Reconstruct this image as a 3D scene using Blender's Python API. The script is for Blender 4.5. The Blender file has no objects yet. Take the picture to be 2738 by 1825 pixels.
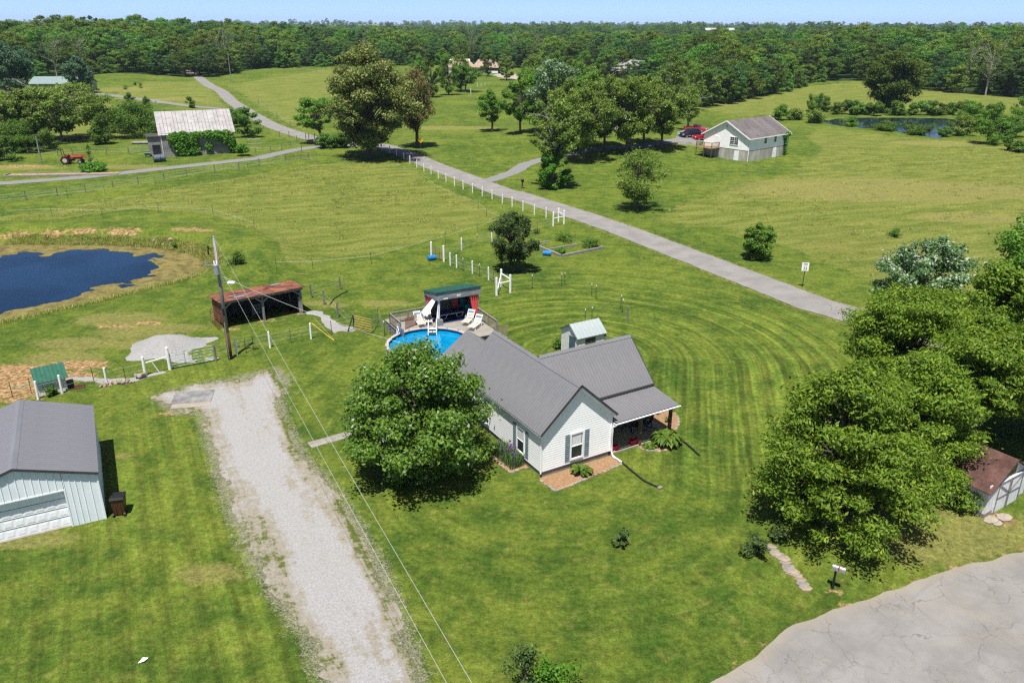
import bpy, bmesh, math, random
import numpy as np
from mathutils import Matrix, Vector
R=math.radians
SC=bpy.context.scene
COL=SC.collection
# ------------------------------------------------------------------ camera, sky, sun, exposure
CAM_H=24.0; PITCH=R(21.8); ROLL=R(-0.2); FPX=2129.0; SW,SH=2738.0,1825.0
cd=bpy.data.cameras.new('camera'); cam=bpy.data.objects.new('camera',cd); COL.objects.link(cam)
cd.sensor_width=36; cd.lens=36*FPX/SW; cd.clip_end=30000; cd.clip_start=.5
cam.location=(0,0,CAM_H)
cam.matrix_world=Matrix.Translation((0,0,CAM_H))@Matrix.Rotation(R(90)-PITCH,4,'X')@Matrix.Rotation(-ROLL,4,'Z')
SC.camera=cam
SUNV=Vector((-.07,-.36,1)).normalized()
W=bpy.data.worlds.new('World'); SC.world=W; W.use_nodes=True
wn=W.node_tree.nodes; wl=W.node_tree.links; wn.clear()
sk=wn.new('ShaderNodeTexSky'); sk.sky_type='NISHITA'; sk.sun_disc=False
sk.sun_elevation=math.asin(SUNV.z); sk.sun_rotation=math.atan2(SUNV.x,SUNV.y)
sk.altitude=250; sk.air_density=.17; sk.dust_density=.55; sk.ozone_density=3.0
bg=wn.new('ShaderNodeBackground'); bg.inputs[1].default_value=.15
wo=wn.new('ShaderNodeOutputWorld'); wl.new(sk.outputs[0],bg.inputs[0]); wl.new(bg.outputs[0],wo.inputs[0])
sl=bpy.data.lights.new('sun','SUN'); sl.energy=4.3; sl.angle=R(.55); sl.color=(1,.965,.90)
so=bpy.data.objects.new('sun',sl); COL.objects.link(so)
so.rotation_euler=SUNV.to_track_quat('Z','Y').to_euler()
SC.view_settings.view_transform='Standard'; SC.view_settings.look='None'
SC.view_settings.exposure=.92; SC.view_settings.gamma=1; SC.view_settings.use_curve_mapping=False
SC.cycles.max_bounces=6; SC.cycles.diffuse_bounces=3; SC.cycles.glossy_bounces=3; SC.cycles.transmission_bounces=4
SC.cycles.volume_bounces=0; SC.cycles.pixel_filter_type='BLACKMAN_HARRIS'; SC.cycles.filter_width=1.35; SC.cycles.transparent_max_bounces=8
SC.cycles.use_adaptive_sampling=True; SC.cycles.adaptive_threshold=.015
SC.cycles.use_denoising=False; SC.cycles.sample_clamp_indirect=4
# ------------------------------------------------------------------ survey: zones of the survey picture -> ground points
ZONES={'S':(0,0,1),'D':(0,0,1.1641),'Z1':(0,0,.35714),'Z2':(680,0,.35714),'Z3':(1360,0,.35714),'Z4':(2040,0,.35722),'Z5':(0,540,.35714),
'Z6':(520,600,.30612),'Z7':(980,720,.187),'Z8':(1100,500,.255),'Y1':(900,840,.3189),'Y2':(1180,820,.3316),'Y4':(1960,560,.3444),
'Y5':(1960,1000,.3572),'Y6':(0,960,.33157),'Y7':(340,960,.5515),'Y8':(1240,1380,.63663),'A1':(1800,290,.14025),'A2':(30,380,.19125),
'A3':(540,620,.11478),'A4':(2480,1180,.15302),'A5':(1560,200,.1445),'A6':(0,150,.17857),'A7':(640,330,.2125),'A8':(1180,100,.1105)}
_c,_s=math.cos(PITCH),math.sin(PITCH)
def ray(k,x,y):
    a=ZONES[k]; X=a[0]+x*a[2]-SW/2; Y=-(a[1]+y*a[2]-SH/2)
    cr,sr=math.cos(ROLL),math.sin(ROLL); X,Y=X*cr-Y*sr,X*sr+Y*cr
    return np.array([X,FPX*_c+Y*_s,-FPX*_s+Y*_c])
def at(k,x,y,z=0.):
    d=ray(k,x,y); t=(z-CAM_H)/d[2]; return np.array([0,0,CAM_H])+d*t
def sst(a,b,x):
    t=np.clip((x-a)/(b-a),0,1); return t*t*(3-2*t)
def poly_sd(poly,x,y):
    """signed distance to a polygon, positive inside"""
    x=np.asarray(x,float); y=np.asarray(y,float); d=np.full(x.shape,1e9); ins=np.zeros(x.shape,bool); n=len(poly)
    for i in range(n):
        ax,ay=poly[i][:2]; bx,by=poly[(i+1)%n][:2]
        ex,ey=bx-ax,by-ay; t=np.clip(((x-ax)*ex+(y-ay)*ey)/(ex*ex+ey*ey+1e-12),0,1)
        d=np.minimum(d,np.hypot(x-ax-t*ex,y-ay-t*ey))
        c=((ay>y)!=(by>y)); xi=ax+(y-ay)/((by-ay) if by!=ay else 1e-9)*(bx-ax); ins^=c&(x<xi)
    return np.where(ins,d,-d)
def line_d(pl,x,y):
    x=np.asarray(x,float); y=np.asarray(y,float); d=np.full(x.shape,1e9)
    for i in range(len(pl)-1):
        ax,ay=pl[i][:2]; bx,by=pl[i+1][:2]; ex,ey=bx-ax,by-ay
        t=np.clip(((x-ax)*ex+(y-ay)*ey)/(ex*ex+ey*ey+1e-12),0,1); d=np.minimum(d,np.hypot(x-ax-t*ex,y-ay-t*ey))
    return d
_rg=np.random.default_rng(7)
_tab=_rg.random((256,256))
def vnoise(x,y,s=1.,o=0):
    x=np.asarray(x,float)*s+o*17.3; y=np.asarray(y,float)*s+o*9.1
    xi=np.floor(x).astype(int); yi=np.floor(y).astype(int); fx=x-xi; fy=y-yi; fx=fx*fx*(3-2*fx); fy=fy*fy*(3-2*fy)
    a=_tab[xi&255,yi&255]; b=_tab[(xi+1)&255,yi&255]; c=_tab[xi&255,(yi+1)&255]; d=_tab[(xi+1)&255,(yi+1)&255]
    return (a*(1-fx)+b*fx)*(1-fy)+(c*(1-fx)+d*fx)*fy
def fbm(x,y,s=1.,o=0,n=4):
    v=0; a=.5; t=0
    for i in range(n): v=v+a*vnoise(x,y,s*2**i,o+i*3); t+=a; a*=.5
    return v/t
PZ=lambda k,pts,z=0.:[at(k,*p,z)[:2] for p in pts]
WATER1=-.5; WATER2=-.3
POND1=PZ('Z5',[(-1500,420),(-500,350),(0,345),(400,345),(800,345),(1150,362),(1400,400),(1530,455),(1540,520),(1420,585),(1100,665),(700,770),(300,860),(0,925),(-500,1040),(-1700,1000)],WATER1)
POND2=PZ('Z4',[(440,892),(560,872),(760,864),(1050,862),(1350,866),(1530,884),(1500,930),(1440,958),(1380,975),(1290,1010),(1180,985),(1000,962),(860,945),(700,935),(520,915)],WATER2)
LROAD=PZ('Y8',[(960,760),(1000,699),(1080,648),(1200,568),(1330,462),(1400,410),(1560,350),(1750,290),(1950,215),(2100,165),(2353,102),(2800,0),(3600,-180)])+[(70,60),(90,-30),(-10,-30),(2,10)]
FARB=[]
for _x,_y in ((2325,78),(1905,77),(1955,75),(2700,66)):
    _d=ray('S',_x,_y); _h=math.hypot(_d[0],_d[1]); FARB.append((_d[0]/_h*1500,_d[1]/_h*1500,9.))
def terrain(x,y):
    x=np.asarray(x,float); y=np.asarray(y,float)
    z=np.zeros(np.broadcast(x,y).shape)
    far=sst(90,240,np.hypot(x,y))
    z=z+far*(vnoise(x,y,1/55.,1)-.5)*1.1
    d=np.hypot(x,y)
    z=z+sst(270,700,d)*((fbm(x,y,1/420.,3,3)-.5)*16)+sst(1200,4500,d)*((fbm(x,y,1/1500.,5,3)-.45)*46)
    z=z+9.5*np.exp(-((x+235)/150)**2-((y-540)/150)**2)+5.5*np.exp(-((x-260)/150)**2-((y-520)/160)**2)
    z=z+1.5*np.exp(-((x+108)/16)**2-((y-286)/24)**2)
    z=z+1.7*sst(30,14,np.hypot((x-22)*1.0,(y-182)*.85))
    for fx_,fy_,fz_ in FARB: w_=np.exp(-((x-fx_)**2+(y-fy_)**2)/130.**2); z=z*(1-w_)+fz_*w_
    sd=poly_sd(LROAD,x,y); z=z-.45*sst(-5.5,-.3,sd)
    sd=poly_sd(POND1,x,y); z=z*(1-sst(-10,0,sd))
    bank=sst(-1.2,-3.4,sd)*sst(-11,-5.5,sd)*sst(74,80,y)
    z=np.where(sd>0,WATER1-np.minimum(sd,4)*.3,WATER1+(.5)*sst(0,-2.2,sd)+z*1.)+bank*.95
    sd=poly_sd(POND2,x,y); z=np.where(sd>-6,np.where(sd>0,WATER2-np.minimum(sd,4)*.3,WATER2+(z-WATER2)*sst(0,-6,sd)),z)
    return z
def hz(x,y): return float(terrain(np.array([x]),np.array([y]))[0])
def gp(k,x,y):
    z=0.
    for i in range(14):
        p=at(k,x,y,z); z=.5*z+.5*hz(p[0],p[1]) if i>2 else hz(p[0],p[1])
    return Vector((p[0],p[1],hz(p[0],p[1])))

# ------------------------------------------------------------------ object helpers
def tag(o,label=None,cat=None,group=None,kind=None):
    if label: o['label']=label
    if cat: o['category']=cat
    if group: o['group']=group
    if kind: o['kind']=kind
    return o
def empty(name,loc,rz=0,label=None,cat=None,group=None):
    o=bpy.data.objects.new(name,None); COL.objects.link(o); o.location=loc; o.rotation_euler=(0,0,rz); o.empty_display_size=.3
    return tag(o,label,cat,group)
def link(name,me,parent=None,mat=None):
    o=bpy.data.objects.new(name,me); COL.objects.link(o); o.parent=parent
    if mat is not None and not me.materials: me.materials.append(mat)
    return o
def copy_tree(o,parent=None):
    c=o.copy(); COL.objects.link(c); c.parent=parent
    for ch in o.children: copy_tree(ch,c)
    return c
class MB:
    def __init__(s): s.v=[]; s.f=[]
    def add(s,vs,fs):
        b=len(s.v); s.v+= [tuple(map(float,q)) for q in vs]; s.f+=[tuple(b+i for i in f) for f in fs]; return s
    def box(s,x0,x1,y0,y1,z0,z1):
        return s.add([(x0,y0,z0),(x1,y0,z0),(x1,y1,z0),(x0,y1,z0),(x0,y0,z1),(x1,y0,z1),(x1,y1,z1),(x0,y1,z1)],
          [(0,3,2,1),(4,5,6,7),(0,1,5,4),(1,2,6,5),(2,3,7,6),(3,0,4,7)])
    def obox(s,c,sx,sy,sz,rz=0,rx=0,ry=0):
        M=Matrix.Translation(c)@Matrix.Rotation(rz,4,'Z')@Matrix.Rotation(ry,4,'Y')@Matrix.Rotation(rx,4,'X')
        q=[M@Vector((a*sx/2,b*sy/2,d*sz/2)) for d in(-1,1) for a,b in((-1,-1),(1,-1),(1,1),(-1,1))]
        return s.add(q,[(0,3,2,1),(4,5,6,7),(0,1,5,4),(1,2,6,5),(2,3,7,6),(3,0,4,7)])
    def bar(s,p,q,w,h=None):
        """square bar from p to q"""
        p=Vector(p);q=Vector(q);h=h or w;d=(q-p);L=d.length;d.normalize()
        up=Vector((0,0,1)) if abs(d.z)<.95 else Vector((1,0,0)); a=d.cross(up).normalized(); b=a.cross(d)
        vs=[m+a*(i*w/2)+b*(j*h/2) for m in(p,q) for i,j in((-1,-1),(1,-1),(1,1),(-1,1))]
        return s.add(vs,[(0,1,2,3),(7,6,5,4),(0,4,5,1),(1,5,6,2),(2,6,7,3),(3,7,4,0)])
    def tube(s,pts,r,n=6,cap=True):
        pts=[Vector(p) for p in pts]; rs=r if isinstance(r,(list,tuple)) else [r]*len(pts); vs=[];fs=[]
        ref=None
        for i,p in enumerate(pts):
            d=(pts[min(i+1,len(pts)-1)]-pts[max(i-1,0)]).normalized()
            if ref is None: ref=Vector((0,0,1)) if abs(d.z)<.9 else Vector((1,0,0))
            a=d.cross(ref); a=a.normalized() if a.length>1e-6 else Vector((1,0,0)); b=a.cross(d)
            for j in range(n): t=2*math.pi*j/n; vs.append(p+a*(rs[i]*math.cos(t))+b*(rs[i]*math.sin(t)))
        for i in range(len(pts)-1):
            for j in range(n): fs.append((i*n+j,i*n+(j+1)%n,(i+1)*n+(j+1)%n,(i+1)*n+j))
        if cap: fs.append(tuple(range(n-1,-1,-1))); fs.append(tuple((len(pts)-1)*n+j for j in range(n)))
        return s.add(vs,fs)
    def cyl(s,x,y,z0,z1,r,n=12,r2=None): return s.tube([(x,y,z0),(x,y,z1)],[r,r if r2 is None else r2],n)
    def prism(s,poly,axis,a,b):
        """extrude 2-D polygon along an axis ('x','y','z')"""
        n=len(poly); mk={'z':lambda p,t:(p[0],p[1],t),'x':lambda p,t:(t,p[0],p[1]),'y':lambda p,t:(p[0],t,p[1])}[axis]
        vs=[mk(p,a) for p in poly]+[mk(p,b) for p in poly]
        return s.add(vs,[tuple(range(n)),tuple(range(2*n-1,n-1,-1))]+[(i,i+n,(i+1)%n+n,(i+1)%n) for i in range(n)])
    def lathe(s,x,y,prof,n=16):
        vs=[(x+r*math.cos(2*math.pi*j/n),y+r*math.sin(2*math.pi*j/n),z) for r,z in prof for j in range(n)]
        return s.add(vs,[(i*n+j,i*n+(j+1)%n,(i+1)*n+(j+1)%n,(i+1)*n+j) for i in range(len(prof)-1) for j in range(n)]+[tuple(range(n-1,-1,-1)),tuple((len(prof)-1)*n+j for j in range(n))])
    def mesh(s,name='m',fix=True,bevel=0):
        me=bpy.data.meshes.new(name); me.from_pydata(s.v,[],s.f)
        if fix or bevel:
            bm=bmesh.new(); bm.from_mesh(me)
            if bevel: bmesh.ops.bevel(bm,geom=list(bm.edges),offset=bevel,segments=1,affect='EDGES',clamp_overlap=True)
            bmesh.ops.recalc_face_normals(bm,faces=list(bm.faces)); bm.to_mesh(me); bm.free()
        me.update(); return me
    def build(s,name,mat,parent=None,fix=True,smooth=False,bevel=0,kind=None,label=None):
        me=s.mesh(name,fix,bevel)
        if smooth: me.polygons.foreach_set('use_smooth',[True]*len(me.polygons))
        o=link(name,me,parent,mat)
        if kind: o['kind']=kind
        if label: o['label']=label
        return o
def np_mesh(name,v,f,smooth=False):
    """numpy verts (n,3) and faces (m,k), k fixed"""
    me=bpy.data.meshes.new(name); v=np.asarray(v,np.float32); f=np.asarray(f,np.int32); m,k=f.shape
    me.vertices.add(len(v)); me.vertices.foreach_set('co',v.ravel()); me.loops.add(m*k); me.loops.foreach_set('vertex_index',f.ravel())
    me.polygons.add(m); me.polygons.foreach_set('loop_start',np.arange(0,m*k,k,dtype=np.int32)); me.polygons.foreach_set('loop_total',np.full(m,k,np.int32))
    if smooth: me.polygons.foreach_set('use_smooth',np.ones(m,bool))
    me.update(calc_edges=True); me.validate(); return me
def attr(me,name,data,typ='FLOAT',dom='POINT'):
    a=me.attributes.new(name,typ,dom); a.data.foreach_set('value' if typ=='FLOAT' else 'color',np.asarray(data,np.float32).ravel())

# ------------------------------------------------------------------ material helpers
class NT:
    def __init__(s,name):
        s.m=bpy.data.materials.new(name); s.m.use_nodes=True; s.t=s.m.node_tree; s.n=s.t.nodes; s.l=s.t.links; s.n.clear()
        s.out=s.n.new('ShaderNodeOutputMaterial'); s.geo=None
    def N(s,t,**k):
        nd=s.n.new('ShaderNode'+t)
        for a,b in k.items(): setattr(nd,a,b)
        return nd
    def put(s,sock,val):
        if isinstance(val,bpy.types.NodeSocket): s.l.new(val,sock)
        elif val is not None:
            if isinstance(val,(tuple,list)) and len(val)==3 and sock.type=='RGBA': val=(*val,1)
            sock.default_value=val
    def pos(s,coord='world'):
        if coord=='obj':
            return s.N('TexCoord').outputs['Object']
        if not s.geo: s.geo=s.N('NewGeometry')
        return s.geo.outputs['Position']
    def mapv(s,v,scale=(1,1,1),rz=0):
        m=s.N('Mapping'); m.vector_type='TEXTURE'; s.put(m.inputs['Vector'],v); m.inputs['Scale'].default_value=tuple(1/q for q in scale); m.inputs['Rotation'].default_value=(0,0,rz); return m.outputs[0]
    def noise(s,v,scale,detail=3,rough=.55,dist=0):
        n=s.N('TexNoise'); s.put(n.inputs['Vector'],v); n.inputs['Scale'].default_value=scale; n.inputs['Detail'].default_value=detail; n.inputs['Roughness'].default_value=rough; n.inputs['Distortion'].default_value=dist; return n.outputs['Fac']
    def math(s,op,a,b=None,c=None,clamp=False):
        n=s.N('Math',operation=op,use_clamp=clamp); s.put(n.inputs[0],a); s.put(n.inputs[1],b); s.put(n.inputs[2],c); return n.outputs[0]
    def mr(s,v,a,b,c=0,d=1,smooth=True):
        n=s.N('MapRange'); n.interpolation_type='SMOOTHSTEP' if smooth else 'LINEAR'; s.put(n.inputs[0],v)
        for i,q in enumerate((a,b,c,d)): n.inputs[i+1].default_value=q
        return n.outputs[0]
    def mix(s,f,a,b,bt='MIX'):
        n=s.N('Mix',data_type='RGBA',blend_type=bt); s.put(n.inputs[0],f); s.put(n.inputs[6],a); s.put(n.inputs[7],b); return n.outputs[2]
    def attr(s,name):
        n=s.N('Attribute',attribute_name=name); return n
    def bump(s,h,strength,dist=.05):
        n=s.N('Bump'); s.put(n.inputs['Height'],h); n.inputs['Strength'].default_value=strength; n.inputs['Distance'].default_value=dist; return n.outputs[0]
    def pbr(s,col,rough=.6,spec=.3,metal=0,normal=None,**k):
        b=s.N('BsdfPrincipled'); s.put(b.inputs['Base Color'],col); s.put(b.inputs['Roughness'],rough); b.inputs['Specular IOR Level'].default_value=spec; b.inputs['Metallic'].default_value=metal
        if normal is not None: s.l.new(normal,b.inputs['Normal'])
        for a,v in k.items(): s.put(b.inputs[a.replace('_',' ')],v)
        return b.outputs[0]
    def done(s,sh): s.l.new(sh,s.out.inputs[0]); return s.m
def pm(name,col,rough=.6,var=.18,scale=2.,bump=0,bscale=25,metal=0,stretch=(1,1,1),col2=None,spec=.3,thr=None,coord='obj',fine=.12):
    """plain procedural surface: two tones blended by noise plus fine grain"""
    t=NT(name); v=t.mapv(t.pos(coord),stretch)
    c1=tuple(max(0,c*(1-var)) for c in col); c2=col2 or tuple(min(1,c*(1+var)) for c in col)
    f=t.noise(v,scale,5,.62); f=t.mr(f,*(thr or (.3,.7)))
    c=t.mix(f,c1,c2)
    if fine: c=t.mix(1.0,c,t.mr(t.noise(v,scale*9,3,.7),.2,.8,1-fine,1+fine),'MULTIPLY')
    nm=t.bump(t.noise(v,bscale,3),bump) if bump else None
    return t.done(t.pbr(c,rough,spec,metal,nm))
# ------------------------------------------------------------------ ground materials
FOREST=PZ('S',[(-1200,262),(-300,236),(0,236),(200,226),(310,217),(535,221),(600,214),(680,203),(870,193),(1040,184),(1180,178),(1330,178),(1500,196),(1640,206),(1830,262),(1862,277),(1950,268),(2040,252),(2130,231),(2180,219),(2290,218),(2411,232),(2576,246),(2738,256),(3300,290),(4200,330)])+[(9000,300),(9500,9500),(-9500,9500),(-9000,300)]
MEADOWS=[PZ('D',[(-400,545),(0,505),(200,472),(330,446),(500,420),(700,385),(860,374),(925,385),(1000,425),(1080,460),(1148,490),(1120,515),(1000,548),(860,588),(720,612),(655,612),(640,575),(590,535),(520,508),(440,490),(300,486),(0,528)]),
 PZ('D',[(1500,505),(1560,465),(1800,400),(1890,340),(1850,312),(1870,290),(2400,335),(2600,720),(2200,690),(2040,655),(1950,618),(1800,560),(1650,520)]),
 PZ('D',[(1590,242),(1700,222),(1850,196),(1960,188),(2352,215),(2500,250),(2200,252),(1900,252),(1700,262)]),
 PZ('D',[(510,205),(600,190),(760,168),(800,170),(740,240),(700,305),(640,275),(560,228)]),
 PZ('D',[(240,232),(330,200),(460,198),(515,250),(420,246)]),PZ('D',[(60,330),(230,240),(350,262),(350,300),(230,335)])]
BLOBS_DRY=[('Z5',900,900,5,2.5),('Z5',1000,990,4,2),('Z5',450,1200,4,2.5),('Z5',600,1080,5,1.6),('Z5',1050,1080,3,1.5),('Z5',1250,960,4,1.5),('Z7',300,510,3.2,.9),('Z6',1650,690,3,.9),('Y5',1500,1180,6,3),('Y5',1900,1150,5,2),('Z1',900,690,14,10),('Z1',1250,760,16,5),('Y6',250,1480,3,1),('Y6',1000,800,.8,.5),('Y7',400,1050,2,1),('Z4',1330,1050,14,5),('Z4',900,1400,30,12),('Y4',1850,40,9,4),('Z1',150,1280,9,3.5),('Z1',950,1270,9,3),('Z2',1400,960,10,5),('Z2',1600,960,10,4),('Z6',1220,720,1.6,.8),('Z6',1100,700,2,1)]
BLOBS_DIRT=[('Z5',60,1400,4,3.2),('Z5',250,1330,4.5,1.8),('Z5',500,1330,3,1.2),('Z5',120,1290,4,1.6),('Z5',600,1240,3,1.2),('Z5',-150,1420,7,4),('Z5',860,950,3,.8),('Z5',1100,925,2.2,.8),('Z6',600,850,3.2,.55),('Z6',350,930,2,.55),('Z6',850,790,2.2,.5),('Z5',400,255,3.6,.9),('Z5',560,240,3,.8),('Z5',680,225,2,.7),('Z5',880,240,3.6,1.1),('Z5',980,250,2,.7),('Z5',170,250,2.6,.6),('Z5',30,290,2,.6),('Z5',1400,220,3.4,1.5),('Z5',1530,230,2.2,1),('Z5',1400,350,1.6,.7),('Z1',180,1270,9,2.4),('Z6',940,440,.9,.4),('Y6',1390,450,1.5,.7),('Y8',1560,305,.9,.5),('Y5',1990,1060,1.5,.8),('Y8',530,200,.4,.25),('Y8',1020,145,.35,.22),('Y8',445,122,.35,.2),('Y8',800,625,.4,.25),('Y8',270,345,.3,.2),('Y7',540,1010,.7,.5)]
def blobs(lst,x,y):
    m=np.zeros(x.shape)
    for k,a,b,rx,ry in lst:
        p=gp(k,a,b); m=np.maximum(m,np.exp(-((x-p.x)/rx)**2-((y-p.y)/ry)**2))
    return m
HC=Vector((1.652,39.172,0)); HANG=R(30.69); HU=Vector((math.cos(HANG),math.sin(HANG),0)); HV=Vector((-HU.y,HU.x,0))
def hl(u,v,z=0): return HC+HU*u+HV*v+Vector((0,0,z))
DRV=PZ('D',[(350,915),(405,896),(480,880),(550,868),(600,855),(640,846),(668,872),(652,915),(662,962),(705,1040),(770,1115),(835,1205),(905,1325),(945,1440),(990,1568),(1080,1800),(820,1800),(735,1568),(690,1470),(620,1372),(562,1275),(520,1175),(490,1092),(470,1015),(455,955),(400,958),(372,940)])

def mid(k,a,b): return tuple((np.array(gp(k,*a))[:2]+np.array(gp(k,*b))[:2])/2)
RC=[(-205,470),(-150,390)]+[mid('Z1',(1495,636),(1570,648)),mid('Z1',(1655,760),(1730,735)),mid('Z1',(1745,830),(1840,810)),mid('Z1',(1860,900),(1932,868))]+\
 [mid('Z2',(150,995),(210,955)),mid('Z2',(420,1062),(440,1035)),mid('Z2',(700,1098),(740,1066)),mid('Z2',(930,1118),(960,1084)),mid('Z2',(1110,1180),(1200,1163)),mid('Z2',(1290,1270),(1400,1232)),mid('Z2',(1560,1365),(1650,1325)),mid('Z2',(1890,1480),(1932,1435)),
 mid('Z8',(1000,105),(1120,45)),mid('Z8',(1400,235),(1520,165)),mid('Z8',(1800,370),(1920,285)),mid('Z8',(2353,585),(2353,418)),mid('Y4',(400,680),(450,600)),mid('Y4',(770,808),(900,745)),(44,51),(62,30)]
def smooth_line(pl,n=6):
    pl=[np.array(p,float) for p in pl]; out=[]
    for i in range(len(pl)-1):
        p0=pl[max(i-1,0)];p1=pl[i];p2=pl[i+1];p3=pl[min(i+2,len(pl)-1)]
        for j in range(n):
            t=j/n; out.append(.5*((2*p1)+(-p0+p2)*t+(2*p0-5*p1+4*p2-p3)*t*t+(-p0+3*p1-3*p2+p3)*t**3))
    out.append(pl[-1]); return out
ROAD_PRE=smooth_line(RC,3)
def ground_material():
    t=NT('grass_ground'); P=t.pos()
    a=t.attr('mask'); sp=t.N('SeparateColor'); t.l.new(a.outputs['Color'],sp.inputs[0]); meadow,dry,dirt=sp.outputs[0],sp.outputs[1],sp.outputs[2]
    b=t.attr('mow'); forest=t.attr('wood').outputs['Fac']; grav=t.attr('grav').outputs['Fac']
    big=t.noise(P,.07,4,.6); mid=t.noise(P,.55,5,.62,.3); fine=t.noise(P,3.2,6,.7); vf=t.noise(P,13,4,.75)
    # mown lawn
    f=t.mr(t.math('ADD',t.math('MULTIPLY',mid,.55),t.math('MULTIPLY',big,.45)),.36,.64)
    lawn=t.mix(f,(.045,.090,.010),(.132,.170,.022))
    f2=t.mr(t.noise(P,1.3,4,.6),.5,.72); lawn=t.mix(t.math('MULTIPLY',f2,.40),lawn,(.205,.200,.045))
    st=t.math('SINE',t.math('ADD',b.outputs['Fac'],t.math('MULTIPLY',t.math('SUBTRACT',t.noise(P,.22,3),.5),4.6)))  # mower stripes and streaks: light off the bent grass, painted into lawn colour
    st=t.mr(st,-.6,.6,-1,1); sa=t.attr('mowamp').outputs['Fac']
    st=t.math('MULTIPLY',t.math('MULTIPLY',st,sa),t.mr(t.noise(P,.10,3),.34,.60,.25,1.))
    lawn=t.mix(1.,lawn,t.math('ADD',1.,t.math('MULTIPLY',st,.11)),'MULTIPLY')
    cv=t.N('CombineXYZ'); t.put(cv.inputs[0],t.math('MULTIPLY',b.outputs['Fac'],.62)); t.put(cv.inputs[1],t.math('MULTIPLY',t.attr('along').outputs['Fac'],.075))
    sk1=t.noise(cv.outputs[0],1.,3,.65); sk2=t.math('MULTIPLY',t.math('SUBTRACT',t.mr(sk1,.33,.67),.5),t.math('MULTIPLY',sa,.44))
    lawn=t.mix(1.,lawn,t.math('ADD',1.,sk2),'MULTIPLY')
    # hay meadow: long wind-combed grass
    pv=t.mapv(P,(.35,1.2,1),R(20)); m1=t.noise(pv,.42,6,.68,.5); m2=t.noise(t.mapv(P,(.5,1.6,1),R(-12)),1.7,5,.7)
    mead=t.mix(t.mr(m1,.27,.73),(.078,.117,.015),(.192,.204,.044)); mead=t.mix(t.mr(m2,.5,.85),mead,(.26,.25,.075))
    mead=t.mix(t.mr(t.noise(P,.035,3),.55,.75,0,.55),mead,(.175,.165,.042))
    nz=t.math('SUBTRACT',mid,.5)
    mk=lambda m,lo=.42,hi=.58,amt=.7,n=None: t.mr(t.math('ADD',m,t.math('MULTIPLY',n or nz,amt)),lo,hi)
    c=t.mix(mk(meadow),lawn,mead)
    nd=t.math('SUBTRACT',t.noise(P,1.4,6,.72),.5)
    c=t.mix(t.math('MULTIPLY',mk(dry,.38,.72,1.1,nd),.66),c,(.215,.195,.062))
    dcol=t.mix(t.mr(fine,.35,.65),(.185,.110,.048),(.40,.265,.13))
    c=t.mix(mk(dirt,.46,.66,1.35,nd),c,dcol)
    gcol=t.mix(t.mr(vf,.3,.7),(.13,.13,.06),(.27,.255,.20))
    sp6=t.math('SUBTRACT',t.noise(P,6.5,4,.8),.5); c=t.mix(t.math('MULTIPLY',t.mr(t.math('ADD',t.math('ADD',grav,t.math('MULTIPLY',sp6,1.5)),t.math('MULTIPLY',nd,.8)),.42,.62),.85),c,gcol)
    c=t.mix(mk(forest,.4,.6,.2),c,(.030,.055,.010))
    c=t.mix(1.,c,t.mr(fine,.25,.78,.60,1.38),'MULTIPLY'); c=t.mix(1.,c,t.mr(vf,.25,.78,.62,1.36),'MULTIPLY')
    h=t.math('ADD',t.math('MULTIPLY',fine,.6),t.math('MULTIPLY',vf,.4))
    return t.done(t.pbr(c,.92,.12,normal=t.bump(h,.9,.22)))
_dv=at('D',880,1568)-at('D',600,950); DANG=math.atan2(_dv[1],_dv[0])
def gravel_material(name='gravel',tracks=True,k_=.86):
    t=NT(name); P=t.pos(); fine=t.noise(P,9,6,.8); vf=t.noise(P,34,3,.8)
    c=t.mix(t.mr(fine,.28,.72),(.25,.245,.24),(.39,.385,.385)); c=t.mix(t.mr(vf,.52,.8,0,.7),c,(.52,.515,.515))
    c=t.mix(t.mr(t.noise(P,.28,4),.45,.7,0,.28),c,(.31,.285,.25))
    if tracks:
        g=t.noise(t.mapv(P,(.22,1.5,1),DANG),.55,4,.6); k=t.noise(P,2.6,6,.75)
        w=t.math('ADD',t.math('MULTIPLY',g,.58),t.math('MULTIPLY',k,.42)); w=t.math('ADD',w,t.mr(t.attr('inset').outputs['Fac'],0.,1.8,.14,0.))
        c=t.mix(t.mr(w,.52,.63,0,.7),c,t.mix(fine,(.19,.155,.09),(.30,.26,.18)))
        c=t.mix(t.mr(w,.635,.70),c,t.mix(fine,(.05,.085,.012),(.13,.14,.03)))
    c=t.mix(1.,c,t.mr(vf,.2,.8,.8*k_,1.2*k_),'MULTIPLY')
    return t.done(t.pbr(c,.9,.15,normal=t.bump(t.math('ADD',fine,vf),.6,.05)))
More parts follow.
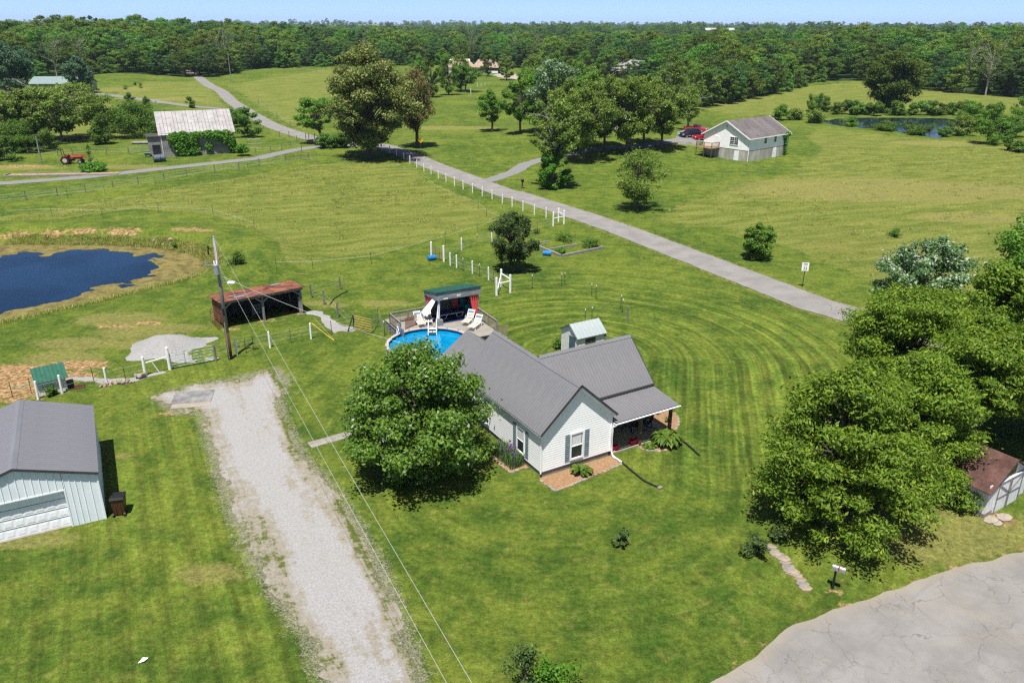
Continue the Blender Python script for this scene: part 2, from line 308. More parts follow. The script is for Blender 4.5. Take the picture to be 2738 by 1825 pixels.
def road_material(name,cracks):
    t=NT(name); P=t.pos(); c=t.mix(t.mr(t.noise(P,.5,5,.6),.3,.7),(.172,.163,.155),(.222,.212,.203))
    c=t.mix(t.mr(t.noise(P,.16,4,.6,.6),.55,.72,0,.45),c,(.245,.22,.185)); g=t.noise(P,30,3,.8); c=t.mix(1.,c,t.mr(g,.2,.8,.80,1.2),'MULTIPLY')
    if cracks:
        d=t.N('TexVoronoi',feature='DISTANCE_TO_EDGE'); w=t.N('VectorMath',operation='ADD'); nz=t.N('TexNoise'); nz.inputs['Scale'].default_value=.9; nz.inputs['Detail'].default_value=6
        sc=t.N('VectorMath',operation='SCALE'); t.l.new(P,nz.inputs['Vector']); t.l.new(nz.outputs['Color'],sc.inputs[0]); sc.inputs['Scale'].default_value=1.8
        t.l.new(P,w.inputs[0]); t.l.new(sc.outputs[0],w.inputs[1]); t.l.new(w.outputs[0],d.inputs['Vector']); d.inputs['Scale'].default_value=.46
        ck=t.math('MULTIPLY',t.mr(d.outputs['Distance'],.004,.016,1,0),t.mr(t.noise(P,.42,3),.36,.52)); c=t.mix(t.math('MULTIPLY',ck,.6),c,(.10,.095,.088))
        d2=t.N('TexVoronoi',feature='DISTANCE_TO_EDGE'); t.l.new(w.outputs[0],d2.inputs['Vector']); d2.inputs['Scale'].default_value=1.25
        ck=t.math('MULTIPLY',t.mr(d2.outputs['Distance'],.006,.022,1,0),t.mr(t.noise(P,.3,3),.48,.6)); c=t.mix(t.math('MULTIPLY',ck,.5),c,(.12,.12,.09))
        st=t.mr(t.noise(t.mapv(P,(.18,1.3,1),R(38)),.8,4,.6),.52,.72,0,.6); c=t.mix(st,c,(.14,.135,.13)); c=t.mix(t.mr(t.noise(P,.22,2,.5,1.),.60,.63,0,.35),c,(.15,.147,.145)); c=t.mix(t.mr(t.attr('inset').outputs['Fac'],0.,.8,.55,0.),c,(.25,.215,.16))
    return t.done(t.pbr(c,.85,.2,normal=t.bump(g,.35,.02)))
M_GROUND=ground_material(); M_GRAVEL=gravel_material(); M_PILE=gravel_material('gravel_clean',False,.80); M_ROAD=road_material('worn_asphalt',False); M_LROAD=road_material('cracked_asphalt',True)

# ------------------------------------------------------------------ the ground sheet
rows=list(np.arange(-25,112,.5)); 
while rows[-1]<9000: rows.append(rows[-1]*1.0125)
rows=np.array(rows); ncol=400; uu=np.linspace(-1,1,ncol)
hw=60+1.12*np.maximum(rows,0); X=(uu[None,:]*hw[:,None]); Y=np.repeat(rows[:,None],ncol,1)
Zt=terrain(X.ravel(),Y.ravel()); x=X.ravel(); y=Y.ravel()
nr=len(rows); i=np.arange(nr-1)[:,None]*ncol+np.arange(ncol-1)[None,:]; i=i.ravel()
gm=np_mesh('ground',np.stack([x,y,Zt],1),np.stack([i,i+1,i+ncol+1,i+ncol],1),True)
mead=np.zeros(x.shape)
for mi,pl in enumerate(MEADOWS):
    s=poly_sd(pl,x,y); w=2.5 if mi==0 else 7.; mead=np.maximum(mead,sst(-w,w,s))
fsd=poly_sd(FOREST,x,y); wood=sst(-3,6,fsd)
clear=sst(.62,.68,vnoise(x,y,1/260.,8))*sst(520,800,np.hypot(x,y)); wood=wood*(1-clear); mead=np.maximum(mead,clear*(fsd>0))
dry=blobs(BLOBS_DRY,x,y); dirt=np.maximum(.74*blobs(BLOBS_DIRT,x,y),.95*blobs(BLOBS_DIRT[:6],x,y))
psd=poly_sd(POND1,x,y); dirt=np.maximum(dirt,.52*sst(-1.2,0,psd))
gsd=poly_sd(DRV,x,y); grav=sst(-1.5,1.2,gsd)*.88
lsd=poly_sd(LROAD,x,y); dry=np.maximum(dry,.30*sst(-9,-1,lsd)); dirt=np.maximum(dirt,.44*sst(-1.0,-.1,lsd)); rdd=np.abs(line_d(ROAD_PRE,x,y)-2.3); dry=np.maximum(dry,.62*sst(1.0,.2,rdd)); dirt=np.maximum(dirt,.45*sst(.6,.1,rdd))
m=np.stack([mead,dry,dirt,np.ones_like(x)],1)
attr(gm,'mask',m,'FLOAT_COLOR'); attr(gm,'wood',wood); attr(gm,'grav',grav)
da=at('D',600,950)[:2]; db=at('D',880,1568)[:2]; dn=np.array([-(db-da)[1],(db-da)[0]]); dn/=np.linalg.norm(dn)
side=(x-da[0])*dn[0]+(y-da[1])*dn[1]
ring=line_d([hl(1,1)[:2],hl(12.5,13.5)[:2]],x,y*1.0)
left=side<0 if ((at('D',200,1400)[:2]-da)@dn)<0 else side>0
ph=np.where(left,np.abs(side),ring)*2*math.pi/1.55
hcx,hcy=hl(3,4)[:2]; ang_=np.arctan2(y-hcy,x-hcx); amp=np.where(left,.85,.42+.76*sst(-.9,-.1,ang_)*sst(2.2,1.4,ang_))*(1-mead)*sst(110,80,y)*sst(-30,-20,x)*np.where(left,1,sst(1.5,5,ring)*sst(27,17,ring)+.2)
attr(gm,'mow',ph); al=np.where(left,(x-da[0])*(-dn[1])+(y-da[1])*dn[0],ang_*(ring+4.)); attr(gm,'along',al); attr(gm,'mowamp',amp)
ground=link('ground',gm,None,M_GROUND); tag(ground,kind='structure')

def patch(name,field,bbox,res,zoff,mat,kind='structure',zflat=None,parent=None):
    """sheet cut along field=0 (inside > 0) by marching squares, laid on the terrain"""
    x0,x1,y0,y1=bbox; nx=int((x1-x0)/res)+2; ny=int((y1-y0)/res)+2
    gx=x0+np.arange(nx)*res; gy=y0+np.arange(ny)*res; GX,GY=np.meshgrid(gx,gy,indexing='ij'); F=field(GX,GY); ins=F>0
    V=[];idx={};faces=[]
    def vert(k,p):
        if k not in idx: idx[k]=len(V); V.append(p)
        return idx[k]
    cnt=ins[:-1,:-1].astype(int)+ins[1:,:-1]+ins[1:,1:]+ins[:-1,1:]
    for ii,jj in zip(*np.nonzero(cnt)):
        cs=[(ii,jj),(ii+1,jj),(ii+1,jj+1),(ii,jj+1)]; poly=[]
        for q in range(4):
            a=cs[q];b=cs[(q+1)%4]; fa=F[a];fb=F[b]
            if fa>0: poly.append(vert(a,(gx[a[0]],gy[a[1]])))
            if (fa>0)!=(fb>0):
                t=fa/(fa-fb); t=min(max(t,.03),.97); k=(min(a,b),max(a,b))
                poly.append(vert(k,(gx[a[0]]+(gx[b[0]]-gx[a[0]])*t,gy[a[1]]+(gy[b[1]]-gy[a[1]])*t)))
        if len(poly)>=3: faces.append(poly)
    V=np.array(V); z=(terrain(V[:,0],V[:,1]) if zflat is None else np.full(len(V),zflat))+zoff
    me=bpy.data.meshes.new(name); me.from_pydata(np.column_stack([V,z]).tolist(),[],faces); me.polygons.foreach_set('use_smooth',[True]*len(me.polygons)); me.update(); attr(me,'inset',field(V[:,0],V[:,1]))
    o=link(name,me,parent,mat); tag(o,kind=kind); return o
def bb(pts,m=2.):
    a=np.array([p[:2] for p in pts]); return (a[:,0].min()-m,a[:,0].max()+m,a[:,1].min()-m,a[:,1].max()+m)
# roads
ROAD=smooth_line(RC,5)
def strip_field(pl,hwid,ns=.5,na=.35): return lambda x,y: hwid-line_d(pl,x,y)+(fbm(x,y,ns,2,3)-.5)*na
rn=[p for p in ROAD if p[1]<190]; rf=[p for p in ROAD if p[1]>150]
def strip_patch(name,pl,hwid,res,zoff,mat,ns=.6,na=.4,chunk=6):
    """walk along the line in pieces so that the grid stays small, then join"""
    L=smooth_line(pl,1); bxs=bb(L,hwid+1); return patch(name,strip_field(L,hwid,ns,na),bxs,res,zoff,mat)
road=strip_patch('road',rn+[p for p in rf if p[1]>=190] if False else ROAD[::-1],2.15,.5,.03,M_ROAD,.7,.35)
lr=patch('road',lambda x,y: poly_sd(LROAD,x,y)+(fbm(x,y,.9,6,4)-.5)*.45,(-6,60,-10,45),.25,.02,M_LROAD)
drive=patch('driveway',lambda x,y: poly_sd(DRV,x,y)-.45+(fbm(x,y,.45,4,3)-.5)*1.3+(fbm(x,y,2.6,9,3)-.5)*1.1,bb(DRV,2),.2,.015,M_GRAVEL)
# lanes: two wheel tracks each
M_LANE=gravel_material('lane_gravel',False,.56)
LANE=[gp('Z1',*p) for p in ((-500,1405),(0,1400),(600,1352),(1000,1305),(1400,1260),(1932,1198))]+[gp('Z2',*p) for p in ((150,1165),(350,1125),(480,1108),(640,1108),(760,1095))]
lane=patch('farm_lane',lambda x,y:np.maximum(.62-np.abs(line_d(LANE,x,y)-.0)+(fbm(x,y,.8,3,3)-.5)*.6, 1.5-line_d(LANE,x,y)+(fbm(x,y,.8,3,3)-.5)*.5),bb(LANE,3),.4,.03,M_LANE)
NDR=[gp('Z2',*p) for p in ((1760,1350),(1932,1288))]+[gp('Z3',*p) for p in ((120,1228),(260,1190),(430,1155),(600,1120),(800,1095),(1000,1085),(1150,1060),(1290,1035))]
nd=patch('neighbour_driveway',lambda x,y:1.35-line_d(NDR,x,y)+(fbm(x,y,.8,3,3)-.5)*.7,bb(NDR,3),.4,.03,M_LANE)
PARK=[gp('A1',*p) for p in ((30,600),(450,640),(640,600),(700,470),(560,400),(300,380),(60,430))]
pk=patch('parking_pad',lambda x,y:poly_sd(PARK,x,y)+(fbm(x,y,.8,3,3)-.5)*.8,bb(PARK,2),.4,.045,M_LANE)
UL=[gp('Z1',*p) for p in ((1735,835),(1580,825),(1440,815),(1200,785),(1000,758),(850,738),(700,722),(560,712))]
ul=patch('farm_track',lambda x,y:1.6-line_d(UL,x,y)+(fbm(x,y,.6,3,3)-.5)*.8,bb(UL,3),.5,.04,M_LANE)
# pale lot by the far house
LOT=[gp('A8',*p) for p in ((1190,930),(1300,890),(1900,890),(2160,1060),(2050,1220),(1900,1180),(1780,1020),(1560,1000),(1350,970))]
M_LOT=pm('pale_gravel',(.32,.27,.22),.9,coord='world',scale=.6); lot=patch('gravel_lot',lambda x,y:poly_sd(LOT,x,y)+(fbm(x,y,.3,3,3)-.5)*1.5,bb(LOT,3),1.,.08,M_LOT)
# ponds
def water_material(name,col,rough):
    t=NT(name); P=t.pos(); n=t.noise(t.mapv(P,(1,2.4,1),R(15)),1.5,4,.6); c=t.mix(t.mr(t.noise(P,.12,3),.35,.65),col,tuple(q*1.5 for q in col))
    return t.done(t.pbr(c,rough,.5,normal=t.bump(n,.12,.04),IOR=1.33))
M_WATER=water_material('pond_water',(.005,.018,.042),.08); M_WATER2=water_material('pond_water_far',(.012,.022,.028),.05)
p1=patch('pond',lambda x,y:poly_sd(POND1,x,y)+.5,bb(POND1,2),.6,0,M_WATER,zflat=WATER1)
p2=patch('pond',lambda x,y:poly_sd(POND2,x,y)+.6,bb(POND2,2),.8,0,M_WATER2,zflat=WATER2)
t=NT('algae_mat'); P=t.pos(); f=t.noise(P,1.2,6,.7); c=t.mix(t.mr(f,.3,.7),(.075,.062,.018),(.20,.165,.05)); c=t.mix(t.mr(t.noise(P,4,4,.7),.55,.75),c,(.07,.055,.02)); M_ALGAE=t.done(t.pbr(c,.8,.25,normal=t.bump(f,.4,.05)))
AW=PZ('Z5',[(-900,470),(0,470),(160,425),(400,448),(520,400),(720,365),(860,400),(1120,440),(1210,495),(1130,560),(900,625),(730,672),(560,720),(330,790),(140,815),(0,835),(-900,1000)],WATER1)
def algf(x,y):
    n=fbm(x,y,.33,11,5); n2=fbm(x,y,1.3,4,3)
    return np.minimum(poly_sd(POND1,x,y)+.3, -poly_sd(AW,x,y)+(n-.5)*6.+(n2-.5)*2.4-.6)
alg=patch('pond_algae',algf,bb(POND1,2),.28,.012,M_ALGAE,kind='stuff',zflat=WATER1)
# ------------------------------------------------------------------ building materials
M_SIDING=pm('white_vinyl_siding',(.87,.87,.87),.5,.03,1.5,fine=.03,spec=.35)
M_TRIM=pm('white_trim',(.82,.82,.82),.45,.03,2,fine=.03)
M_ROOFM=pm('grey_metal_roof',(.150,.149,.156),.38,.07,.8,fine=.05,spec=.45)
M_ROOFD=pm('dark_roof_trim',(.045,.045,.05),.5,.1)
M_CONC=pm('concrete',(.215,.20,.175),.9,.2,1.6,bump=.2,bscale=30)
M_CONCD=pm('stained_concrete',(.36,.345,.30),.9,.3,.9,bump=.25,stretch=(1,1,.35))
M_PORCH=pm('porch_concrete',(.27,.235,.19),.85,.12,1.2)
M_GLASS=NT('window_glass'); M_GLASS=M_GLASS.done(M_GLASS.pbr((.02,.025,.03),.05,.6))
M_BLIND=pm('window_blind',(.62,.63,.62),.6,.1,8,stretch=(.2,.2,6))
M_SHUT=pm('grey_shutter',(.17,.22,.24),.6,.22,3,stretch=(1,1,3))
M_WOOD=pm('weathered_post',(.115,.080,.055),.85,.35,2.5,bump=.3,stretch=(6,6,.6))
M_GREY=pm('grey_weathered_wood',(.21,.205,.20),.9,.4,2.2,bump=.4,bscale=18,stretch=(5,5,.5))
M_DECK=pm('deck_board',(.25,.228,.20),.85,.22,1.4,bump=.2,stretch=(.5,6,1))
M_LATT=pm('lattice_wood',(.27,.225,.17),.9,.3,2)
M_TIN=pm('garage_wall_metal',(.68,.73,.76),.45,.04,1.2,fine=.03,spec=.4)
M_TIND=pm('garage_door_white',(.80,.82,.84),.45,.03)
M_GROOF=pm('garage_roof_metal',(.150,.153,.170),.42,.06,.7,fine=.05,spec=.45)
M_RUST=pm('rusty_roof',(.115,.040,.026),.75,.45,.9,col2=(.26,.10,.055),bump=.15,fine=.3)
M_RUSTW=pm('rusty_wall',(.12,.045,.026),.8,.5,2.,stretch=(4,4,.5),fine=.3)
M_BLACKW=pm('dark_barn_boards',(.055,.05,.046),.9,.4,2,stretch=(5,5,.5))
M_GREEN=pm('green_metal_roof',(.024,.098,.066),.5,.15,2)
M_DGREEN=pm('dark_green_roof',(.012,.07,.05),.6,.2,2)
M_WHITEP=pm('chipped_white_paint',(.62,.62,.61),.75,.18,3,stretch=(3,3,.6),bump=.15)
def rust_tin(name,a,b,seam):
    t=NT(name); v=t.pos('obj'); c=t.mix(t.mr(t.noise(v,.6,4),.3,.7),a,b); r=t.mr(t.noise(t.mapv(v,(.5,2,1)),1.1,6,.7),.5,.7)
    return t.done(t.pbr(t.mix(t.math('MULTIPLY',r,seam),c,(.20,.085,.05)),.5,.4))
M_BARNTIN=rust_tin('barn_tin',(.25,.245,.245),(.34,.335,.335),.42)
M_PALETIN=rust_tin('pale_tin',(.27,.31,.32),(.34,.38,.38),.10)
M_SHING=pm('old_shingles',(.115,.100,.100),.9,.25,.5,stretch=(1,.25,1),fine=.2)
M_RED=pm('red_plastic',(.50,.012,.045),.45,.08)
M_BLACK=pm('black_plastic',(.012,.012,.013),.5,.15)
M_BLUE=pm('blue_plastic',(.012,.16,.46),.35,.15)
M_STEEL=pm('galvanised_steel',(.40,.41,.43),.4,.12,metal=.6)
_pan={}
def panel_mesh(w,L,rib,h=.032,key=''):
    k=(round(w,3),round(L,3),round(rib,3),h)
    if k in _pan: return _pan[k]
    m=MB(); prof=[]; n=max(1,int(round(w/rib)))
    for i in range(n):
        a=i*w/n; prof+=[(a,h),(a+.03,h),(a+.045,0.),(a+w/n-.018,0.)]
    prof+=[(w,h)]
    vs=[(x,y,z) for y in (0,L) for x,z in prof]; q=len(prof)
    m.add(vs,[(i,i+1,q+i+1,q+i) for i in range(q-1)])
    vs=[(0,0,-.02),(w,0,-.02),(w,L,-.02),(0,L,-.02)]; m.add(vs,[(3,2,1,0)])
    me=m.mesh('roof_panel',fix=False); _pan[k]=me; return me
def slope(parent,e0,e1,up,mat,pw=.914,rib=.2286,name='roof_panel'):
    """metal panels: eave from e0 to e1, running up by vector up"""
    e0=Vector(e0);e1=Vector(e1);up=Vector(up);ex=(e1-e0);W=ex.length;ex.normalize();L=up.length;ey=up.normalized();ez=ex.cross(ey)
    if ez.z<0: e0,e1=e1,e0; ex=-ex; ez=-ez
    n=max(1,int(math.ceil(W/pw-.02))); out=[]
    for i in range(n):
        w=min(pw,W-i*pw); me=panel_mesh(w,L,rib)
        if not me.materials: me.materials.append(mat)
        elif me.materials[0]!=mat: me=me.copy(); me.materials.clear(); me.materials.append(mat)
        o=link(name,me,parent); p=e0+ex*(i*pw); M=Matrix((( ex.x,ey.x,ez.x,p.x),(ex.y,ey.y,ez.y,p.y),(ex.z,ey.z,ez.z,p.z),(0,0,0,1))); o.matrix_local=M; out.append(o)
    return out
def siding(parent,p0,p1,z0,top,expo=.148,mat=None,name='siding'):
    """lapped boards on the wall line p0->p1 (outside is right of it); top(s) = wall height at distance s, or a number"""
    p0=Vector((*p0,0));p1=Vector((*p1,0));d=p1-p0;L=d.length;d.normalize();n=Vector((d.y,-d.x,0)); m=MB(); z=z0
    fn=top if callable(top) else (lambda s:top); zm=max(fn(i*L/60) for i in range(61))
    S=[i*L/120 for i in range(121)]
    def ext(z):
        q=[s for s in S if fn(s)>=z-1e-6]; return (min(q),max(q)) if q else None
    while z<zm-.01:
        z2=min(z+expo,zm); a=ext(z); b=ext(z2) or a
        if not a: break
        if b is a and z2>=zm-1e-4 and callable(top): c=(a[0]+a[1])/2; b=(c-.01,c+.01)
        P=lambda s,o,h: p0+d*s+n*o+Vector((0,0,h))
        m.add([P(a[0],.012,z),P(a[1],.012,z),P(b[1],.004,z2),P(b[0],.004,z2),P(a[0],0,z),P(a[1],0,z)],[(0,1,2,3),(4,5,1,0)])
        z=z2
    return m.build(name,mat or M_SIDING,parent,kind='stuff')
def window(parent,p,dr,w,h,z,blind=.5,mull=False,name='window',frame=M_TRIM,fw=.09,grid=False):
    """sash window; p = left bottom on the wall (x,y), dr = unit along wall, outside on the right"""
    d=Vector((*dr,0));n=Vector((d.y,-d.x,0)); P=lambda s,o,hh: Vector((*p,0))+d*s+n*o+Vector((0,0,hh))
    g=MB(); g.add([P(0,.024,z),P(w,.024,z),P(w,.024,z+h),P(0,.024,z+h)],[(0,1,2,3)]); wo=g.build(name,M_GLASS,parent)
    if blind:
        b=MB(); b.add([P(fw*.4,.027,z+h*(1-blind)),P(w-fw*.4,.027,z+h*(1-blind)),P(w-fw*.4,.027,z+h),P(fw*.4,.027,z+h)],[(0,1,2,3)]); b.build('blind',M_BLIND,wo)
    f=MB()
    for a,b,c,e in ((-fw,0,z-fw,z+h+fw),(w,w+fw,z-fw,z+h+fw)): f.bar(P((a+b)/2,.03,c),P((a+b)/2,.03,e),fw,.07)
    for c in (z-fw/2,z+h+fw/2): f.bar(P(0,.032,c),P(w,.032,c),.08,fw)
    f.bar(P(0,.036,z+h*.5),P(w,.036,z+h*.5),.04,.05)
    if mull: f.bar(P(w/2,.038,z),P(w/2,.038,z+h),.07,.05)
    if grid:
        for i in range(1,4): f.bar(P(w*i/4,.034,z),P(w*i/4,.034,z+h),.025,.02)
        for i in (1,3): f.bar(P(0,.034,z+h*i/4),P(w,.034,z+h*i/4),.02,.025)
    f.build('frame',frame,wo); return wo
# ------------------------------------------------------------------ white T-shaped house
def make_house():
    h=empty('farm_house',HC,HANG,'white sided house with grey ribbed metal roof and front porch beside the leafy maple','house')
    Wd,Dp,RZ,ez=4.88,9.45,5.31,2.86; sl=(RZ-ez)/(Wd/2+.2)
    MB().box(.06,Wd-.06,.06,Dp-.06,-.4,.36).box(4.8,9.5,2.42,6.95,-.4,.36).box(.2,4.7,9.4,13.2,-.4,.33).build('foundation',M_CONC,h)
    core=MB(); core.prism([(.03,.3),(Wd-.03,.3),(Wd-.03,2.9),(Wd/2,RZ-.12),(.03,2.9)],'y',.03,Dp-.03); core.build('wall',M_SIDING,h)
    core=MB(); core.prism([(2.38,.3),(7.02,.3),(7.02,2.9),(4.7,5.05),(2.38,2.9)],'x',4.0,9.57); core.build('wall',M_SIDING,h)
    core=MB(); core.prism([(.03,.3),(4.85,.3),(4.85,2.15),(2.44,3.8),(.03,2.15)],'y',9.4,13.2); core.build('wall',M_SIDING,h)
    gab=lambda s: RZ-.1-sl*abs(s-Wd/2)
    siding(h,(0,0),(Wd,0),.36,gab); siding(h,(0,Dp),(0,0),.36,2.95); siding(h,(Wd,0),(Wd,2.36),.36,2.95)
    siding(h,(4.9,2.36),(9.6,2.36),.36,2.75); siding(h,(9.6,2.36),(9.6,7.05),.36,lambda s:5.08-.92*abs(s-2.34)); siding(h,(0,13.2),(0,9.47),.36,2.15); siding(h,(4.88,13.2),(0,13.2),.36,lambda s:3.8-.7*abs(s-2.44))
    for x,y in ((0,0),(Wd,0)): MB().box(x-.05,x+.05,y-.05,y+.05,.34,2.86).build('corner_trim',M_TRIM,h)
    # window and shutters on the gable
    window(h,(2.05,0),(1,0),.74,1.55,.66,.52,name='window',fw=.11)
    for x in (1.62,2.98): 
        m=MB().box(x,x+.30,-.055,-.02,.6,2.28)
        for i in range(12): m.box(x+.04,x+.26,-.064,-.055,.68+i*.13,.75+i*.13)
        m.build('shutter',M_SHUT,h)
    window(h,(0,2.52),(0,-1),.70,1.5,.66,.45,fw=.11)
    MB().box(-.055,-.02,1.32,1.62,.62,2.25).build('shutter',M_SHUT,h); MB().box(-.055,-.02,2.70,3.0,.62,2.25).build('shutter',M_SHUT,h)
    window(h,(0,6.9),(0,-1),.70,1.5,.66,.45,fw=.11)
    window(h,(5.9,2.36),(1,0),.8,1.3,.8,.5); 
    d=MB().box(7.35,8.2,2.28,2.34,.38,2.38).build('door',M_TRIM,h); MB().cyl(8.1,2.24,1.3,1.38,.03,8).build('handle',M_STEEL,d)
    # roofs
    slope(h,(-.22,-.27,ez-.02),(-.22,9.62,ez-.02),(Wd/2+.22,0,RZ-ez+.02),M_ROOFM)
    slope(h,(Wd+.22,-.27,ez-.02),(Wd+.22,9.62,ez-.02),(-Wd/2-.22,0,RZ-ez+.02),M_ROOFM)
    slope(h,(2.75,2.1,2.80),(9.82,2.1,2.80),(0,2.6,2.40),M_ROOFM); slope(h,(2.75,7.3,2.80),(9.82,7.3,2.80),(0,-2.6,2.40),M_ROOFM)
    slope(h,(-.3,9.62,2.0),(-.3,13.55,2.0),(2.75,0,2.0),M_ROOFM); slope(h,(5.2,9.62,2.0),(5.2,13.55,2.0),(-2.75,0,2.0),M_ROOFM)
    slope(h,(4.98,-.36,2.33),(9.78,-.36,2.33),(0,2.66,.30),M_ROOFM)
    for (a,b) in (((2.44,-.29,RZ+.015),(2.44,9.64,RZ+.015)),((2.75,4.7,5.215),(9.84,4.7,5.215)),((2.45,9.6,4.015),(2.45,13.57,4.015))):
        a=Vector(a);b=Vector(b);dd=(b-a).normalized();s=Vector((dd.y,-dd.x,0)); m=MB()
        m.add([a+s*.17+Vector((0,0,-.12)),a+Vector((0,0,.03)),a-s*.17+Vector((0,0,-.12)),b+s*.17+Vector((0,0,-.12)),b+Vector((0,0,.03)),b-s*.17+Vector((0,0,-.12))],[(0,1,4,3),(1,2,5,4)]); m.build('ridge_cap',M_ROOFM,h,fix=False)
    # rake boards, soffits, fascia, gutters
    for sx in (-1,1):
        m=MB(); ex=Wd/2+sx*(Wd/2+.23); m.bar((ex,-.29,ez-.03),(Wd/2,-.29,RZ-.02),.035,.13); m.build('rake_trim',M_ROOFD,h)
        m=MB(); m.bar((Wd/2+sx*(Wd/2+.19),-.25,ez-.10),(Wd/2,-.25,RZ-.13),.03,.16); m.build('rake_board',M_TRIM,h)
        m=MB(); q=[(Wd/2+sx*(Wd/2+.2),-.24,ez-.10),(Wd/2,-.24,RZ-.10),(Wd/2,0.03,RZ-.10),(Wd/2+sx*(Wd/2+.2),0.03,ez-.10)]; m.add(q+[(a,b,c-.03) for a,b,c in q],[(0,1,2,3),(7,6,5,4),(0,4,5,1),(1,5,6,2),(2,6,7,3),(3,7,4,0)]); m.build('soffit',M_TRIM,h)
    MB().box(-.2,.02,-.2,9.5,2.72,2.80).build('soffit',M_TRIM,h); MB().box(Wd-.02,Wd+.2,-.2,2.1,2.72,2.80).build('soffit',M_TRIM,h)
    MB().box(2.9,9.8,2.02,2.12,2.66,2.79).build('fascia',M_ROOFD,h); m=MB(); m.bar((9.8,2.1,2.76),(9.8,4.7,5.16),.04,.14); m.build('rake_trim',M_ROOFD,h)
    MB().box(4.95,9.8,-.40,-.375,2.24,2.325).build('fascia',M_ROOFD,h)
    m=MB().prism([(-.49,2.27),(-.40,2.21),(-.40,2.23),(-.40,2.30),(-.49,2.30)],'x',4.95,9.84); m.build('gutter',M_TRIM,h)
    m=MB().box(4.98,9.72,-.32,2.3,2.2,2.235); m.build('porch_ceiling',M_TRIM,h)
    MB().box(4.98,9.7,-.1,.02,2.0,2.2).build('porch_beam',M_TRIM,h)
    for x in (7.22,9.58): MB().box(x-.085,x+.085,.02,.19,.05,2.2).build('porch_post',M_WOOD,h)
    MB().box(4.93,9.95,.02,2.38,-.3,.11).build('porch_slab',M_PORCH,h)
    m=MB().tube([(4.96,-.42,2.24),(4.96,-.3,2.1),(4.96,-.09,1.95),(4.96,-.09,.25),(4.97,-.16,.10),(4.98,-.3,.07),(5.0,-1.1,.05)],.048,8); m.build('downspout',M_TRIM,h)
    m=MB().tube([(-.12,-.05,2.75),(-.05,-.07,2.6),(-.06,-.08,.3)],.04,8); m.build('downspout',M_TRIM,h)
    m=MB().tube([(.35,9.9,2.3),(.35,9.9,3.7),(.30,9.9,3.85),(.22,9.9,3.78)],.035,8); m.build('service_mast',M_STEEL,h)
    MB().box(6.3,6.75,1.9,2.3,.105,.118).build('door_mat',M_BLACK,h)
    return h
house=make_house()
MAST=hl(.35,9.9,3.6)
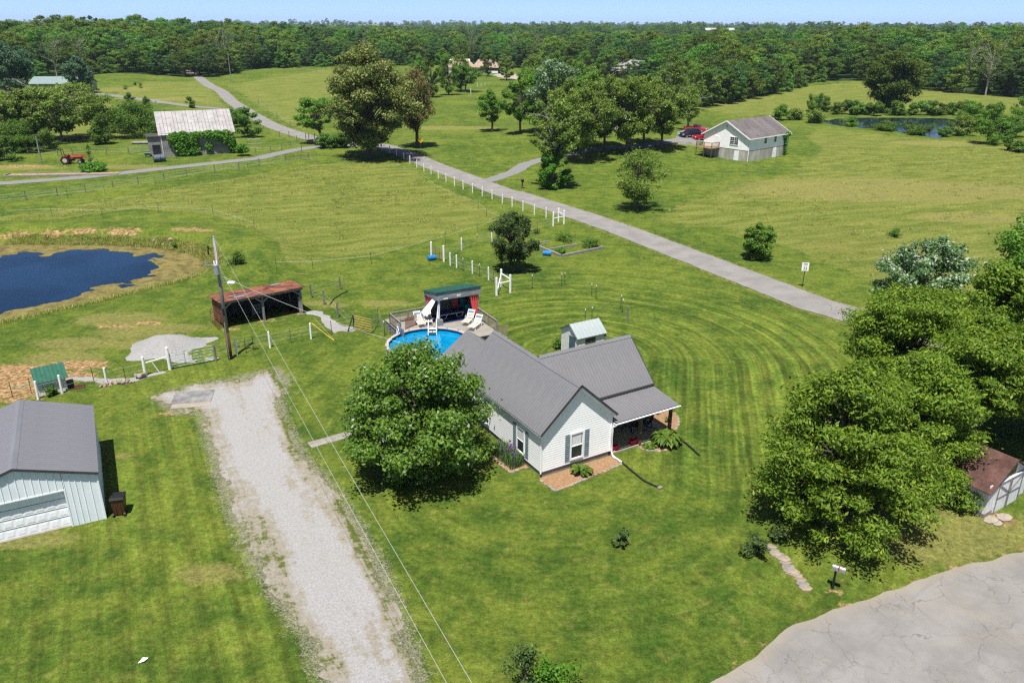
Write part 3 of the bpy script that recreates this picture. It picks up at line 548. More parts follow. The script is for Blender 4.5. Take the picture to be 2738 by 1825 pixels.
# ------------------------------------------------------------------ metal garage
def make_garage():
    ang=R(27.6); o=Vector((-21.1,35.03,0)); g=empty('garage',o,ang,'pale metal garage with grey ribbed roof and white panelled roll-up door','garage')
    Wd,Dp,ez=6.9,8.3,2.78; RZ=3.93
    core=MB(); core.prism([(-.04,-.2),(-.04,ez-.02),(-Wd/2,RZ-.05),(-Wd+.04,ez-.02),(-Wd+.04,-.2)],'y',.32,Dp-.04); core.build('wall',M_TIN,g)
    gab=lambda s: RZ-.04-(RZ-ez)/(Wd/2)*abs(s-Wd/2)
    # ribbed wall panels, one object per sheet
    def sheet(x0,x1,y,z0,facing):
        m=MB(); n=max(1,int(round((x1-x0)/.305))); P=[]
        for i in range(n):
            a=x0+(x1-x0)*i/n; P+=[(a,.0),(a+.02,.028),(a+.045,.028),(a+.065,.0)]
        P+=[(x1,0)]
        for (a,oa),(b,ob) in zip(P[:-1],P[1:]):
            za=gab(a+Wd);zb=gab(b+Wd); m.add([(a,y-oa,z0),(b,y-ob,z0),(b,y-ob,zb),(a,y-oa,za)],[(0,1,2,3)])
        return m.build('wall_panel',M_TIN,g,fix=False)
    x=0.; dr,dl,dt=-1.55,-6.43,2.14
    sheet(-.76,-.03,.0,-.1,0); sheet(dr+.02,-.76,.0,-.1,0)
    for i in range(5): sheet(dl+i*(dr-dl)/5,dl+(i+1)*(dr-dl)/5,.0,dt,0)
    sheet(-Wd,dl-.02,.0,-.1,0)
    m=MB(); n=27
    for i in range(n):
        a=Dp*i/n; b=Dp*(i+1)/n
        for (p,op),(q,oq) in zip([(a,0),(a+.02,.026),(a+.045,.026),(a+.065,0)],[(a+.02,.026),(a+.045,.026),(a+.065,0),(b,0)]): m.add([(op,p,-.1),(oq,q,-.1),(oq,q,ez),(op,p,ez)],[(0,1,2,3)])
    m.build('side_wall',M_TIN,g,fix=False)
    MB().box(-.035,.045,-.045,.03,-.1,ez).build('corner_trim',M_TIN,g)
    # door: 4 rows of raised panels
    d=MB().box(dl,dr,.22,.28,.0,dt).build('garage_door',M_TIND,g)
    nc=10; pwid=(dr-dl)/nc; pz=dt/4
    me=None
    for r in range(4):
        for c in range(nc):
            if me is None:
                q=MB(); q.prism([(.05,.10),(pwid-.05,.10),(pwid-.05,pz-.09),(.05,pz-.09)],'y',0,-.006); q.prism([(.095,.145),(pwid-.095,.145),(pwid-.095,pz-.135),(.095,pz-.135)],'y',-.006,-.012); me=q.mesh('door_panel'); me.materials.append(M_TIND)
            p=link('door_panel',me,d); p.location=(dl+c*pwid,.218,r*pz)
    for r in (1,2,3): MB().box(dl,dr,.212,.222,r*pz-.012,r*pz+.012).build('door_seam',M_GLASS,d)
    MB().box(dr-.01,dr+.05,-.03,.3,0,dt+.05).build('door_jamb',M_TIN,g); MB().box(dl,dr,-.03,.3,dt-.01,dt+.05).build('door_header',M_TIN,g)
    up=math.hypot(Wd/2+.12,RZ-ez)
    slope(g,(.12,-.14,ez),(.12,Dp+.1,ez),(-Wd/2-.12,0,RZ-ez+.02),M_GROOF); slope(g,(-Wd-.12,-.14,ez),(-Wd-.12,Dp+.1,ez),(Wd/2+.12,0,RZ-ez+.02),M_GROOF)
    m=MB(); a=-Wd/2; m.add([(a+.2,-.16,RZ-.02),(a,-.16,RZ+.055),(a-.2,-.16,RZ-.02),(a+.2,Dp+.12,RZ-.02),(a,Dp+.12,RZ+.055),(a-.2,Dp+.12,RZ-.02)],[(0,1,4,3),(1,2,5,4)]); m.build('ridge_cap',M_GROOF,g,fix=False)
    for sx in (0,1):
        m=MB(); m.bar((.12-sx*(Wd+.24),-.15,ez-.03),(a,-.15,RZ-.01),.04,.13); m.build('rake_trim',M_ROOFD,g)
    MB().box(-Wd+.05,-.06,.05,Dp-.1,-.3,.02).build('slab',M_CONC,g)
    return g
garage=make_garage()
# ------------------------------------------------------------------ rusty run-in shed
def make_runin():
    o=Vector((-24.17,62.62,hz(-24,62.6))); a=math.atan2(4.02,5.62); s=empty('run_in_shed',o,a,'open three-sided livestock shed with rusty red roof and wooden brace post','shed')
    L,D=6.9,2.9
    for x in (0.1,L/2-.05,L-.1): MB().box(x-.08,x+.08,-.06,.1,-.2,2.35).build('post',M_GREY,s)
    MB().box(L-.35,L-.05,-.03,.06,0,1.6).build('side_board',M_GREY,s)
    for x in (.1,L-.1): MB().box(x-.07,x+.07,D-.1,D,-.2,2.0).build('post',M_GREY,s)
    MB().box(-.1,L+.1,-.12,-.02,2.18,2.40).build('beam',M_GREY,s)
    for x,d in ((.1,1),(L/2-.05,1),(L/2-.05,-1),(L-.1,-1)): m=MB(); m.bar((x+d*.06,-.05,1.75),(x+d*.62,-.05,2.2),.09,.12); m.build('knee_brace',M_GREY,s)
    MB().box(0,L,D-.02,D+.02,0,2.05).build('back_wall',M_BLACKW,s)
    n=9
    for i in range(n):
        y0=D*i/n; y1=D*(i+1)/n-.012; z0=2.33-.12*i/n*2; MB().box(-.03-.01*(i%2),.0,y0,y1,.15,z0-.05).build('wall_sheet',M_RUSTW,s)
    MB().box(L,L+.03,0.05,D,.1,2.1).build('side_wall',M_BLACKW,s)
    rng=random.Random(3)
    for i in range(11):
        w=(L+.5)/11; x0=-.25+i*w; z=rng.uniform(0,.03); m=MB(); q=[]
        k=6
        for j in range(k+1): q.append((x0+w*1.03*j/k,.012*(j%2)))
        vs=[(x,-.35,2.46+z+dz) for x,dz in q]+[(x,D+.25,2.14+z+dz) for x,dz in q]
        vs+=[(x,y,zz-.03) for x,y,zz in vs]; K=k+1
        f=[(j,j+1,K+j+1,K+j) for j in range(k)]+[(2*K+j+1,2*K+j,3*K+j,3*K+j+1) for j in range(k)]+[(j,2*K+j,2*K+j+1,j+1) for j in range(k)]
        m.add(vs,f); m.build('roof_sheet',M_BARNTIN if i in (7,) and False else M_RUST,s,fix=False)
    for x,y,w,d in ((1.2,.2,.9,.5),(2.0,.8,.8,.25),(1.0,1.0,.6,.3),(5.1,2.3,.8,.5),(2.7,0.1,.7,.2)):
        sl=-.32/3.5; m=MB(); z=lambda yy:2.515+(yy+.35)*sl; m.add([(x,y,z(y)),(x+w,y,z(y)),(x+w,y+d,z(y+d)),(x,y+d,z(y+d))],[(0,1,2,3)]); m.build('bare_metal_patch',M_STEEL,s,fix=False)
    # pallet leaning inside
    p=MB()
    for i in range(5): p.box(3.0+i*.2,3.12+i*.2,1.9,1.93,.05,.95)
    for z in (.1,.5,.88): p.box(2.98,3.95,1.93,2.0,z,z+.08)
    pal=p.build('pallet',M_GREY,None); pal.matrix_world=Matrix.Translation(o)@Matrix.Rotation(a,4,'Z'); tag(pal,'grey wooden pallet standing inside the rusty open shed','pallet')
    # tube panel leaning at the left end
    g=empty('tube_gate',Vector(s.matrix_world@Vector((0,0,0))) if False else o,a,'rusty tube gate leaning on the left end of the open shed','gate')
    for i in range(6): m=MB(); z=.15+i*.2; m.tube([(-.55+.25*z,-.1,z),(-.55+.25*z,2.5,z)],.022,6); m.build('rail',M_RUSTW,g)
    for y in (-.1,1.2,2.5): m=MB(); m.tube([(-.55+.04,y,.1),(-.25,y,1.25)],.022,6); m.build('upright',M_RUSTW,g)
    return s
runin=make_runin()
# ------------------------------------------------------------------ small white shed behind the house
def box_shed(name,label,o,ang,W,D,ez,rz,wall,roof,cat='shed',nsheet=4,over=.15,axis='x',ridge=.5):
    """ridge runs along local x"""
    s=empty(name,o,ang,label,cat)
    MB().prism([(0,-.3),(D,-.3),(D,ez),(D*ridge,rz),(0,ez)],'x',0,W).build('wall',wall,s)
    y=D*ridge; zf=rz-(rz-ez)/y*(y+over); zb=rz-(rz-ez)/(D-y)*(D-y+over)
    slope(s,(-over,-over,zf+.03),(W+over,-over,zf+.03),(0,y+over,rz-zf),roof,pw=(W+2*over)/nsheet,rib=.3)
    slope(s,(-over,D+over,zb+.03),(W+over,D+over,zb+.03),(0,-(D-y)-over,rz-zb),roof,pw=(W+2*over)/nsheet,rib=.3)
    return s
ws=box_shed('garden_shed','small white block shed with pale tin roof and slate door behind the house',hl(11.2,12.4),HANG,2.45,2.2,2.12,2.85,M_WHITEP,M_PALETIN,ridge=.45)
MB().box(-.04,-.012,.35,1.1,0,1.95).build('door',pm('slate_blue_door',(.05,.10,.13),.6),ws); 
m=MB()
for zz in range(9): m.box(-.006,.003,1.15,2.2,.05+zz*.23,.26+zz*.23); 
m.build('block_course',M_WHITEP,ws)
wv=window(ws,(.75,0),(1,0),.8,.6,1.2,0,True,frame=M_BLACKW,fw=.05); 
m=MB(); m.bar((2.5,-.02,1.9),(3.2,-.05,0.05),.08,.16); m.build('leaning_board',M_CONC,ws)
# low green-roofed hut by the gate fence
go=gp('Z5',300,1478); ga=math.atan2(1.06,1.5)
gs=empty('green_roof_hut',go,ga,'low white hut with sloping green roof by the barnyard fence','hut')
MB().prism([(0,-.2),(1.35,-.2),(1.35,1.45),(0,1.05)],'x',0,1.75).build('wall',M_WHITEP,gs)
slope(gs,(-.15,-.2,1.02),(1.92,-.2,1.02),(0,1.75,.52),M_GREEN,pw=1.04,rib=.26)
# ------------------------------------------------------------------ old barn with vines
BN=gp('Z1',1215,1195); BA=math.atan2(5.5,11.84)
M_RSEAM=pm('rust_seam_streak',(.15,.085,.06),.8,.4,1.5)
def make_barn():
    b=empty('old_barn',BN,BA,'weathered grey plank barn with streaked tin roof and vine-covered front','barn'); L,D,ez,rz=13.1,11.5,4.2,7.7
    MB().prism([(.1,-.5),(D-.1,-.5),(D-.1,ez),(D/2,rz-.1),(.1,ez)],'x',.1,L-.1).build('wall_core',M_BLACKW,b)
    rng=random.Random(5); shared={}
    n=44
    for i in range(n):
        w=L/n; k=rng.randrange(6)
        if k not in shared:
            m=MB(); m.box(.015,w-.015,-.03,.06,.0,ez-.05); me=m.mesh('plank'); me.materials.append(M_GREY); shared[k]=me
        p=link('plank',shared[k],b); p.location=(i*w,rng.uniform(-.02,.03),rng.uniform(0,.14)+.35)
        p.scale=(1,1,.93)
    for i in range(30):
        w=D/30; y=i*w; top=ez+(rz-ez)*(1-abs((y+w/2)/(D/2)-1)); m=MB(); m.box(-.04,.05,y+.02,y+w-.02,.1+rng.uniform(0,.2),top-.1); m.build('plank',M_GREY,b)
    MB().box(-.05,L+.05,-.1,D+.1,-.6,.42).build('foundation',M_CONC,b)
    ns=22; w=(L+.7)/ns
    for r,(f0,f1) in enumerate(((-.06,.47),(.45,1.0))):
        for i in range(ns):
            y0=f0*D/2;y1=f1*D/2; z0=ez+(rz-ez)*f0+.05+.02*(r);z1=ez+(rz-ez)*f1+.05+.02*r
            m=MB(); x0=-.35+i*w; m.add([(x0,y0,z0),(x0+w*.93,y0,z0),(x0+w*.93,y1,z1),(x0,y1,z1),(x0+w*.95,y0,z0+.06),(x0+w*1.0,y0,z0+.06),(x0+w,y1,z1+.06),(x0+w*.95,y1,z1+.06)],[(0,1,2,3),(4,5,6,7),(1,4,7,2)]); m.build('roof_sheet',M_BARNTIN,b,fix=False)
            if r==0 or i%3: 
                m=MB(); m.add([(x0+w*.92,y0,z0+.065),(x0+w*1.02,y0,z0+.065),(x0+w*1.02,y1,z1+.065),(x0+w*.92,y1,z1+.065)],[(0,1,2,3)]); m.build('rust_seam',M_RSEAM,b,fix=False)
    for i in range(ns):
        x0=-.35+i*w; m=MB(); m.add([(x0,D+.3,ez),(x0+w,D+.3,ez),(x0+w,D/2,rz+.06),(x0,D/2,rz+.06)],[(3,2,1,0)]); m.build('roof_sheet',M_BARNTIN,b,fix=False)
    # lean-to
    l=MB(); l.box(-2.2,-.06,3.4,8,-.4,3.4); l.build('lean_to',M_GREY,b); MB().box(-2.5,.2,3.1,8.3,3.4,3.5).build('lean_to_roof',M_BLACKW,b); MB().box(-1.6,-.2,3.36,3.42,0.,1.9).build('doorway',M_GLASS,b)
    MB().box(.02,.12,-.09,-.03,0,ez).build('corner_board',M_WHITEP,b)
    return b
barn=make_barn()
# ------------------------------------------------------------------ white barn-house on the concrete basement
WB=Vector((43.5,149.8,0)); WA=math.atan2(8.7,10.07)
def make_wbarn():
    b=empty('white_barn_house',WB,WA,'white sided building on tall concrete basement with grey shingle roof and side deck','building'); L,D,bz,ez,rz=13.3,10.,2.15,4.5,7.15
    MB().box(0,L,0,D,-1.5,bz).build('basement',M_CONCD,b)
    MB().prism([(-.02,bz),(D+.02,bz),(D+.02,ez),(D/2,rz-.15),(-.02,ez)],'x',-.02,L+.02).build('wall',M_SIDING,b)
    siding(b,(-.03,-.03),(L,-.03),bz,ez,.2); siding(b,(-.03,D),(-.03,-.03),bz,lambda s: rz-.15-(rz-.15-ez)/(D/2)*abs(s-D/2),.2)
    for s0 in (0,1):
        y0,y1=(-.45,D/2) if s0==0 else (D+.45,D/2); z0=ez-.24
        nrow=8
        for i in range(nrow):
            f0=i/nrow; f1=(i+1)/nrow+.02; m=MB(); ya=y0+(y1-y0)*f0; yb=y0+(y1-y0)*min(f1,1); za=z0+(rz-z0)*f0+.035; zb=z0+(rz-z0)*min(f1,1)+.015
            m.add([(-.4,ya,za),(L+.4,ya,za),(L+.4,yb,zb),(-.4,yb,zb),(-.4,ya,za-.05),(L+.4,ya,za-.05),(L+.4,yb,zb-.05),(-.4,yb,zb-.05)],[(0,1,2,3),(7,6,5,4),(0,4,5,1),(1,5,6,2),(3,2,6,7),(0,3,7,4)]); m.build('shingle_course',M_SHING,b)
        for xx in (-.42,L+.42): m=MB(); m.bar((xx,y0,z0-.04),(xx,y1,rz-.05),.05,.2); m.build('rake_board',M_TRIM,b)
    MB().box(-.38,L+.38,-.42,-.02,ez-.32,ez-.26).build('soffit',M_TRIM,b); MB().box(-.4,L+.4,-.5,-.44,ez-.32,ez-.18).build('gutter',M_TRIM,b)
    for x in (5.0,8.3,11.4): window(b,(x,-.04),(1,0),.75,1.2,3.05,0,frame=M_TRIM,fw=.07,grid=False)
    window(b,(-.05,D-6.0+.0),(0,-1),1.75,1.35,2.95,0,True,fw=.08,grid=True)
    for (p0,p1,z0,h) in (((8.4,-.09),(9.4,-.09),-.1,1.95),): d=MB().box(p0[0],p1[0],-.12,-.0,z0,z0+h).build('basement_door',M_TRIM,b); MB().box(p0[0]+.1,p0[0]+.16,-.16,-.12,.9,1.0).build('handle',M_BLACK,d)
    d=MB().box(-.12,0,1.9,2.9,-.2,1.85).build('basement_door',M_TRIM,b); MB().box(-.15,-.12,2.7,2.76,.8,.9).build('handle',M_BLACK,d)
    MB().box(-.1,-.02,6.6,7.5,bz+.05,bz+2.05).build('upper_door',M_TRIM,b); MB().box(-.06,-.03,4.9,5.2,5.9,6.4).build('gable_vent',M_CONCD,b)
    m=MB(); m.tube([(.1,-.45,ez-.3),(.05,-.12,ez-.5),(.02,-.1,.2)],.06,6); m.build('downspout',M_TRIM,b)
    # side deck
    dk=MB(); dk.box(-2.6,-.06,6.2,9.9,bz-.12,bz+.02); de=dk.build('deck',M_WOOD,b); M_NEW=pm('deck_pine',(.34,.22,.12),.8,.2); de.data.materials.clear(); de.data.materials.append(M_NEW)
    for x,y in ((-2.5,6.3),(-2.5,9.8),(-.2,6.3),(-2.5,8.05)): MB().box(x-.06,x+.06,y-.06,y+.06,-1,bz+.95).build('deck_post',M_WOOD,b)
    for p,q in (((-2.5,6.3),(-2.5,9.8)),((-2.5,6.3),(-.2,6.3))):
        for z in (.2,.95): m=MB(); m.bar((*p,bz+z),(*q,bz+z),.06,.09); m.build('deck_rail',M_WOOD,b)
        k=14 if p[0]==q[0] else 9
        m=MB()
        for i in range(1,k): x=p[0]+(q[0]-p[0])*i/k; y=p[1]+(q[1]-p[1])*i/k; m.box(x-.02,x+.02,y-.02,y+.02,bz+.2,bz+.95)
        m.build('balusters',M_WOOD,b)
    return b
wbarn=make_wbarn()
ra=gp('A1',60,655); rb=gp('A1',455,690)
m=MB(); m.bar((ra.x,ra.y,ra.z-.1),(rb.x,rb.y,rb.z-.1),.25,1.5); rw=m.build('retaining_wall',M_CONCD); tag(rw,'low grey concrete retaining wall below the parked cars','wall')
# ------------------------------------------------------------------ shed under the trees at right
SO=gp('Y5',1880,1050); SA=math.atan2(2.16,3.38)
def make_tshed():
    s=empty('plank_shed',SO,SA,'old white-doored plank shed with brown roof under the right-hand trees','shed'); Wd,D,ez,rz=3.9,5.,1.72,2.95
    MB().prism([(0,-.3),(Wd,-.3),(Wd,ez),(Wd/2,rz),(0,ez)],'y',.05,D).build('wall',M_WHITEP,s)
    MB().box(-.04,Wd,-.02,D+.1,-.5,.25).build('foundation',M_CONC,s)
    Mb=pm('brown_roofing',(.085,.042,.034),.9,.4,1.2,fine=.3)
    for sx in (0,1):
        for i in range(6):
            y0=-.2+i*.9; x0=-.25 if sx==0 else Wd+.25; z0=ez-.15; m=MB(); m.add([(x0,y0,z0+.05),(Wd/2,y0,rz+.06),(Wd/2,y0+.9,rz+.06),(x0,y0+.9,z0+.05),(x0,y0,z0),(Wd/2,y0,rz),(Wd/2,y0+.9,rz),(x0,y0+.9,z0)],[(0,1,2,3),(7,6,5,4),(0,4,5,1),(2,6,7,3),(0,3,7,4)]); m.build('roof_strip',Mb,s)
    for k,(x0,x1) in enumerate(((.75,1.95),(1.98,3.2))):
        d=MB().box(x0,x1,-.06,.03,.05,1.9).build('shed_door',M_WHITEP,s)
        for i in range(6):
            w=(x1-x0)/6; MB().box(x0+i*w+.008,x0+(i+1)*w-.008,-.075,-.06,.06,1.89).build('plank',M_WHITEP,d)
        for a,b in (((x0,.95),(x1,.95)),((x0 if k==0 else x1,1.8),(x1 if k==0 else x0,1.0)),((x0,1.82),(x1,1.82)),((x0+.05,.1),(x0+.05,1.85)),((x1-.05,.1),(x1-.05,1.85))):
            m=MB(); m.bar((a[0],-.09,a[1]),(b[0],-.09,b[1]),.03,.09); m.build('brace',M_GREY,d)
    for i in range(4): w=.75/4; MB().box(i*w+.01,(i+1)*w-.01,-.01,.05,0,ez+.2).build('plank',M_WHITEP,s)
    for i in range(4): w=.7/4; MB().box(3.2+i*w+.01,3.2+(i+1)*w-.01,-.01,.05,0,ez+.2).build('plank',M_WHITEP,s)
    MB().box(1.5,2.4,.0,.045,2.0,2.55).build('loft_opening',M_GLASS,s)
    return s
tshed=make_tshed()
rngs=random.Random(8)
for i,(a,b,w) in enumerate(((1940,1065,1.0),(2040,1045,1.1),(1985,1090,.7))):
    p=gp('Y5',a,b); m=MB(); q=[(w*.5*(.8+.3*rngs.random())*math.cos(t*.9),w*.32*(.8+.3*rngs.random())*math.sin(t*.9)) for t in range(7)]; m.prism(q,'z',0,.05); o=m.build('doorstep_slab',M_PORCH); o.location=p; o.rotation_euler=(0,0,SA)
    tag(o,['broad tan slab before the plank shed doors, left one','tan slab before the plank shed doors, right one','small tan slab nearest the road before the plank shed'][i],'slab')
# ------------------------------------------------------------------ distant houses
def gable_house(name,label,o,ang,L,D,ez,rz,wall,roof,cat='house',chim=False,wins=2,hip=0):
    s=empty(name,o,ang,label,cat); MB().prism([(0,-1.),(D,-1.),(D,ez),(D/2,rz-.2),(0,ez)],'x',hip*.6,L-hip*.6).build('wall',wall,s)
    if hip: MB().box(.1,L-.1,.1,D-.1,-1,ez).build('lower_wall',wall,s)
    for y0 in (-.5,D+.5):
        m=MB(); z0=ez-.5*(rz-ez)/(D/2); q=[(-.4,y0,z0),(L+.4,y0,z0),(L+.4-hip,D/2,rz),(-.4+hip,D/2,rz)]; m.add(q+[(a,b,c-.12) for a,b,c in q],[(0,1,2,3),(7,6,5,4),(0,4,5,1),(1,5,6,2),(2,6,7,3),(3,7,4,0)]); r=m.build('roof',roof,s)
    if hip:
        for x0,x1 in ((-.4,-.4+hip),(L+.4,L+.4-hip)):
            z0=ez-.5*(rz-ez)/(D/2); m=MB(); m.add([(x0,-.5,z0),(x0,D+.5,z0),(x1,D/2,rz)],[(0,1,2)]); m.build('roof_hip',roof,s,fix=False)
    if chim: MB().box(L*.6,L*.6+.8,D*.45,D*.45+.8,rz-1.5,rz+2.2).build('chimney',pm('old_brick',(.28,.12,.09),.9,.3),s)
    for i in range(wins): x=L*(i+.6)/(wins+.2)-.5; window(s,(x,-.01),(1,0),1.,1.5,1.,.4)
    return s
fh=gp('A5',1000,1050); fh=Vector((fh.x-1,fh.y+4,fh.z))
gable_house('farmhouse','white farmhouse with grey roof half hidden behind the yard trees',fh+Vector((-14,4,0)),R(12),15,8,4.6,7.2,M_SIDING,M_SHING,'house',True,4)
gable_house('farmhouse_wing','blue-grey roofed porch wing of the house hidden in the trees',fh+Vector((-12,-.5,0)),R(12),10,4.3,2.6,3.9,M_SIDING,M_SHING,'house wing',False,3)
tr=pm('tan_roof',(.30,.22,.165),.9,.12,.5)
q=gp('A8',420,950); gable_house('tan_roof_house','far house with tan hipped roof showing left among the trees',Vector((q.x-9,q.y+26,q.z)),R(8),15,10,3.,6.5,M_SIDING,tr,'house',False,2,hip=4)
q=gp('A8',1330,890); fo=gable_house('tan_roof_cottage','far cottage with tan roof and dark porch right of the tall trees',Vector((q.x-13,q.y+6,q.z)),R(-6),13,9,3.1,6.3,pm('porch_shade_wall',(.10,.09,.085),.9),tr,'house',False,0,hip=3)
MB().box(7.5,13,-1.2,-1.1,.2,1.2).build('porch_skirt',M_TIN,fo)
q=gp('Z3',1040,575); db=empty('dark_barn',Vector((q.x-6,q.y+2,q.z)),R(35),'far black plank barn with silver tin roof in the clearing','barn'); db.scale=(1.05,1.05,1.05)
MB().prism([(0,-1),(9,-1),(9,4.),(4.5,7.),(0,4)],'y',0,16).build('wall',M_BLACKW,db); MB().box(-5,0,0,14,-1,3.2).build('side_lean_to',M_BLACKW,db)
for x0,x1,z0,z1 in ((-.6,4.5,3.7,7.15),(9.6,4.5,3.7,7.15),(-6,-.1,2.7,3.9)):
    m=MB(); m.add([(x0,-.6,z0),(x1,-.6,z1),(x1,16.6,z1),(x0,16.6,z0)],[(0,1,2,3)]); m.build('roof',M_BARNTIN,db,fix=False)
MB().box(.8,7.5,-.12,-.02,2.6,2.9).build('door_track',M_TRIM,db)
q=gp('Z3',1280,560); gable_house('white_shed','small white-roofed shed to the right of the dark far barn',Vector((q.x-3,q.y,q.z)),R(-12),8,6,2.6,4.,M_BLACKW,M_TRIM,'shed',False,0)
q=gp('Z1',420,722); uh=gable_house('ranch_house','low house with grey-green roof and tan garage door between dark trees',Vector((q.x-11,q.y+3,q.z)),R(6),19,10,3.1,5.1,pm('tan_wall',(.34,.33,.31),.9),pm('greygreen_roof',(.17,.23,.225),.8),'house',False,0); MB().box(6,12,-.1,-.02,0,2.6).build('garage_door',pm('tan_door',(.46,.42,.36),.7),uh)
for i,(zx,zy,L,c,lb) in enumerate(((2325,78,26,(.62,.55,.48),'long pale building roof far out on the right horizon'),(1905,77,30,(.7,.7,.7),'white farm building far out near the horizon'),(1955,75,20,(.72,.72,.72),'small white building far out beside another near the horizon'),(2700,66,18,(.7,.7,.68),'tiny white building on the horizon at far right'))):
    fx_,fy_,fz_=FARB[i]; gable_house('far_building',lb,Vector((fx_-L/2,fy_,hz(fx_,fy_))),0,L*.6,10,4.5,7.8,pm('far_wall_%d'%i,tuple(q*.5 for q in c)),pm('far_roof_%d'%i,tuple(q*.5 for q in c)),'building',False,0)
# ------------------------------------------------------------------ pool, deck, cabana
DA=math.atan2(.475,.88); DO=Vector((-6.0,61.5,0)); DZ=.85
PCX,PCY,PRR=-2.33,-3.63,3.42
M_POOLW=NT('pool_water'); _t=M_POOLW; P=_t.pos(); n=_t.noise(P,2.2,3,.5,.6)
M_POOLW=_t.done(_t.pbr(_t.mix(_t.mr(n,.35,.65),(.0,.17,.36),(.004,.22,.42)),.04,.5,normal=_t.bump(n,.08,.05)))
M_LINER=pm('pool_liner',(.004,.085,.22),.4,.12); M_RIM=pm('pool_rim',(.36,.33,.31),.6,.06); M_CHAIR=pm('cream_webbing',(.46,.44,.38),.6,.05); M_BLUEST=pm('blue_webbing',(.02,.16,.40),.6,.1)
M_NAVY=pm('navy_cover',(.006,.018,.075),.8,.2); M_CORAL=pm('coral_cloth',(.62,.09,.085),.85,.12); M_TEAL=pm('teal_cloth',(.01,.17,.20),.8,.15); M_WHITEC=pm('white_cloth',(.72,.72,.72),.85,.05)
M_CABW=pm('cabana_plywood',(.20,.215,.22),.85,.35,1.6,stretch=(.6,.6,3),bump=.2); M_CABI=pm('cabana_inside',(.22,.20,.18),.9,.3,1.6)
def make_pool():
    c=DO+Matrix.Rotation(DA,3,'Z')@Vector((PCX,PCY,0)); p=empty('swimming_pool',c,0,'round above-ground pool with bright blue water beside the deck','pool')
    n=20
    m=MB(); m.lathe(0,0,[(PRR-.08,-.2),(PRR-.08,.94)],40); m.f=m.f[:-2]; m.build('pool_wall',pm('pool_wall_steel',(.50,.52,.53),.5,.08),p,fix=False)
    m=MB(); m.lathe(0,0,[(PRR-.14,.05),(PRR-.14,.95)],40); m.f=m.f[:-2]; m.build('liner',M_LINER,p,fix=False,smooth=True)
    me=None
    for i in range(n):
        a=2*math.pi*i/n;b=2*math.pi*(i+1)/n; m=MB(); q=[]
        for z in (.94,1.0):
            for r in (PRR-.20,PRR+.06): q+=[(r*math.cos(a),r*math.sin(a),z),(r*math.cos(b),r*math.sin(b),z)]
        m.add(q,[(0,2,3,1),(4,5,7,6),(0,1,5,4),(2,6,7,3),(0,4,6,2),(1,3,7,5)]); m.build('rim_section',M_RIM,p)
        m=MB(); m.obox(((PRR)*math.cos(a),(PRR)*math.sin(a),.4),.10,.16,1.2,a); m.build('wall_upright',M_RIM,p)
    m=MB(); m.lathe(0,0,[(PRR-.141,.70),(PRR-.141,.72)],48); m.build('water',M_POOLW,p)
    return p
pool=make_pool(); W3=lambda x,y,z=0: DO+Matrix.Rotation(DA,3,'Z')@Vector((x,y,z))
def lattice(m,p,q,z0,z1,s=.14,t=.018):
    p=Vector((*p,0));q=Vector((*q,0));d=(q-p);L=d.length;d.normalize();h=z1-z0; k=-h
    while k<L:
        for sg in (0,1):
            a,b=k,k+h; za,zb=(z0,z1) if sg==0 else (z1,z0)
            if a<0: za+= (zb-za)*(-a)/h; a=0
            if b>L: zb=zb-(zb-za)*(b-L)/(b-a) if b>a else zb; b=L
            if b-a>.03: m.bar(p+d*a+Vector((0,0,za)),p+d*b+Vector((0,0,zb)),.012,.03)
        k+=s
def make_deck():
    d=empty('pool_deck',DO,DA,'weathered wooden deck with lattice railings wrapped round the pool','deck')
    m=MB(); y=-3.95
    while y<3.3:
        # board spans split by the pool circle
        segs=[(-3.55,3.55)]; dy=y+.07-PCY
        if abs(dy)<PRR+.05:
            r=math.sqrt((PRR+.05)**2-dy*dy); segs=[(PCX+r,3.55)]
        if y<-.9: segs=[(a if a>PCX else PCX,b) for a,b in segs if b>PCX]
        for a,b in segs:
            a=max(a,-3.55)
            if b-a>.1: m.box(a,b,y+.006,y+.134,DZ-.04,DZ)
        y+=.14
    m.build('deck_boards',M_DECK,d,kind='stuff')
    MB().box(-3.5,3.5,.3,3.2,-.2,DZ-.05).build('skirt',M_GREY,d); MB().box(1.9,3.5,-3.8,.3,-.2,DZ-.05).build('skirt',M_GREY,d)
    rails=[((-3.5,-.35),(-3.5,2.1)),((-3.5,2.1),(-.3,2.1)),((3.5,2.7),(3.5,-3.6))]
    for p,q in rails:
        L=math.hypot(q[0]-p[0],q[1]-p[1]); n=max(1,int(L/1.5))
        for i in range(n+1): x=p[0]+(q[0]-p[0])*i/n; yy=p[1]+(q[1]-p[1])*i/n; MB().box(x-.05,x+.05,yy-.05,yy+.05,.0,DZ+.98).build('rail_post',M_GREY,d)
        for z in (.2,.95): k=MB(); k.bar((*p,DZ+z),(*q,DZ+z),.09 if z>.5 else .04,.05 if z>.5 else .09); k.build('rail',M_GREY,d)
        k=MB(); lattice(k,p,q,DZ+.22,DZ+.92); k.build('lattice',M_LATT,d,kind='stuff')
    k=MB(); lattice(k,(-2.9,.3),(-1.6,.9),DZ+.02,DZ+.95,.12); k.build('lattice',pm('brown_lattice',(.22,.09,.05),.9,.3),d,kind='stuff')
    MB().box(-3.56,-3.46,-1.0,-.4,-.1,DZ+.55).build('end_panel',M_GREY,d)
    for i in range(4): MB().box(3.55+.26*i,3.83+.26*i,-3.4,-2.4,DZ-.24-.2*i,DZ-.2-.2*i).build('stair_tread',M_DECK,d)
    k=MB(); lattice(k,(3.55,-3.5),(4.5,-3.6),.35,1.3,.13); k.build('lattice',M_LATT,d,kind='stuff')
    return d
deck=make_deck()
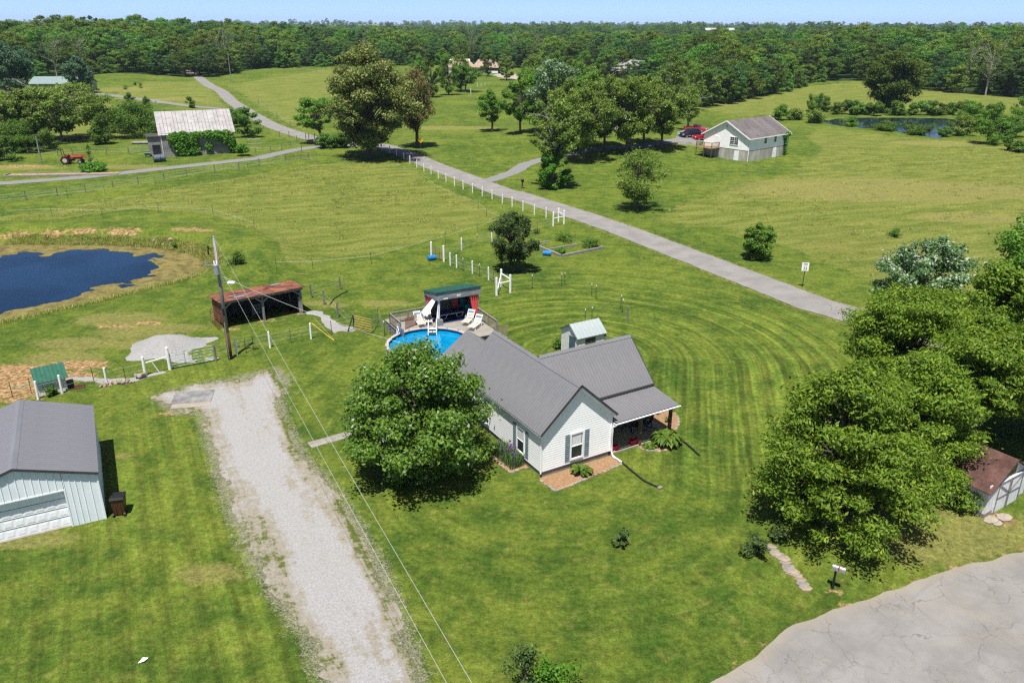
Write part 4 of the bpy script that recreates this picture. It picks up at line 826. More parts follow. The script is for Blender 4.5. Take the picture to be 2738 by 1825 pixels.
def cloth(name,pts_top,pts_bot,mat,parent=None,folds=10,amp=.05):
    m=MB(); n=24; V=[]
    for r in range(8):
        t=r/7
        for i in range(n+1):
            s=i/n; a=Vector(pts_top[0]).lerp(Vector(pts_top[1]),s); b=Vector(pts_bot[0]).lerp(Vector(pts_bot[1]),s); p=a.lerp(b,t)
            w=math.sin(s*folds*math.pi+t*.6)*amp; V.append((p.x+w*.35,p.y+w,p.z-.06*math.sin(t*math.pi)*math.sin(s*math.pi)))
    m.add(V,[(r*(n+1)+i,r*(n+1)+i+1,(r+1)*(n+1)+i+1,(r+1)*(n+1)+i) for r in range(7) for i in range(n)])
    return m.build(name,mat,parent,fix=False,smooth=True)
def make_cabana():
    c=empty('pool_cabana',DO,DA,'grey plywood pool cabana with green roof and coral curtains on the deck','cabana')
    zf,zb=3.72,3.1; x0,x1,y0,y1=-.18,3.72,-.18,2.62
    m=MB(); q=[(x0-.08,y0-.1,zf+.02),(x1+.08,y0-.1,zf+.02),(x1+.08,y1+.1,zb),(x0-.08,y1+.1,zb)]; m.add(q+[(a,b,z-.06) for a,b,z in q],[(0,1,2,3),(7,6,5,4),(0,4,5,1),(1,5,6,2),(2,6,7,3),(3,7,4,0)]); m.build('roof',M_DGREEN,c)
    MB().box(x0,x1,y0-.03,y0,zf-.70,zf-.04).build('fascia_board',M_CABW,c)
    for xx in (x0,x1): m=MB(); m.prism([(y0,zf-.70),(y0,zf-.05),(y1,zb-.07),(y1,zb-.35)],'x',xx-.02,xx+.02); m.build('side_fascia',M_CABW,c)
    MB().box(x0,x1,y1-.05,y1,DZ,zb-.05).build('back_wall',M_CABI,c); MB().box(x1-.06,x1,.5,y1,DZ,zb).build('side_wall',M_CABI,c)
    for x,y in ((0,0),(3.55,0),(0,y1-.1)): MB().box(x-.06,x+.06,y-.06,y+.06,DZ,3.1).build('post',M_GREY,c)
    MB().box(-.24,.24,-.26,.22,DZ,DZ+.48).build('post_base',M_CABW,c)
    MB().box(.35,.75,y0-.036,y0-.031,zf-.66,zf-.56).build('sign_strip',M_WHITEC,c); MB().box(1.55,1.9,y0-.036,y0-.031,zf-.55,zf-.44).build('sign_strip',M_WHITEC,c)
    MB().box(.1,3.45,.15,y1-.1,DZ+.004,DZ+.012).build('rug',M_NAVY,c)
    cloth('curtain',((2.75,-.1,2.98),(3.5,-.1,2.98)),((3.1,-.15,1.15),(3.5,-.05,1.15)),M_CORAL,c,8,.06)
    cloth('curtain',((-.1,2.3,2.9),(-.1,1.2,2.9)),((-.1,2.3,DZ+.1),(-.1,1.9,DZ+.1)),M_CORAL,c,6,.05)
    cloth('curtain',((-.12,.9,2.95),(-.12,.3,2.9)),((-1.1,1.2,1.75),(-.9,.4,1.6)),M_WHITEC,c,5,.06)
    cloth('curtain',((-.08,-.08,3.0),(.10,-.08,3.0)),((-.3,-.12,1.45),(.02,-.10,1.4)),M_WHITEC,c,4,.04)
    return c
cabana=make_cabana()
def at_deck(name,x,y,rz,label,cat,group=None): return empty(name,W3(x,y,DZ),DA+rz,label,cat,group)
db_=at_deck('day_bed',1.55,1.35,0,'navy blue padded day bed on white frame inside the cabana','day bed')
MB().box(-1.05,1.05,-.38,.38,.42,.60).build('mattress',M_NAVY,db_,bevel=.05)
for x in (-.75,.75):
    k=MB(); k.tube([(x-.35,-.38,.4),(x-.2,-.4,.05),(x+.2,-.4,.05),(x+.35,-.38,.4)],.028,6); k.build('leg_frame',M_WHITEC,db_); k=MB(); k.tube([(x-.35,.38,.4),(x-.2,.4,.05),(x+.2,.4,.05),(x+.35,.38,.4)],.028,6); k.build('leg_frame',M_WHITEC,db_)
k=MB(); k.tube([(-1.1,-.4,.41),(1.1,-.4,.41),(1.1,.4,.41),(-1.1,.4,.41),(-1.1,-.4,.41)],.03,6); k.build('frame',M_WHITEC,db_)
def cabinet(x,y,mat,label):
    o=at_deck('folding_chair',x,y,0,label,'chair'); MB().box(-.27,.27,.05,.10,.35,1.25).build('backrest',mat,o); MB().box(-.27,.27,-.4,.05,.38,.44).build('seat',mat,o)
    for a in (-.25,.25):
        for b in (-.38,.06): MB().box(a-.015,a+.015,b-.015,b+.015,0,.4).build('leg',M_STEEL,o)
cabinet(2.35,1.9,M_CORAL,'coral fabric chair at the back of the cabana'); cabinet(2.98,1.7,M_TEAL,'teal fabric chair at the back of the cabana beside the coral one')
o=at_deck('camp_chair',3.05,.75,R(-20),'dark teal low camp chair beside the coral curtain','chair'); MB().box(-.3,.3,-.3,.25,.3,.36).build('seat',M_TEAL,o); m=MB(); m.obox((0,.32,.62),.58,.05,.6,0,R(-12)); m.build('backrest',M_TEAL,o)
for a in (-.3,.3):
    m=MB(); m.bar((a,-.3,.0),(a,.25,.36),.03); m.build('leg',M_STEEL,o); m=MB(); m.bar((a,.3,.0),(a,-.28,.36),.03); m.build('leg',M_STEEL,o); MB().box(a-.04,a+.04,-.3,.25,.52,.55).build('armrest',M_TEAL,o)
bm=bmesh.new(); bmesh.ops.create_icosphere(bm,subdivisions=2,radius=.13); me=bpy.data.meshes.new('beach_ball'); bm.to_mesh(me); bm.free(); o=link('beach_ball',me,None,pm('ball_blue',(.25,.60,.72),.4,.3,4)); o.location=W3(2.55,-.02,DZ+.13); tag(o,'pale blue ball lying on the deck before the camp chair','ball')
def lounger(foot,head,label,i):
    f=at('Z7',*foot,DZ+.3); h=at('Z7',*head,DZ+.55); d=Vector((h[0]-f[0],h[1]-f[1],0)); a=math.atan2(d.y,d.x); L=1.85
    o=empty('sun_lounger',(f[0],f[1],DZ),a,label,'lounger','cream strap loungers on the pool deck')
    rec=R(48); sx=1.15
    for k in range(9): MB().box(.03+k*.125,.125+k*.125,-.27,.27,.33,.35).build('strap',M_CHAIR,o)
    for k in range(6):
        s=.04+k*.12; c=(sx+(s+.05)*math.cos(rec),0,.34+(s+.05)*math.sin(rec)); m=MB(); m.obox(c,.095,.54,.02,0,0,-rec); m.build('strap',M_BLUEST if k==4 else M_CHAIR,o)
    for y in (-.29,.29):
        m=MB(); m.tube([(0,y,.33),(sx,y,.34),(sx+.78*math.cos(rec),y,.34+.78*math.sin(rec))],.018,6); m.build('side_rail',M_TRIM,o)
        for x in (.2,1.2): m=MB(); m.tube([(x-.12,y,.33),(x-.05,y,.02),(x+.15,y,.02),(x+.22,y,.33)],.018,6); m.build('leg',M_TRIM,o)
        m=MB(); m.tube([(.85,y,.34),(.9,y,.58),(1.25,y,.58)],.018,6); m.build('armrest',M_TRIM,o)
    m=MB(); m.tube([(sx+.78*math.cos(rec),-.29,.34+.78*math.sin(rec)),(sx+.78*math.cos(rec),.29,.34+.78*math.sin(rec))],.018,6); m.build('head_rail',M_TRIM,o)
for i,(f,h,lb) in enumerate((((890,770),(852,600),'cream strap lounger left of the cabana post, blue band on its back'),((800,800),(735,690),'cream strap lounger nearest the brown lattice left on the deck'),((1400,770),(1545,600),'cream strap lounger right of the cabana, the one nearer the curtain'),((1480,840),(1655,680),'cream strap lounger on the deck nearest the house roof'))): lounger(f,h,lb,i)
# pool ladder
lp=at('Z7',945,862,1.0); la=math.atan2(lp[1]-pool.location.y,lp[0]-pool.location.x)
o=empty('pool_ladder',(lp[0],lp[1],0),la+R(90),'white step ladder with tall rails standing in the pool edge','ladder')
for x in (-.33,.33): m=MB(); m.tube([(x,.25,DZ),(x,.2,1.75),(x,.0,1.85),(x,-.1,1.75),(x,-.95,.1)] if False else [(x,-.28,DZ),(x,-.22,1.65),(x,-.05,1.78),(x,.08,1.6),(x,.75,.12)],.035,6); m.build('rail',M_TRIM,o)
for k in range(5): MB().box(-.33,.33,.18+.13*k,.36+.13*k,1.12-.22*k,1.16-.22*k).build('step',M_TRIM,o)
# hose coils on the end post
for k,(c,lb,mt) in enumerate((((-3.62,-.55),'blue hose coil hung on the deck end panel','b'),((-3.66,-.25),'white hose loop hung on the deck corner post','w'))):
    m=MB(); pts=[]
    for i in range(60): a=i*2*math.pi/14; pts.append((c[0]-.06-.02*math.sin(i),c[1]+.2*math.sin(a)*(1+.02*(i%5)),1.1+(.42 if k==0 else .33)*math.cos(a)))
    m.tube([W3(*p) for p in pts],.028,5); ob=m.build('garden_hose',M_BLUEST if k==0 else M_WHITEC,None,smooth=True); tag(ob,lb,'hose')
# ------------------------------------------------------------------ utility pole and wires
PB=gp('S',617,965)
def make_pole():
    p=empty('utility_pole',PB,0,'tall weathered utility pole with grey transformer near the driveway end','pole')
    Mp=pm('pole_wood',(.22,.20,.185),.9,.3,1.5,stretch=(6,6,.3),bump=.3); Mb=pm('pole_butt',(.075,.035,.02),.9,.3,2,stretch=(6,6,.5))
    m=MB(); m.tube([(0,0,-.3),(0,0,2.2)],[.17,.16],12); m.build('butt',Mb,p,smooth=True)
    m=MB(); m.tube([(0,0,2.2),(0,0,9.4)],[.16,.105],12); m.build('shaft',Mp,p,smooth=True)
    m=MB(); m.lathe(-.02,-.33,[(.18,6.85),(.20,6.9),(.20,7.5),(.215,7.52),(.215,7.6),(.1,7.66)],14); t=m.build('transformer',M_STEEL,p,smooth=False); 
    for x in (-.1,.08): m=MB(); m.lathe(x,-.33,[(.035,7.64),(.05,7.7),(.035,7.76),(.05,7.82),(.03,7.9)],8); m.build('bushing',M_TRIM,t)
    m=MB(); m.lathe(0,0,[(.07,9.38),(.10,9.45),(.05,9.52),(.09,9.58),(.04,9.68)],10); m.build('insulator',M_STEEL,p)
    m=MB(); m.bar((-.1,0,8.75),(-.45,-.15,8.75),.05); m.tube([(-.45,-.15,8.95),(-.5,-.17,8.3)],.05,8); m.build('cutout_switch',M_BLACK,p)
    m=MB(); m.bar((-.1,-.1,7.55),(-.75,-.25,7.55),.05); m.tube([(-.75,-.25,7.5),(-.75,-.25,7.85)],.06,8); m.build('arrester',M_STEEL,p)
    m=MB(); m.tube([(.0,-.11,9.3),(.10,-.14,8.6),(.06,-.15,7.6)],.014,5); m.build('jumper_wire',M_TRIM,p)
    m=MB(); m.bar((.1,0,6.15),(.75,-.05,6.2),.05); m.build('lamp_arm',M_STEEL,p); m=MB(); m.obox((.85,-.06,6.16),.55,.26,.16); m.build('lamp_head',M_TRIM,p,bevel=.04)
    m=MB(); m.tube([(-.02,-.17,3.0),(-.02,-.17,.1)],.03,6); m.build('conduit',M_STEEL,p); m=MB(); m.cyl(0,-.17,3.6,4.1,.07,8); m.build('cleat',M_BLACK,p)
    return p
make_pole()
M_WIRE=pm('bright_wire',(.42,.42,.42),.45,.05)
def wire(name,a,b,sag,r,label,n=24,mat=None):
    a=Vector(a);b=Vector(b); m=MB(); m.tube([a.lerp(b,i/n)-Vector((0,0,sag*4*(i/n)*(1-i/n))) for i in range(n+1)],r,4); o=m.build(name,mat or M_WIRE,None); return tag(o,label,'wire')
e1=at('S',1312,1860,8.4); e2=at('S',1235,1860,6.4)
def ext(p,e,f=1.9): p=Vector(p);e=Vector(e); return p+(e-p)*f
s1=PB+Vector((.1,0,9.35)); s2=PB+Vector((.1,0,7.4))
wire('power_line',s1,ext(s1,e1),.5,.0065,'upper power line running from the pole towards the viewer')
wire('power_line',s2,ext(s2,e2),.4,.0065,'lower power line running from the pole towards the viewer')
wire('service_drop',PB+Vector((.12,-.05,6.7)),MAST,.55,.010,'service wire sagging from the pole to the house mast')
def small_pole(k,base,top,label,r=.12,mat=None,arm=False,far=0):
    p=gp(k,*base)
    if far: d=Vector((p.x,p.y,0)).normalized()*far; p=Vector((d.x,d.y,hz(d.x,d.y)))
    # height from the sight line
    lo,hi=0.,40.
    for _ in range(40):
        mid_=(lo+hi)/2; v=np.array([p.x,p.y,p.z+mid_])-np.array([0,0,CAM_H]); zc=v[1]*_c-v[2]*_s; yy=(v[1]*_s+v[2]*_c)*FPX/zc; py=SH/2-yy
        a=ZONES[k]; 
        if py>a[1]+top*a[2]: lo=mid_
        else: hi=mid_
    h=lo; o=empty('utility_pole',p,0,label,'pole'); m=MB(); m.tube([(0,0,-.4),(0,0,h)],[r,r*.75],8); m.build('shaft',mat or M_GREY,o)
    if arm: m=MB(); m.bar((-.9,0,h-.4),(.9,0,h-.4),.12); m.build('crossarm',M_GREY,o)
    m=MB(); m.lathe(0,0,[(.06,h),(.09,h+.1),(.04,h+.25)],6); m.build('insulator',M_STEEL,o); return o
small_pole('Z1',(1718,628),400,'leaning grey roadside pole at the top of the left road',.16,arm=False)
small_pole('A2',(403,325),-40,'slanting bare pole behind the left farm lane',.14)
small_pole('Z1',(1690,575),225,'distant pole standing among the trees beyond the road crest',.18,far=430)
small_pole('Z3',(1040,790),555,'pole rising beside the chimney of the hidden farmhouse',.14,mat=M_WHITEP)
small_pole('Z4',(138,560),390,'pale pole in the wood behind the white building',.16,mat=M_WHITEP)
small_pole('Z3',(1765,560),380,'pale dead-looking pole in the wood right of centre',.16,mat=M_WHITEP)
# ------------------------------------------------------------------ fences
M_POST=pm('white_post',(.70,.70,.69),.8,.15,3,stretch=(3,3,.8)); M_TPOST=pm('green_tpost',(.015,.05,.035),.6,.2); M_TPTOP=pm('tpost_white_tip',(.75,.75,.75),.6,.05); M_RTP=pm('rusty_tpost',(.10,.045,.03),.8,.3); M_GPOST=pm('grey_post',(.16,.15,.14),.9,.35,2,stretch=(3,3,.7)); M_FWIRE=pm('fence_wire',(.30,.30,.29),.5,.1); M_TAPE=pm('white_fence_tape',(.66,.70,.66),.6,.05)
_pc={}
def post_mesh(style):
    if style in _pc: return _pc[style]
    m=MB(); top=None
    if style=='white': m.tube([(0,0,-.2),(0,0,1.33),(0,0,1.38)],[.085,.078,.05],8); mt=M_POST
    elif style=='bigwhite': m.tube([(0,0,-.2),(0,0,1.75),(0,0,1.8)],[.12,.11,.07],8); mt=M_POST
    elif style=='grey': m.tube([(0,0,-.2),(0,0,1.35),(0,0,1.38)],[.085,.07,.05],7); mt=M_GPOST
    elif style=='tpost': m.box(-.022,.022,-.006,.006,-.1,1.3).box(-.006,.006,-.03,.0,-.1,1.3); mt=M_TPOST
    elif style=='rust': m.box(-.024,.024,-.007,.007,-.1,1.2).box(-.007,.007,-.03,.0,-.1,1.2); mt=M_RTP
    me=m.mesh('post'); me.materials.append(mt); _pc[style]=me; return me
def fence(name,label,pts,wires=(),cat='fence',wr=.008,wmat=None,group=None,jit=.03,tips=True):
    """pts: list of (zone,x,y,style)"""
    P=[gp(*q[:3]) for q in pts]; o=empty(name,P[0],0,label,cat,group); rng=random.Random(len(label))
    for p,q in zip(P,pts):
        if q[3] is None: continue
        c=link('post',post_mesh(q[3]),o); c.location=p-P[0]; c.rotation_euler=(rng.uniform(-jit,jit),rng.uniform(-jit,jit),rng.uniform(0,6)); c.scale=(1,1,rng.uniform(.94,1.05))
        if q[3]=='tpost' and tips: t=MB().box(-.03,.03,-.03,.03,1.2,1.36).build('tip',M_TPTOP,c)
    for h in wires:
        m=MB(); m.tube([p-P[0]+Vector((0,0,h)) for p in P],wr,4); m.build('wire',wmat or M_FWIRE,o)
    return o
Z2P=[(945,1130),(1005,1152),(1055,1172),(1110,1195),(1157,1230),(1208,1260),(1262,1290),(1316,1310),(1370,1342),(1428,1368),(1491,1395),(1556,1418),(1626,1445)]; Z8P=[(733,95),(837,130),(943,175),(1047,205),(1160,250),(1280,290),(1403,320)]
fence('post_and_wire_fence','long row of white posts with wire along the near side of the road',[('Z2',*p,'white') for p in Z2P]+[('Z8',*p,'white') for p in Z8P]+[('Z8',1533,360,None)],(.4,.75,1.1))
def hbrace(label,posts,rails,diag=None):
    P=[gp('Z8',*p) for p in posts]; o=empty('fence_brace',P[0],0,label,'fence brace')
    for p in P: c=link('post',post_mesh('bigwhite'),o); c.location=p-P[0]
    for a,b,h in rails: m=MB(); m.bar(P[a]-P[0]+Vector((0,0,h)),P[b]-P[0]+Vector((0,0,h)),.09); m.build('rail',M_POST,o)
    if diag: m=MB(); m.bar(P[diag[0]]-P[0]+Vector((0,0,.2)),P[diag[1]]-P[0]+Vector((0,0,1.3)),.07); m.build('diagonal',M_POST,o)
hbrace('white corner brace of three posts at the end of the roadside fence',[(1478,405),(1533,360),(1590,385)],[(0,2,1.0),(1,2,1.25)])
hbrace('white corner brace of three posts just behind the pool cabana',[(890,1138),(1033,1105),(938,1045)],[(0,1,1.15),(1,2,1.35)],(0,2))
fence('garden_fence','white posts and dark stakes running from the brown gate past the small tree',[('Z8',403,825,'white'),('Z8',470,850,'white'),('Z8',535,885,'tpost'),('Z8',636,910,'white'),('Z8',712,940,'tpost'),('Z8',806,975,'white'),('Z8',860,1000,'rust'),('Z8',890,1138,None)],(.35,.7,1.1))
fence('garden_fence','white posts along the meadow behind the small dark tree',[('Z8',338,785,None),('Z8',520,665,'white'),('Z8',680,612,'tpost'),('Z8',838,580,'white'),('Z8',1312,450,'rust'),('Z8',1478,405,None)],(.35,.7,1.1))
def gate(label,k,a,b,h,mat,nr=6,posts=('white','white'),za=.15,ver=(0,.33,.66,1)):
    A=gp(k,*a);B=gp(k,*b); o=empty('farm_gate',A,0,label,'gate'); d=B-A
    for i in range(nr): z=za+(h-za)*i/(nr-1); m=MB(); m.tube([d*.04+Vector((0,0,z)),d*.96+Vector((0,0,z))],.024,6); m.build('rail',mat,o)
    for f in ver: f=.04+f*.92; m=MB(); m.tube([d*f+Vector((0,0,za)),d*f+Vector((0,0,h))],.024,6); m.build('upright',mat,o)
    for s,p in zip(posts,(A,B)):
        if s: c=link('post',post_mesh(s),o); c.location=p-A
    return o
M_GGATE=pm('green_gate',(.03,.14,.10),.5,.25,6,col2=(.50,.53,.52)); M_YGATE=pm('tan_gate',(.42,.27,.09),.6,.2); M_BGATE=pm('brown_gate',(.13,.09,.06),.7,.3)
gate('green and silver tube gate beside the utility pole','Z5',(1275,1272),(1620,1205),1.3,M_GGATE,6,('bigwhite','grey'))
gate('tan tube gate at the end of the gravel path','Z6',(1395,925),(1553,962),1.25,M_YGATE,6,('grey',None))
gate('brown tube gate between white posts by the meadow corner','Z8',(205,745),(335,787),1.35,M_BGATE,6,('bigwhite','bigwhite'))
gate('dark brown tube gate in the meadow fence under the big tree','A7',(565,497),(860,470),1.25,M_BGATE,5,('grey','grey'))
gate('silver wire gate beside the vine-covered barn','A7',(90,345),(275,335),1.9,M_STEEL,3,(None,None))
gate('green tube panel left of the old barn','Z1',(955,1172),(1130,1150),1.3,M_GGATE,5,('grey','tpost'))
P1=gp('Z5',1092,1320);P2=gp('Z5',1262,1275); o=empty('fence_brace',P1,0,'white wooden brace with slanting strut left of the green gate','fence brace'); c=link('post',post_mesh('bigwhite'),o); c.scale=(.9,.9,.85); m=MB(); m.bar(Vector((0,0,1.0)),P2-P1+Vector((0,0,1.05)),.08); m.build('rail',M_POST,o); m=MB(); m.bar((P2-P1)*.35+Vector((0,0,1.0)),(P2-P1)*.6,.07); m.build('strut',M_POST,o)
fence('barnyard_fence','white posts and rusty stakes from the green-roofed hut to the gate brace',[('Z5',290,1500,'white'),('Z5',470,1455,'white'),('Z5',708,1370,'rust'),('Z5',805,1388,'white'),('Z5',945,1355,'rust'),('Z5',1092,1320,None)],(.5,1.0),'fence')
fence('barnyard_fence','widely spaced white posts in front of the open rusty shed',[('Z6',200,1200,None),('Z6',372,1158,'white'),('Z6',455,1140,'rust'),('Z6',520,1120,'rust'),('Z6',663,1092,'white'),('Z6',845,1050,'rust'),('Z6',1020,1012,'white'),('Z6',1200,970,'rust'),('Z6',1390,922,None)],(.5,.85,1.15))
fence('barnyard_fence','grey posts running behind the gravel path to the tan gate',[('Z6',1270,580,'grey'),('Z6',1020,655,'grey'),('Z6',1132,712,'grey'),('Z6',1252,820,'grey'),('Z6',1345,905,None)],(.6,1.1))
fence('yard_fence','dark steel stakes with netting between the tan gate and the deck',[('Z6',1553,962,None),('Z6',1605,860,'rust'),('Z6',1660,985,'tpost'),('Z6',1720,965,None)],(.3,.6,.9,1.15))
fence('yard_fence','green steel stakes with white tips curving round the mown circle',[('Z8',1040,1100,None),('Z8',1263,1062,'tpost'),('Z8',1570,1042,'tpost'),('Z8',1605,1030,'tpost'),('Z8',1888,1148,'tpost'),('Z8',1930,1160,'tpost'),('Z8',2190,1268,'tpost'),('Z8',2210,1312,'tpost'),('Z8',2050,1370,None),('Z8',1890,1400,'tpost'),('Z8',1818,1420,'tpost')],(.2,.5,.8,1.1),wr=.006,wmat=M_TPOST)
fence('lane_fence','grey posts of the wire fence below the left farm lane',[('Z1',-150,1560,'grey'),('Z1',190,1525,'grey'),('Z1',425,1495,'grey'),('Z1',635,1465,'grey'),('Z1',840,1430,'grey'),('Z1',1028,1400,'grey'),('Z1',1220,1370,'grey'),('Z1',1390,1340,'grey'),('Z1',1600,1312,'grey'),('Z1',1780,1286,'grey'),('A7',235,560,'grey'),('A7',565,497,None)],(.4,.8,1.1),wr=.012)
fence('pasture_tape','white tape fence on thin stakes along the near meadow edge',[('Z1',200,1535,None),('Z1',500,1505,'tpost'),('Z1',780,1475,'tpost'),('Z1',1160,1410,'tpost'),('Z1',1530,1330,'tpost'),('Z1',1850,1285,'tpost'),('Z2',480,1220,None)],(.75,),wr=.006,wmat=M_TAPE,tips=False)
fence('pasture_tape','white tape fence on stakes crossing the meadow below the road',[('Z6',715,412,'tpost'),('Z6',1030,402,'tpost'),('Z6',1540,352,'tpost'),('Z8',350,590,'tpost'),('Z8',690,480,'tpost'),('Z8',960,400,'tpost'),('Z8',780,310,'tpost'),('Z8',690,230,'tpost'),('Z8',250,50,'tpost'),('Z2',1280,1370,'tpost'),('Z2',1050,1265,None)],(.85,),wr=.006,wmat=M_TAPE,tips=False)
fence('pasture_tape','white tape fence running above the clay bank of the pond',[('Z5',60,135,None),('Z5',380,118,'tpost'),('Z5',760,130,'tpost'),('Z5',1180,95,'tpost'),('Z5',1590,115,'tpost'),('Z5',1900,215,'tpost')],(.8,),wr=.006,wmat=M_TAPE,tips=False)
fence('barn_side_fence','grey posts behind the red tractor left of the barn',[('Z1',200,1175,'grey'),('Z1',425,1195,'grey'),('Z1',535,1185,'grey'),('Z1',672,1172,'grey'),('Z1',792,1182,'grey'),('Z1',955,1172,None)],(.5,1.1),wr=.012)
fence('roadside_fence','dark short posts between the farm lane and the road by the barn',[('A7',190,412,'grey'),('A7',377,388,'grey'),('A7',515,360,'grey'),('A7',630,312,'grey'),('A7',766,376,'grey')],(.6,1.),wr=.010)
fence('roadside_fence','dark posts lining the road edge where it bends behind the barn',[('A7',490,195,'grey'),('A7',610,195,'grey'),('A7',705,250,'grey'),('A7',820,222,'grey'),('A7',857,222,'grey'),('A7',932,226,'grey')],(.6,1.),wr=.010)
fence('hilltop_fence','grey fence posts along the top of the far pasture before the wood',[('Z2',75,600,'grey'),('Z2',210,565,'grey'),('Z2',335,555,'grey'),('Z2',450,545,'grey'),('Z2',520,538,'grey')],(.6,1.1),wr=.015)
fence('lane_fence','fence along the pasture left of the upper road',[('Z2',20,790,'grey'),('Z2',85,835,'grey'),('Z2',160,890,'grey'),('Z2',260,960,'grey')],(.6,1.1),wr=.012)
fence('yard_fence','posts of the fence crossing the lawn before the round bushy tree',[('A8',830,1200,'white'),('A8',920,1195,'white'),('A8',1020,1185,'white'),('A8',675,1370,'bigwhite')],(.6,1.1),wr=.012)
fence('dog_leash_rope','turquoise rope tied along the fence left of the hut',[('Z5',100,1490,'rust'),('Z5',240,1455,'rust'),('Z5',290,1450,None)],(.7,),'rope',.02,pm('turquoise_rope',(.02,.35,.25),.6))
fence('stump_post','short dark stump post standing in the mown grass behind the house',[('Y2',1500,112,'grey')],(),'post')
# ------------------------------------------------------------------ small things in the yard
def make_cart(name,loc,ang,label):
    Mc=pm('brown_bin',(.075,.030,.016),.45,.12); o=empty(name,loc,ang,label,'trash bin')
    m=MB(); vs=[]
    for z,w,d in ((.06,.24,.26),(.5,.28,.31),(.98,.32,.37)): vs+=[(-w,-d,z),(w,-d,z),(w,d,z),(-w,d,z)]
    m.add(vs,[(0,3,2,1),(8,9,10,11)]+[(r*4+i,r*4+(i+1)%4,r*4+4+(i+1)%4,r*4+4+i) for r in range(2) for i in range(4)]); m.build('body',Mc,o,bevel=.015)
    for x in (-.12,.12): MB().box(x-.02,x+.02,-.345,-.31,.2,.9).build('rib',Mc,o)
    m=MB(); m.prism([(-.40,.98),(.40,.98),(.43,1.03),(.2,1.10),(-.25,1.10),(-.42,1.04)],'x',-.345,.345); l=m.build('lid',M_BLACK,o,bevel=.012); m=MB(); m.tube([(-.25,.46,1.0),(.25,.46,1.0)],.02,6); m.build('handle',M_BLACK,l)
    for x in (-.27,.27): m=MB(); m.tube([(x-.035,-.30,.12),(x+.035,-.30,.12)],.12,12); w=m.build('wheel',M_BLACK,o); m=MB(); m.tube([(x-.04,-.30,.12),(x+.04,-.30,.12)],.06,10); m.build('hub',M_STEEL,w)
    return o
make_cart('wheeled_bin',gp('Y6',985,1262),R(14),'brown wheeled trash bin with black lid beside the metal garage')
make_cart('wheeled_bin',gp('A7',968,298),R(10),'brown wheeled trash bin by the far road beside the leaning trees')
o=empty('mailbox',gp('Y8',1556,292),R(-34),'grey metal mailbox on black post beside the wide road','mailbox'); MB().box(-.045,.045,-.045,.045,-.2,1.05).build('post',M_BLACK,o)
m=MB(); q=[(-.1,1.05),(.1,1.05),(.1,1.2)]+[(.1*math.cos(t),1.2+.1*math.sin(t)) for t in [i*math.pi/8 for i in range(1,8)]]+[(-.1,1.2)]; m.prism(q,'x',-.16,.40); b=m.build('box',M_STEEL,o); m=MB(); m.prism([(p[0]*1.03,1.05+(p[1]-1.05)*1.03) for p in q],'x',.395,.41); m.build('door',M_STEEL,b); MB().box(.1,.16,-.112,-.104,1.15,1.36).build('flag',M_RED,b); MB().box(-.05,.35,-.07,.07,1.02,1.048).build('board',M_GREY,o)
o=empty('mailbox',gp('Z3',95,1410),R(10),'dark mailbox on wooden post at the neighbour driveway entrance','mailbox'); MB().box(-.08,.08,-.08,.08,-.2,1.0).build('post',M_WOOD,o); MB().box(-.2,.2,-.3,.3,1.,1.42).build('box',M_BLACK,o,bevel=.06); MB().box(-.26,.26,-.36,.36,1.42,1.48).build('hood',M_WOOD,o)
# speed sign
def text_mesh(s,size,mat,parent,loc,rot,name='lettering'):
    cu=bpy.data.curves.new(name,'FONT'); cu.body=s; cu.size=size; cu.align_x='CENTER'; cu.align_y='CENTER'; cu.extrude=.002
    t=bpy.data.objects.new(name,cu); COL.objects.link(t); dg=bpy.context.evaluated_depsgraph_get(); me=bpy.data.meshes.new_from_object(t.evaluated_get(dg)); bpy.data.objects.remove(t); me.materials.clear(); me.materials.append(mat)
    o=link(name,me,parent); o.location=loc; o.rotation_euler=rot; return o
o=empty('speed_limit_sign',gp('Y4',535,585),R(-8),'white speed limit sign reading 35 beside the road','sign'); m=MB(); m.bar((0,0,-.2),(0,0,2.55),.07); m.build('post',M_TPOST,o)
MB().box(-.33,.33,-.075,-.06,1.65,2.5).build('plate',M_TRIM,o); MB().box(-.30,.30,-.079,-.076,1.69,1.70).build('border',M_BLACK,o)
text_mesh('35',.42,M_BLACK,o,(0,-.083,1.9),(R(90),0,0)); text_mesh('SPEED\nLIMIT',.15,M_BLACK,o,(0,-.083,2.29),(R(90),0,0))
o=empty('warning_sign',gp('A7',2268,330),R(0),'yellow diamond warning sign at the foot of the dark cedar','sign'); m=MB(); m.bar((0,0,-.2),(0,0,2.2),.08); m.build('post',M_TPOST,o); m=MB(); m.obox((0,-.07,1.75),.8,.02,.8,0,0,R(45)); m.build('plate',pm('sign_yellow',(.72,.38,.02),.5,.05),o); m=MB(); m.bar((-.02,-.085,1.5),(-.02,-.085,1.8),.012,.07); m.bar((-.02,-.085,1.78),(.14,-.085,1.98),.012,.07); m.build('arrow',M_BLACK,o)
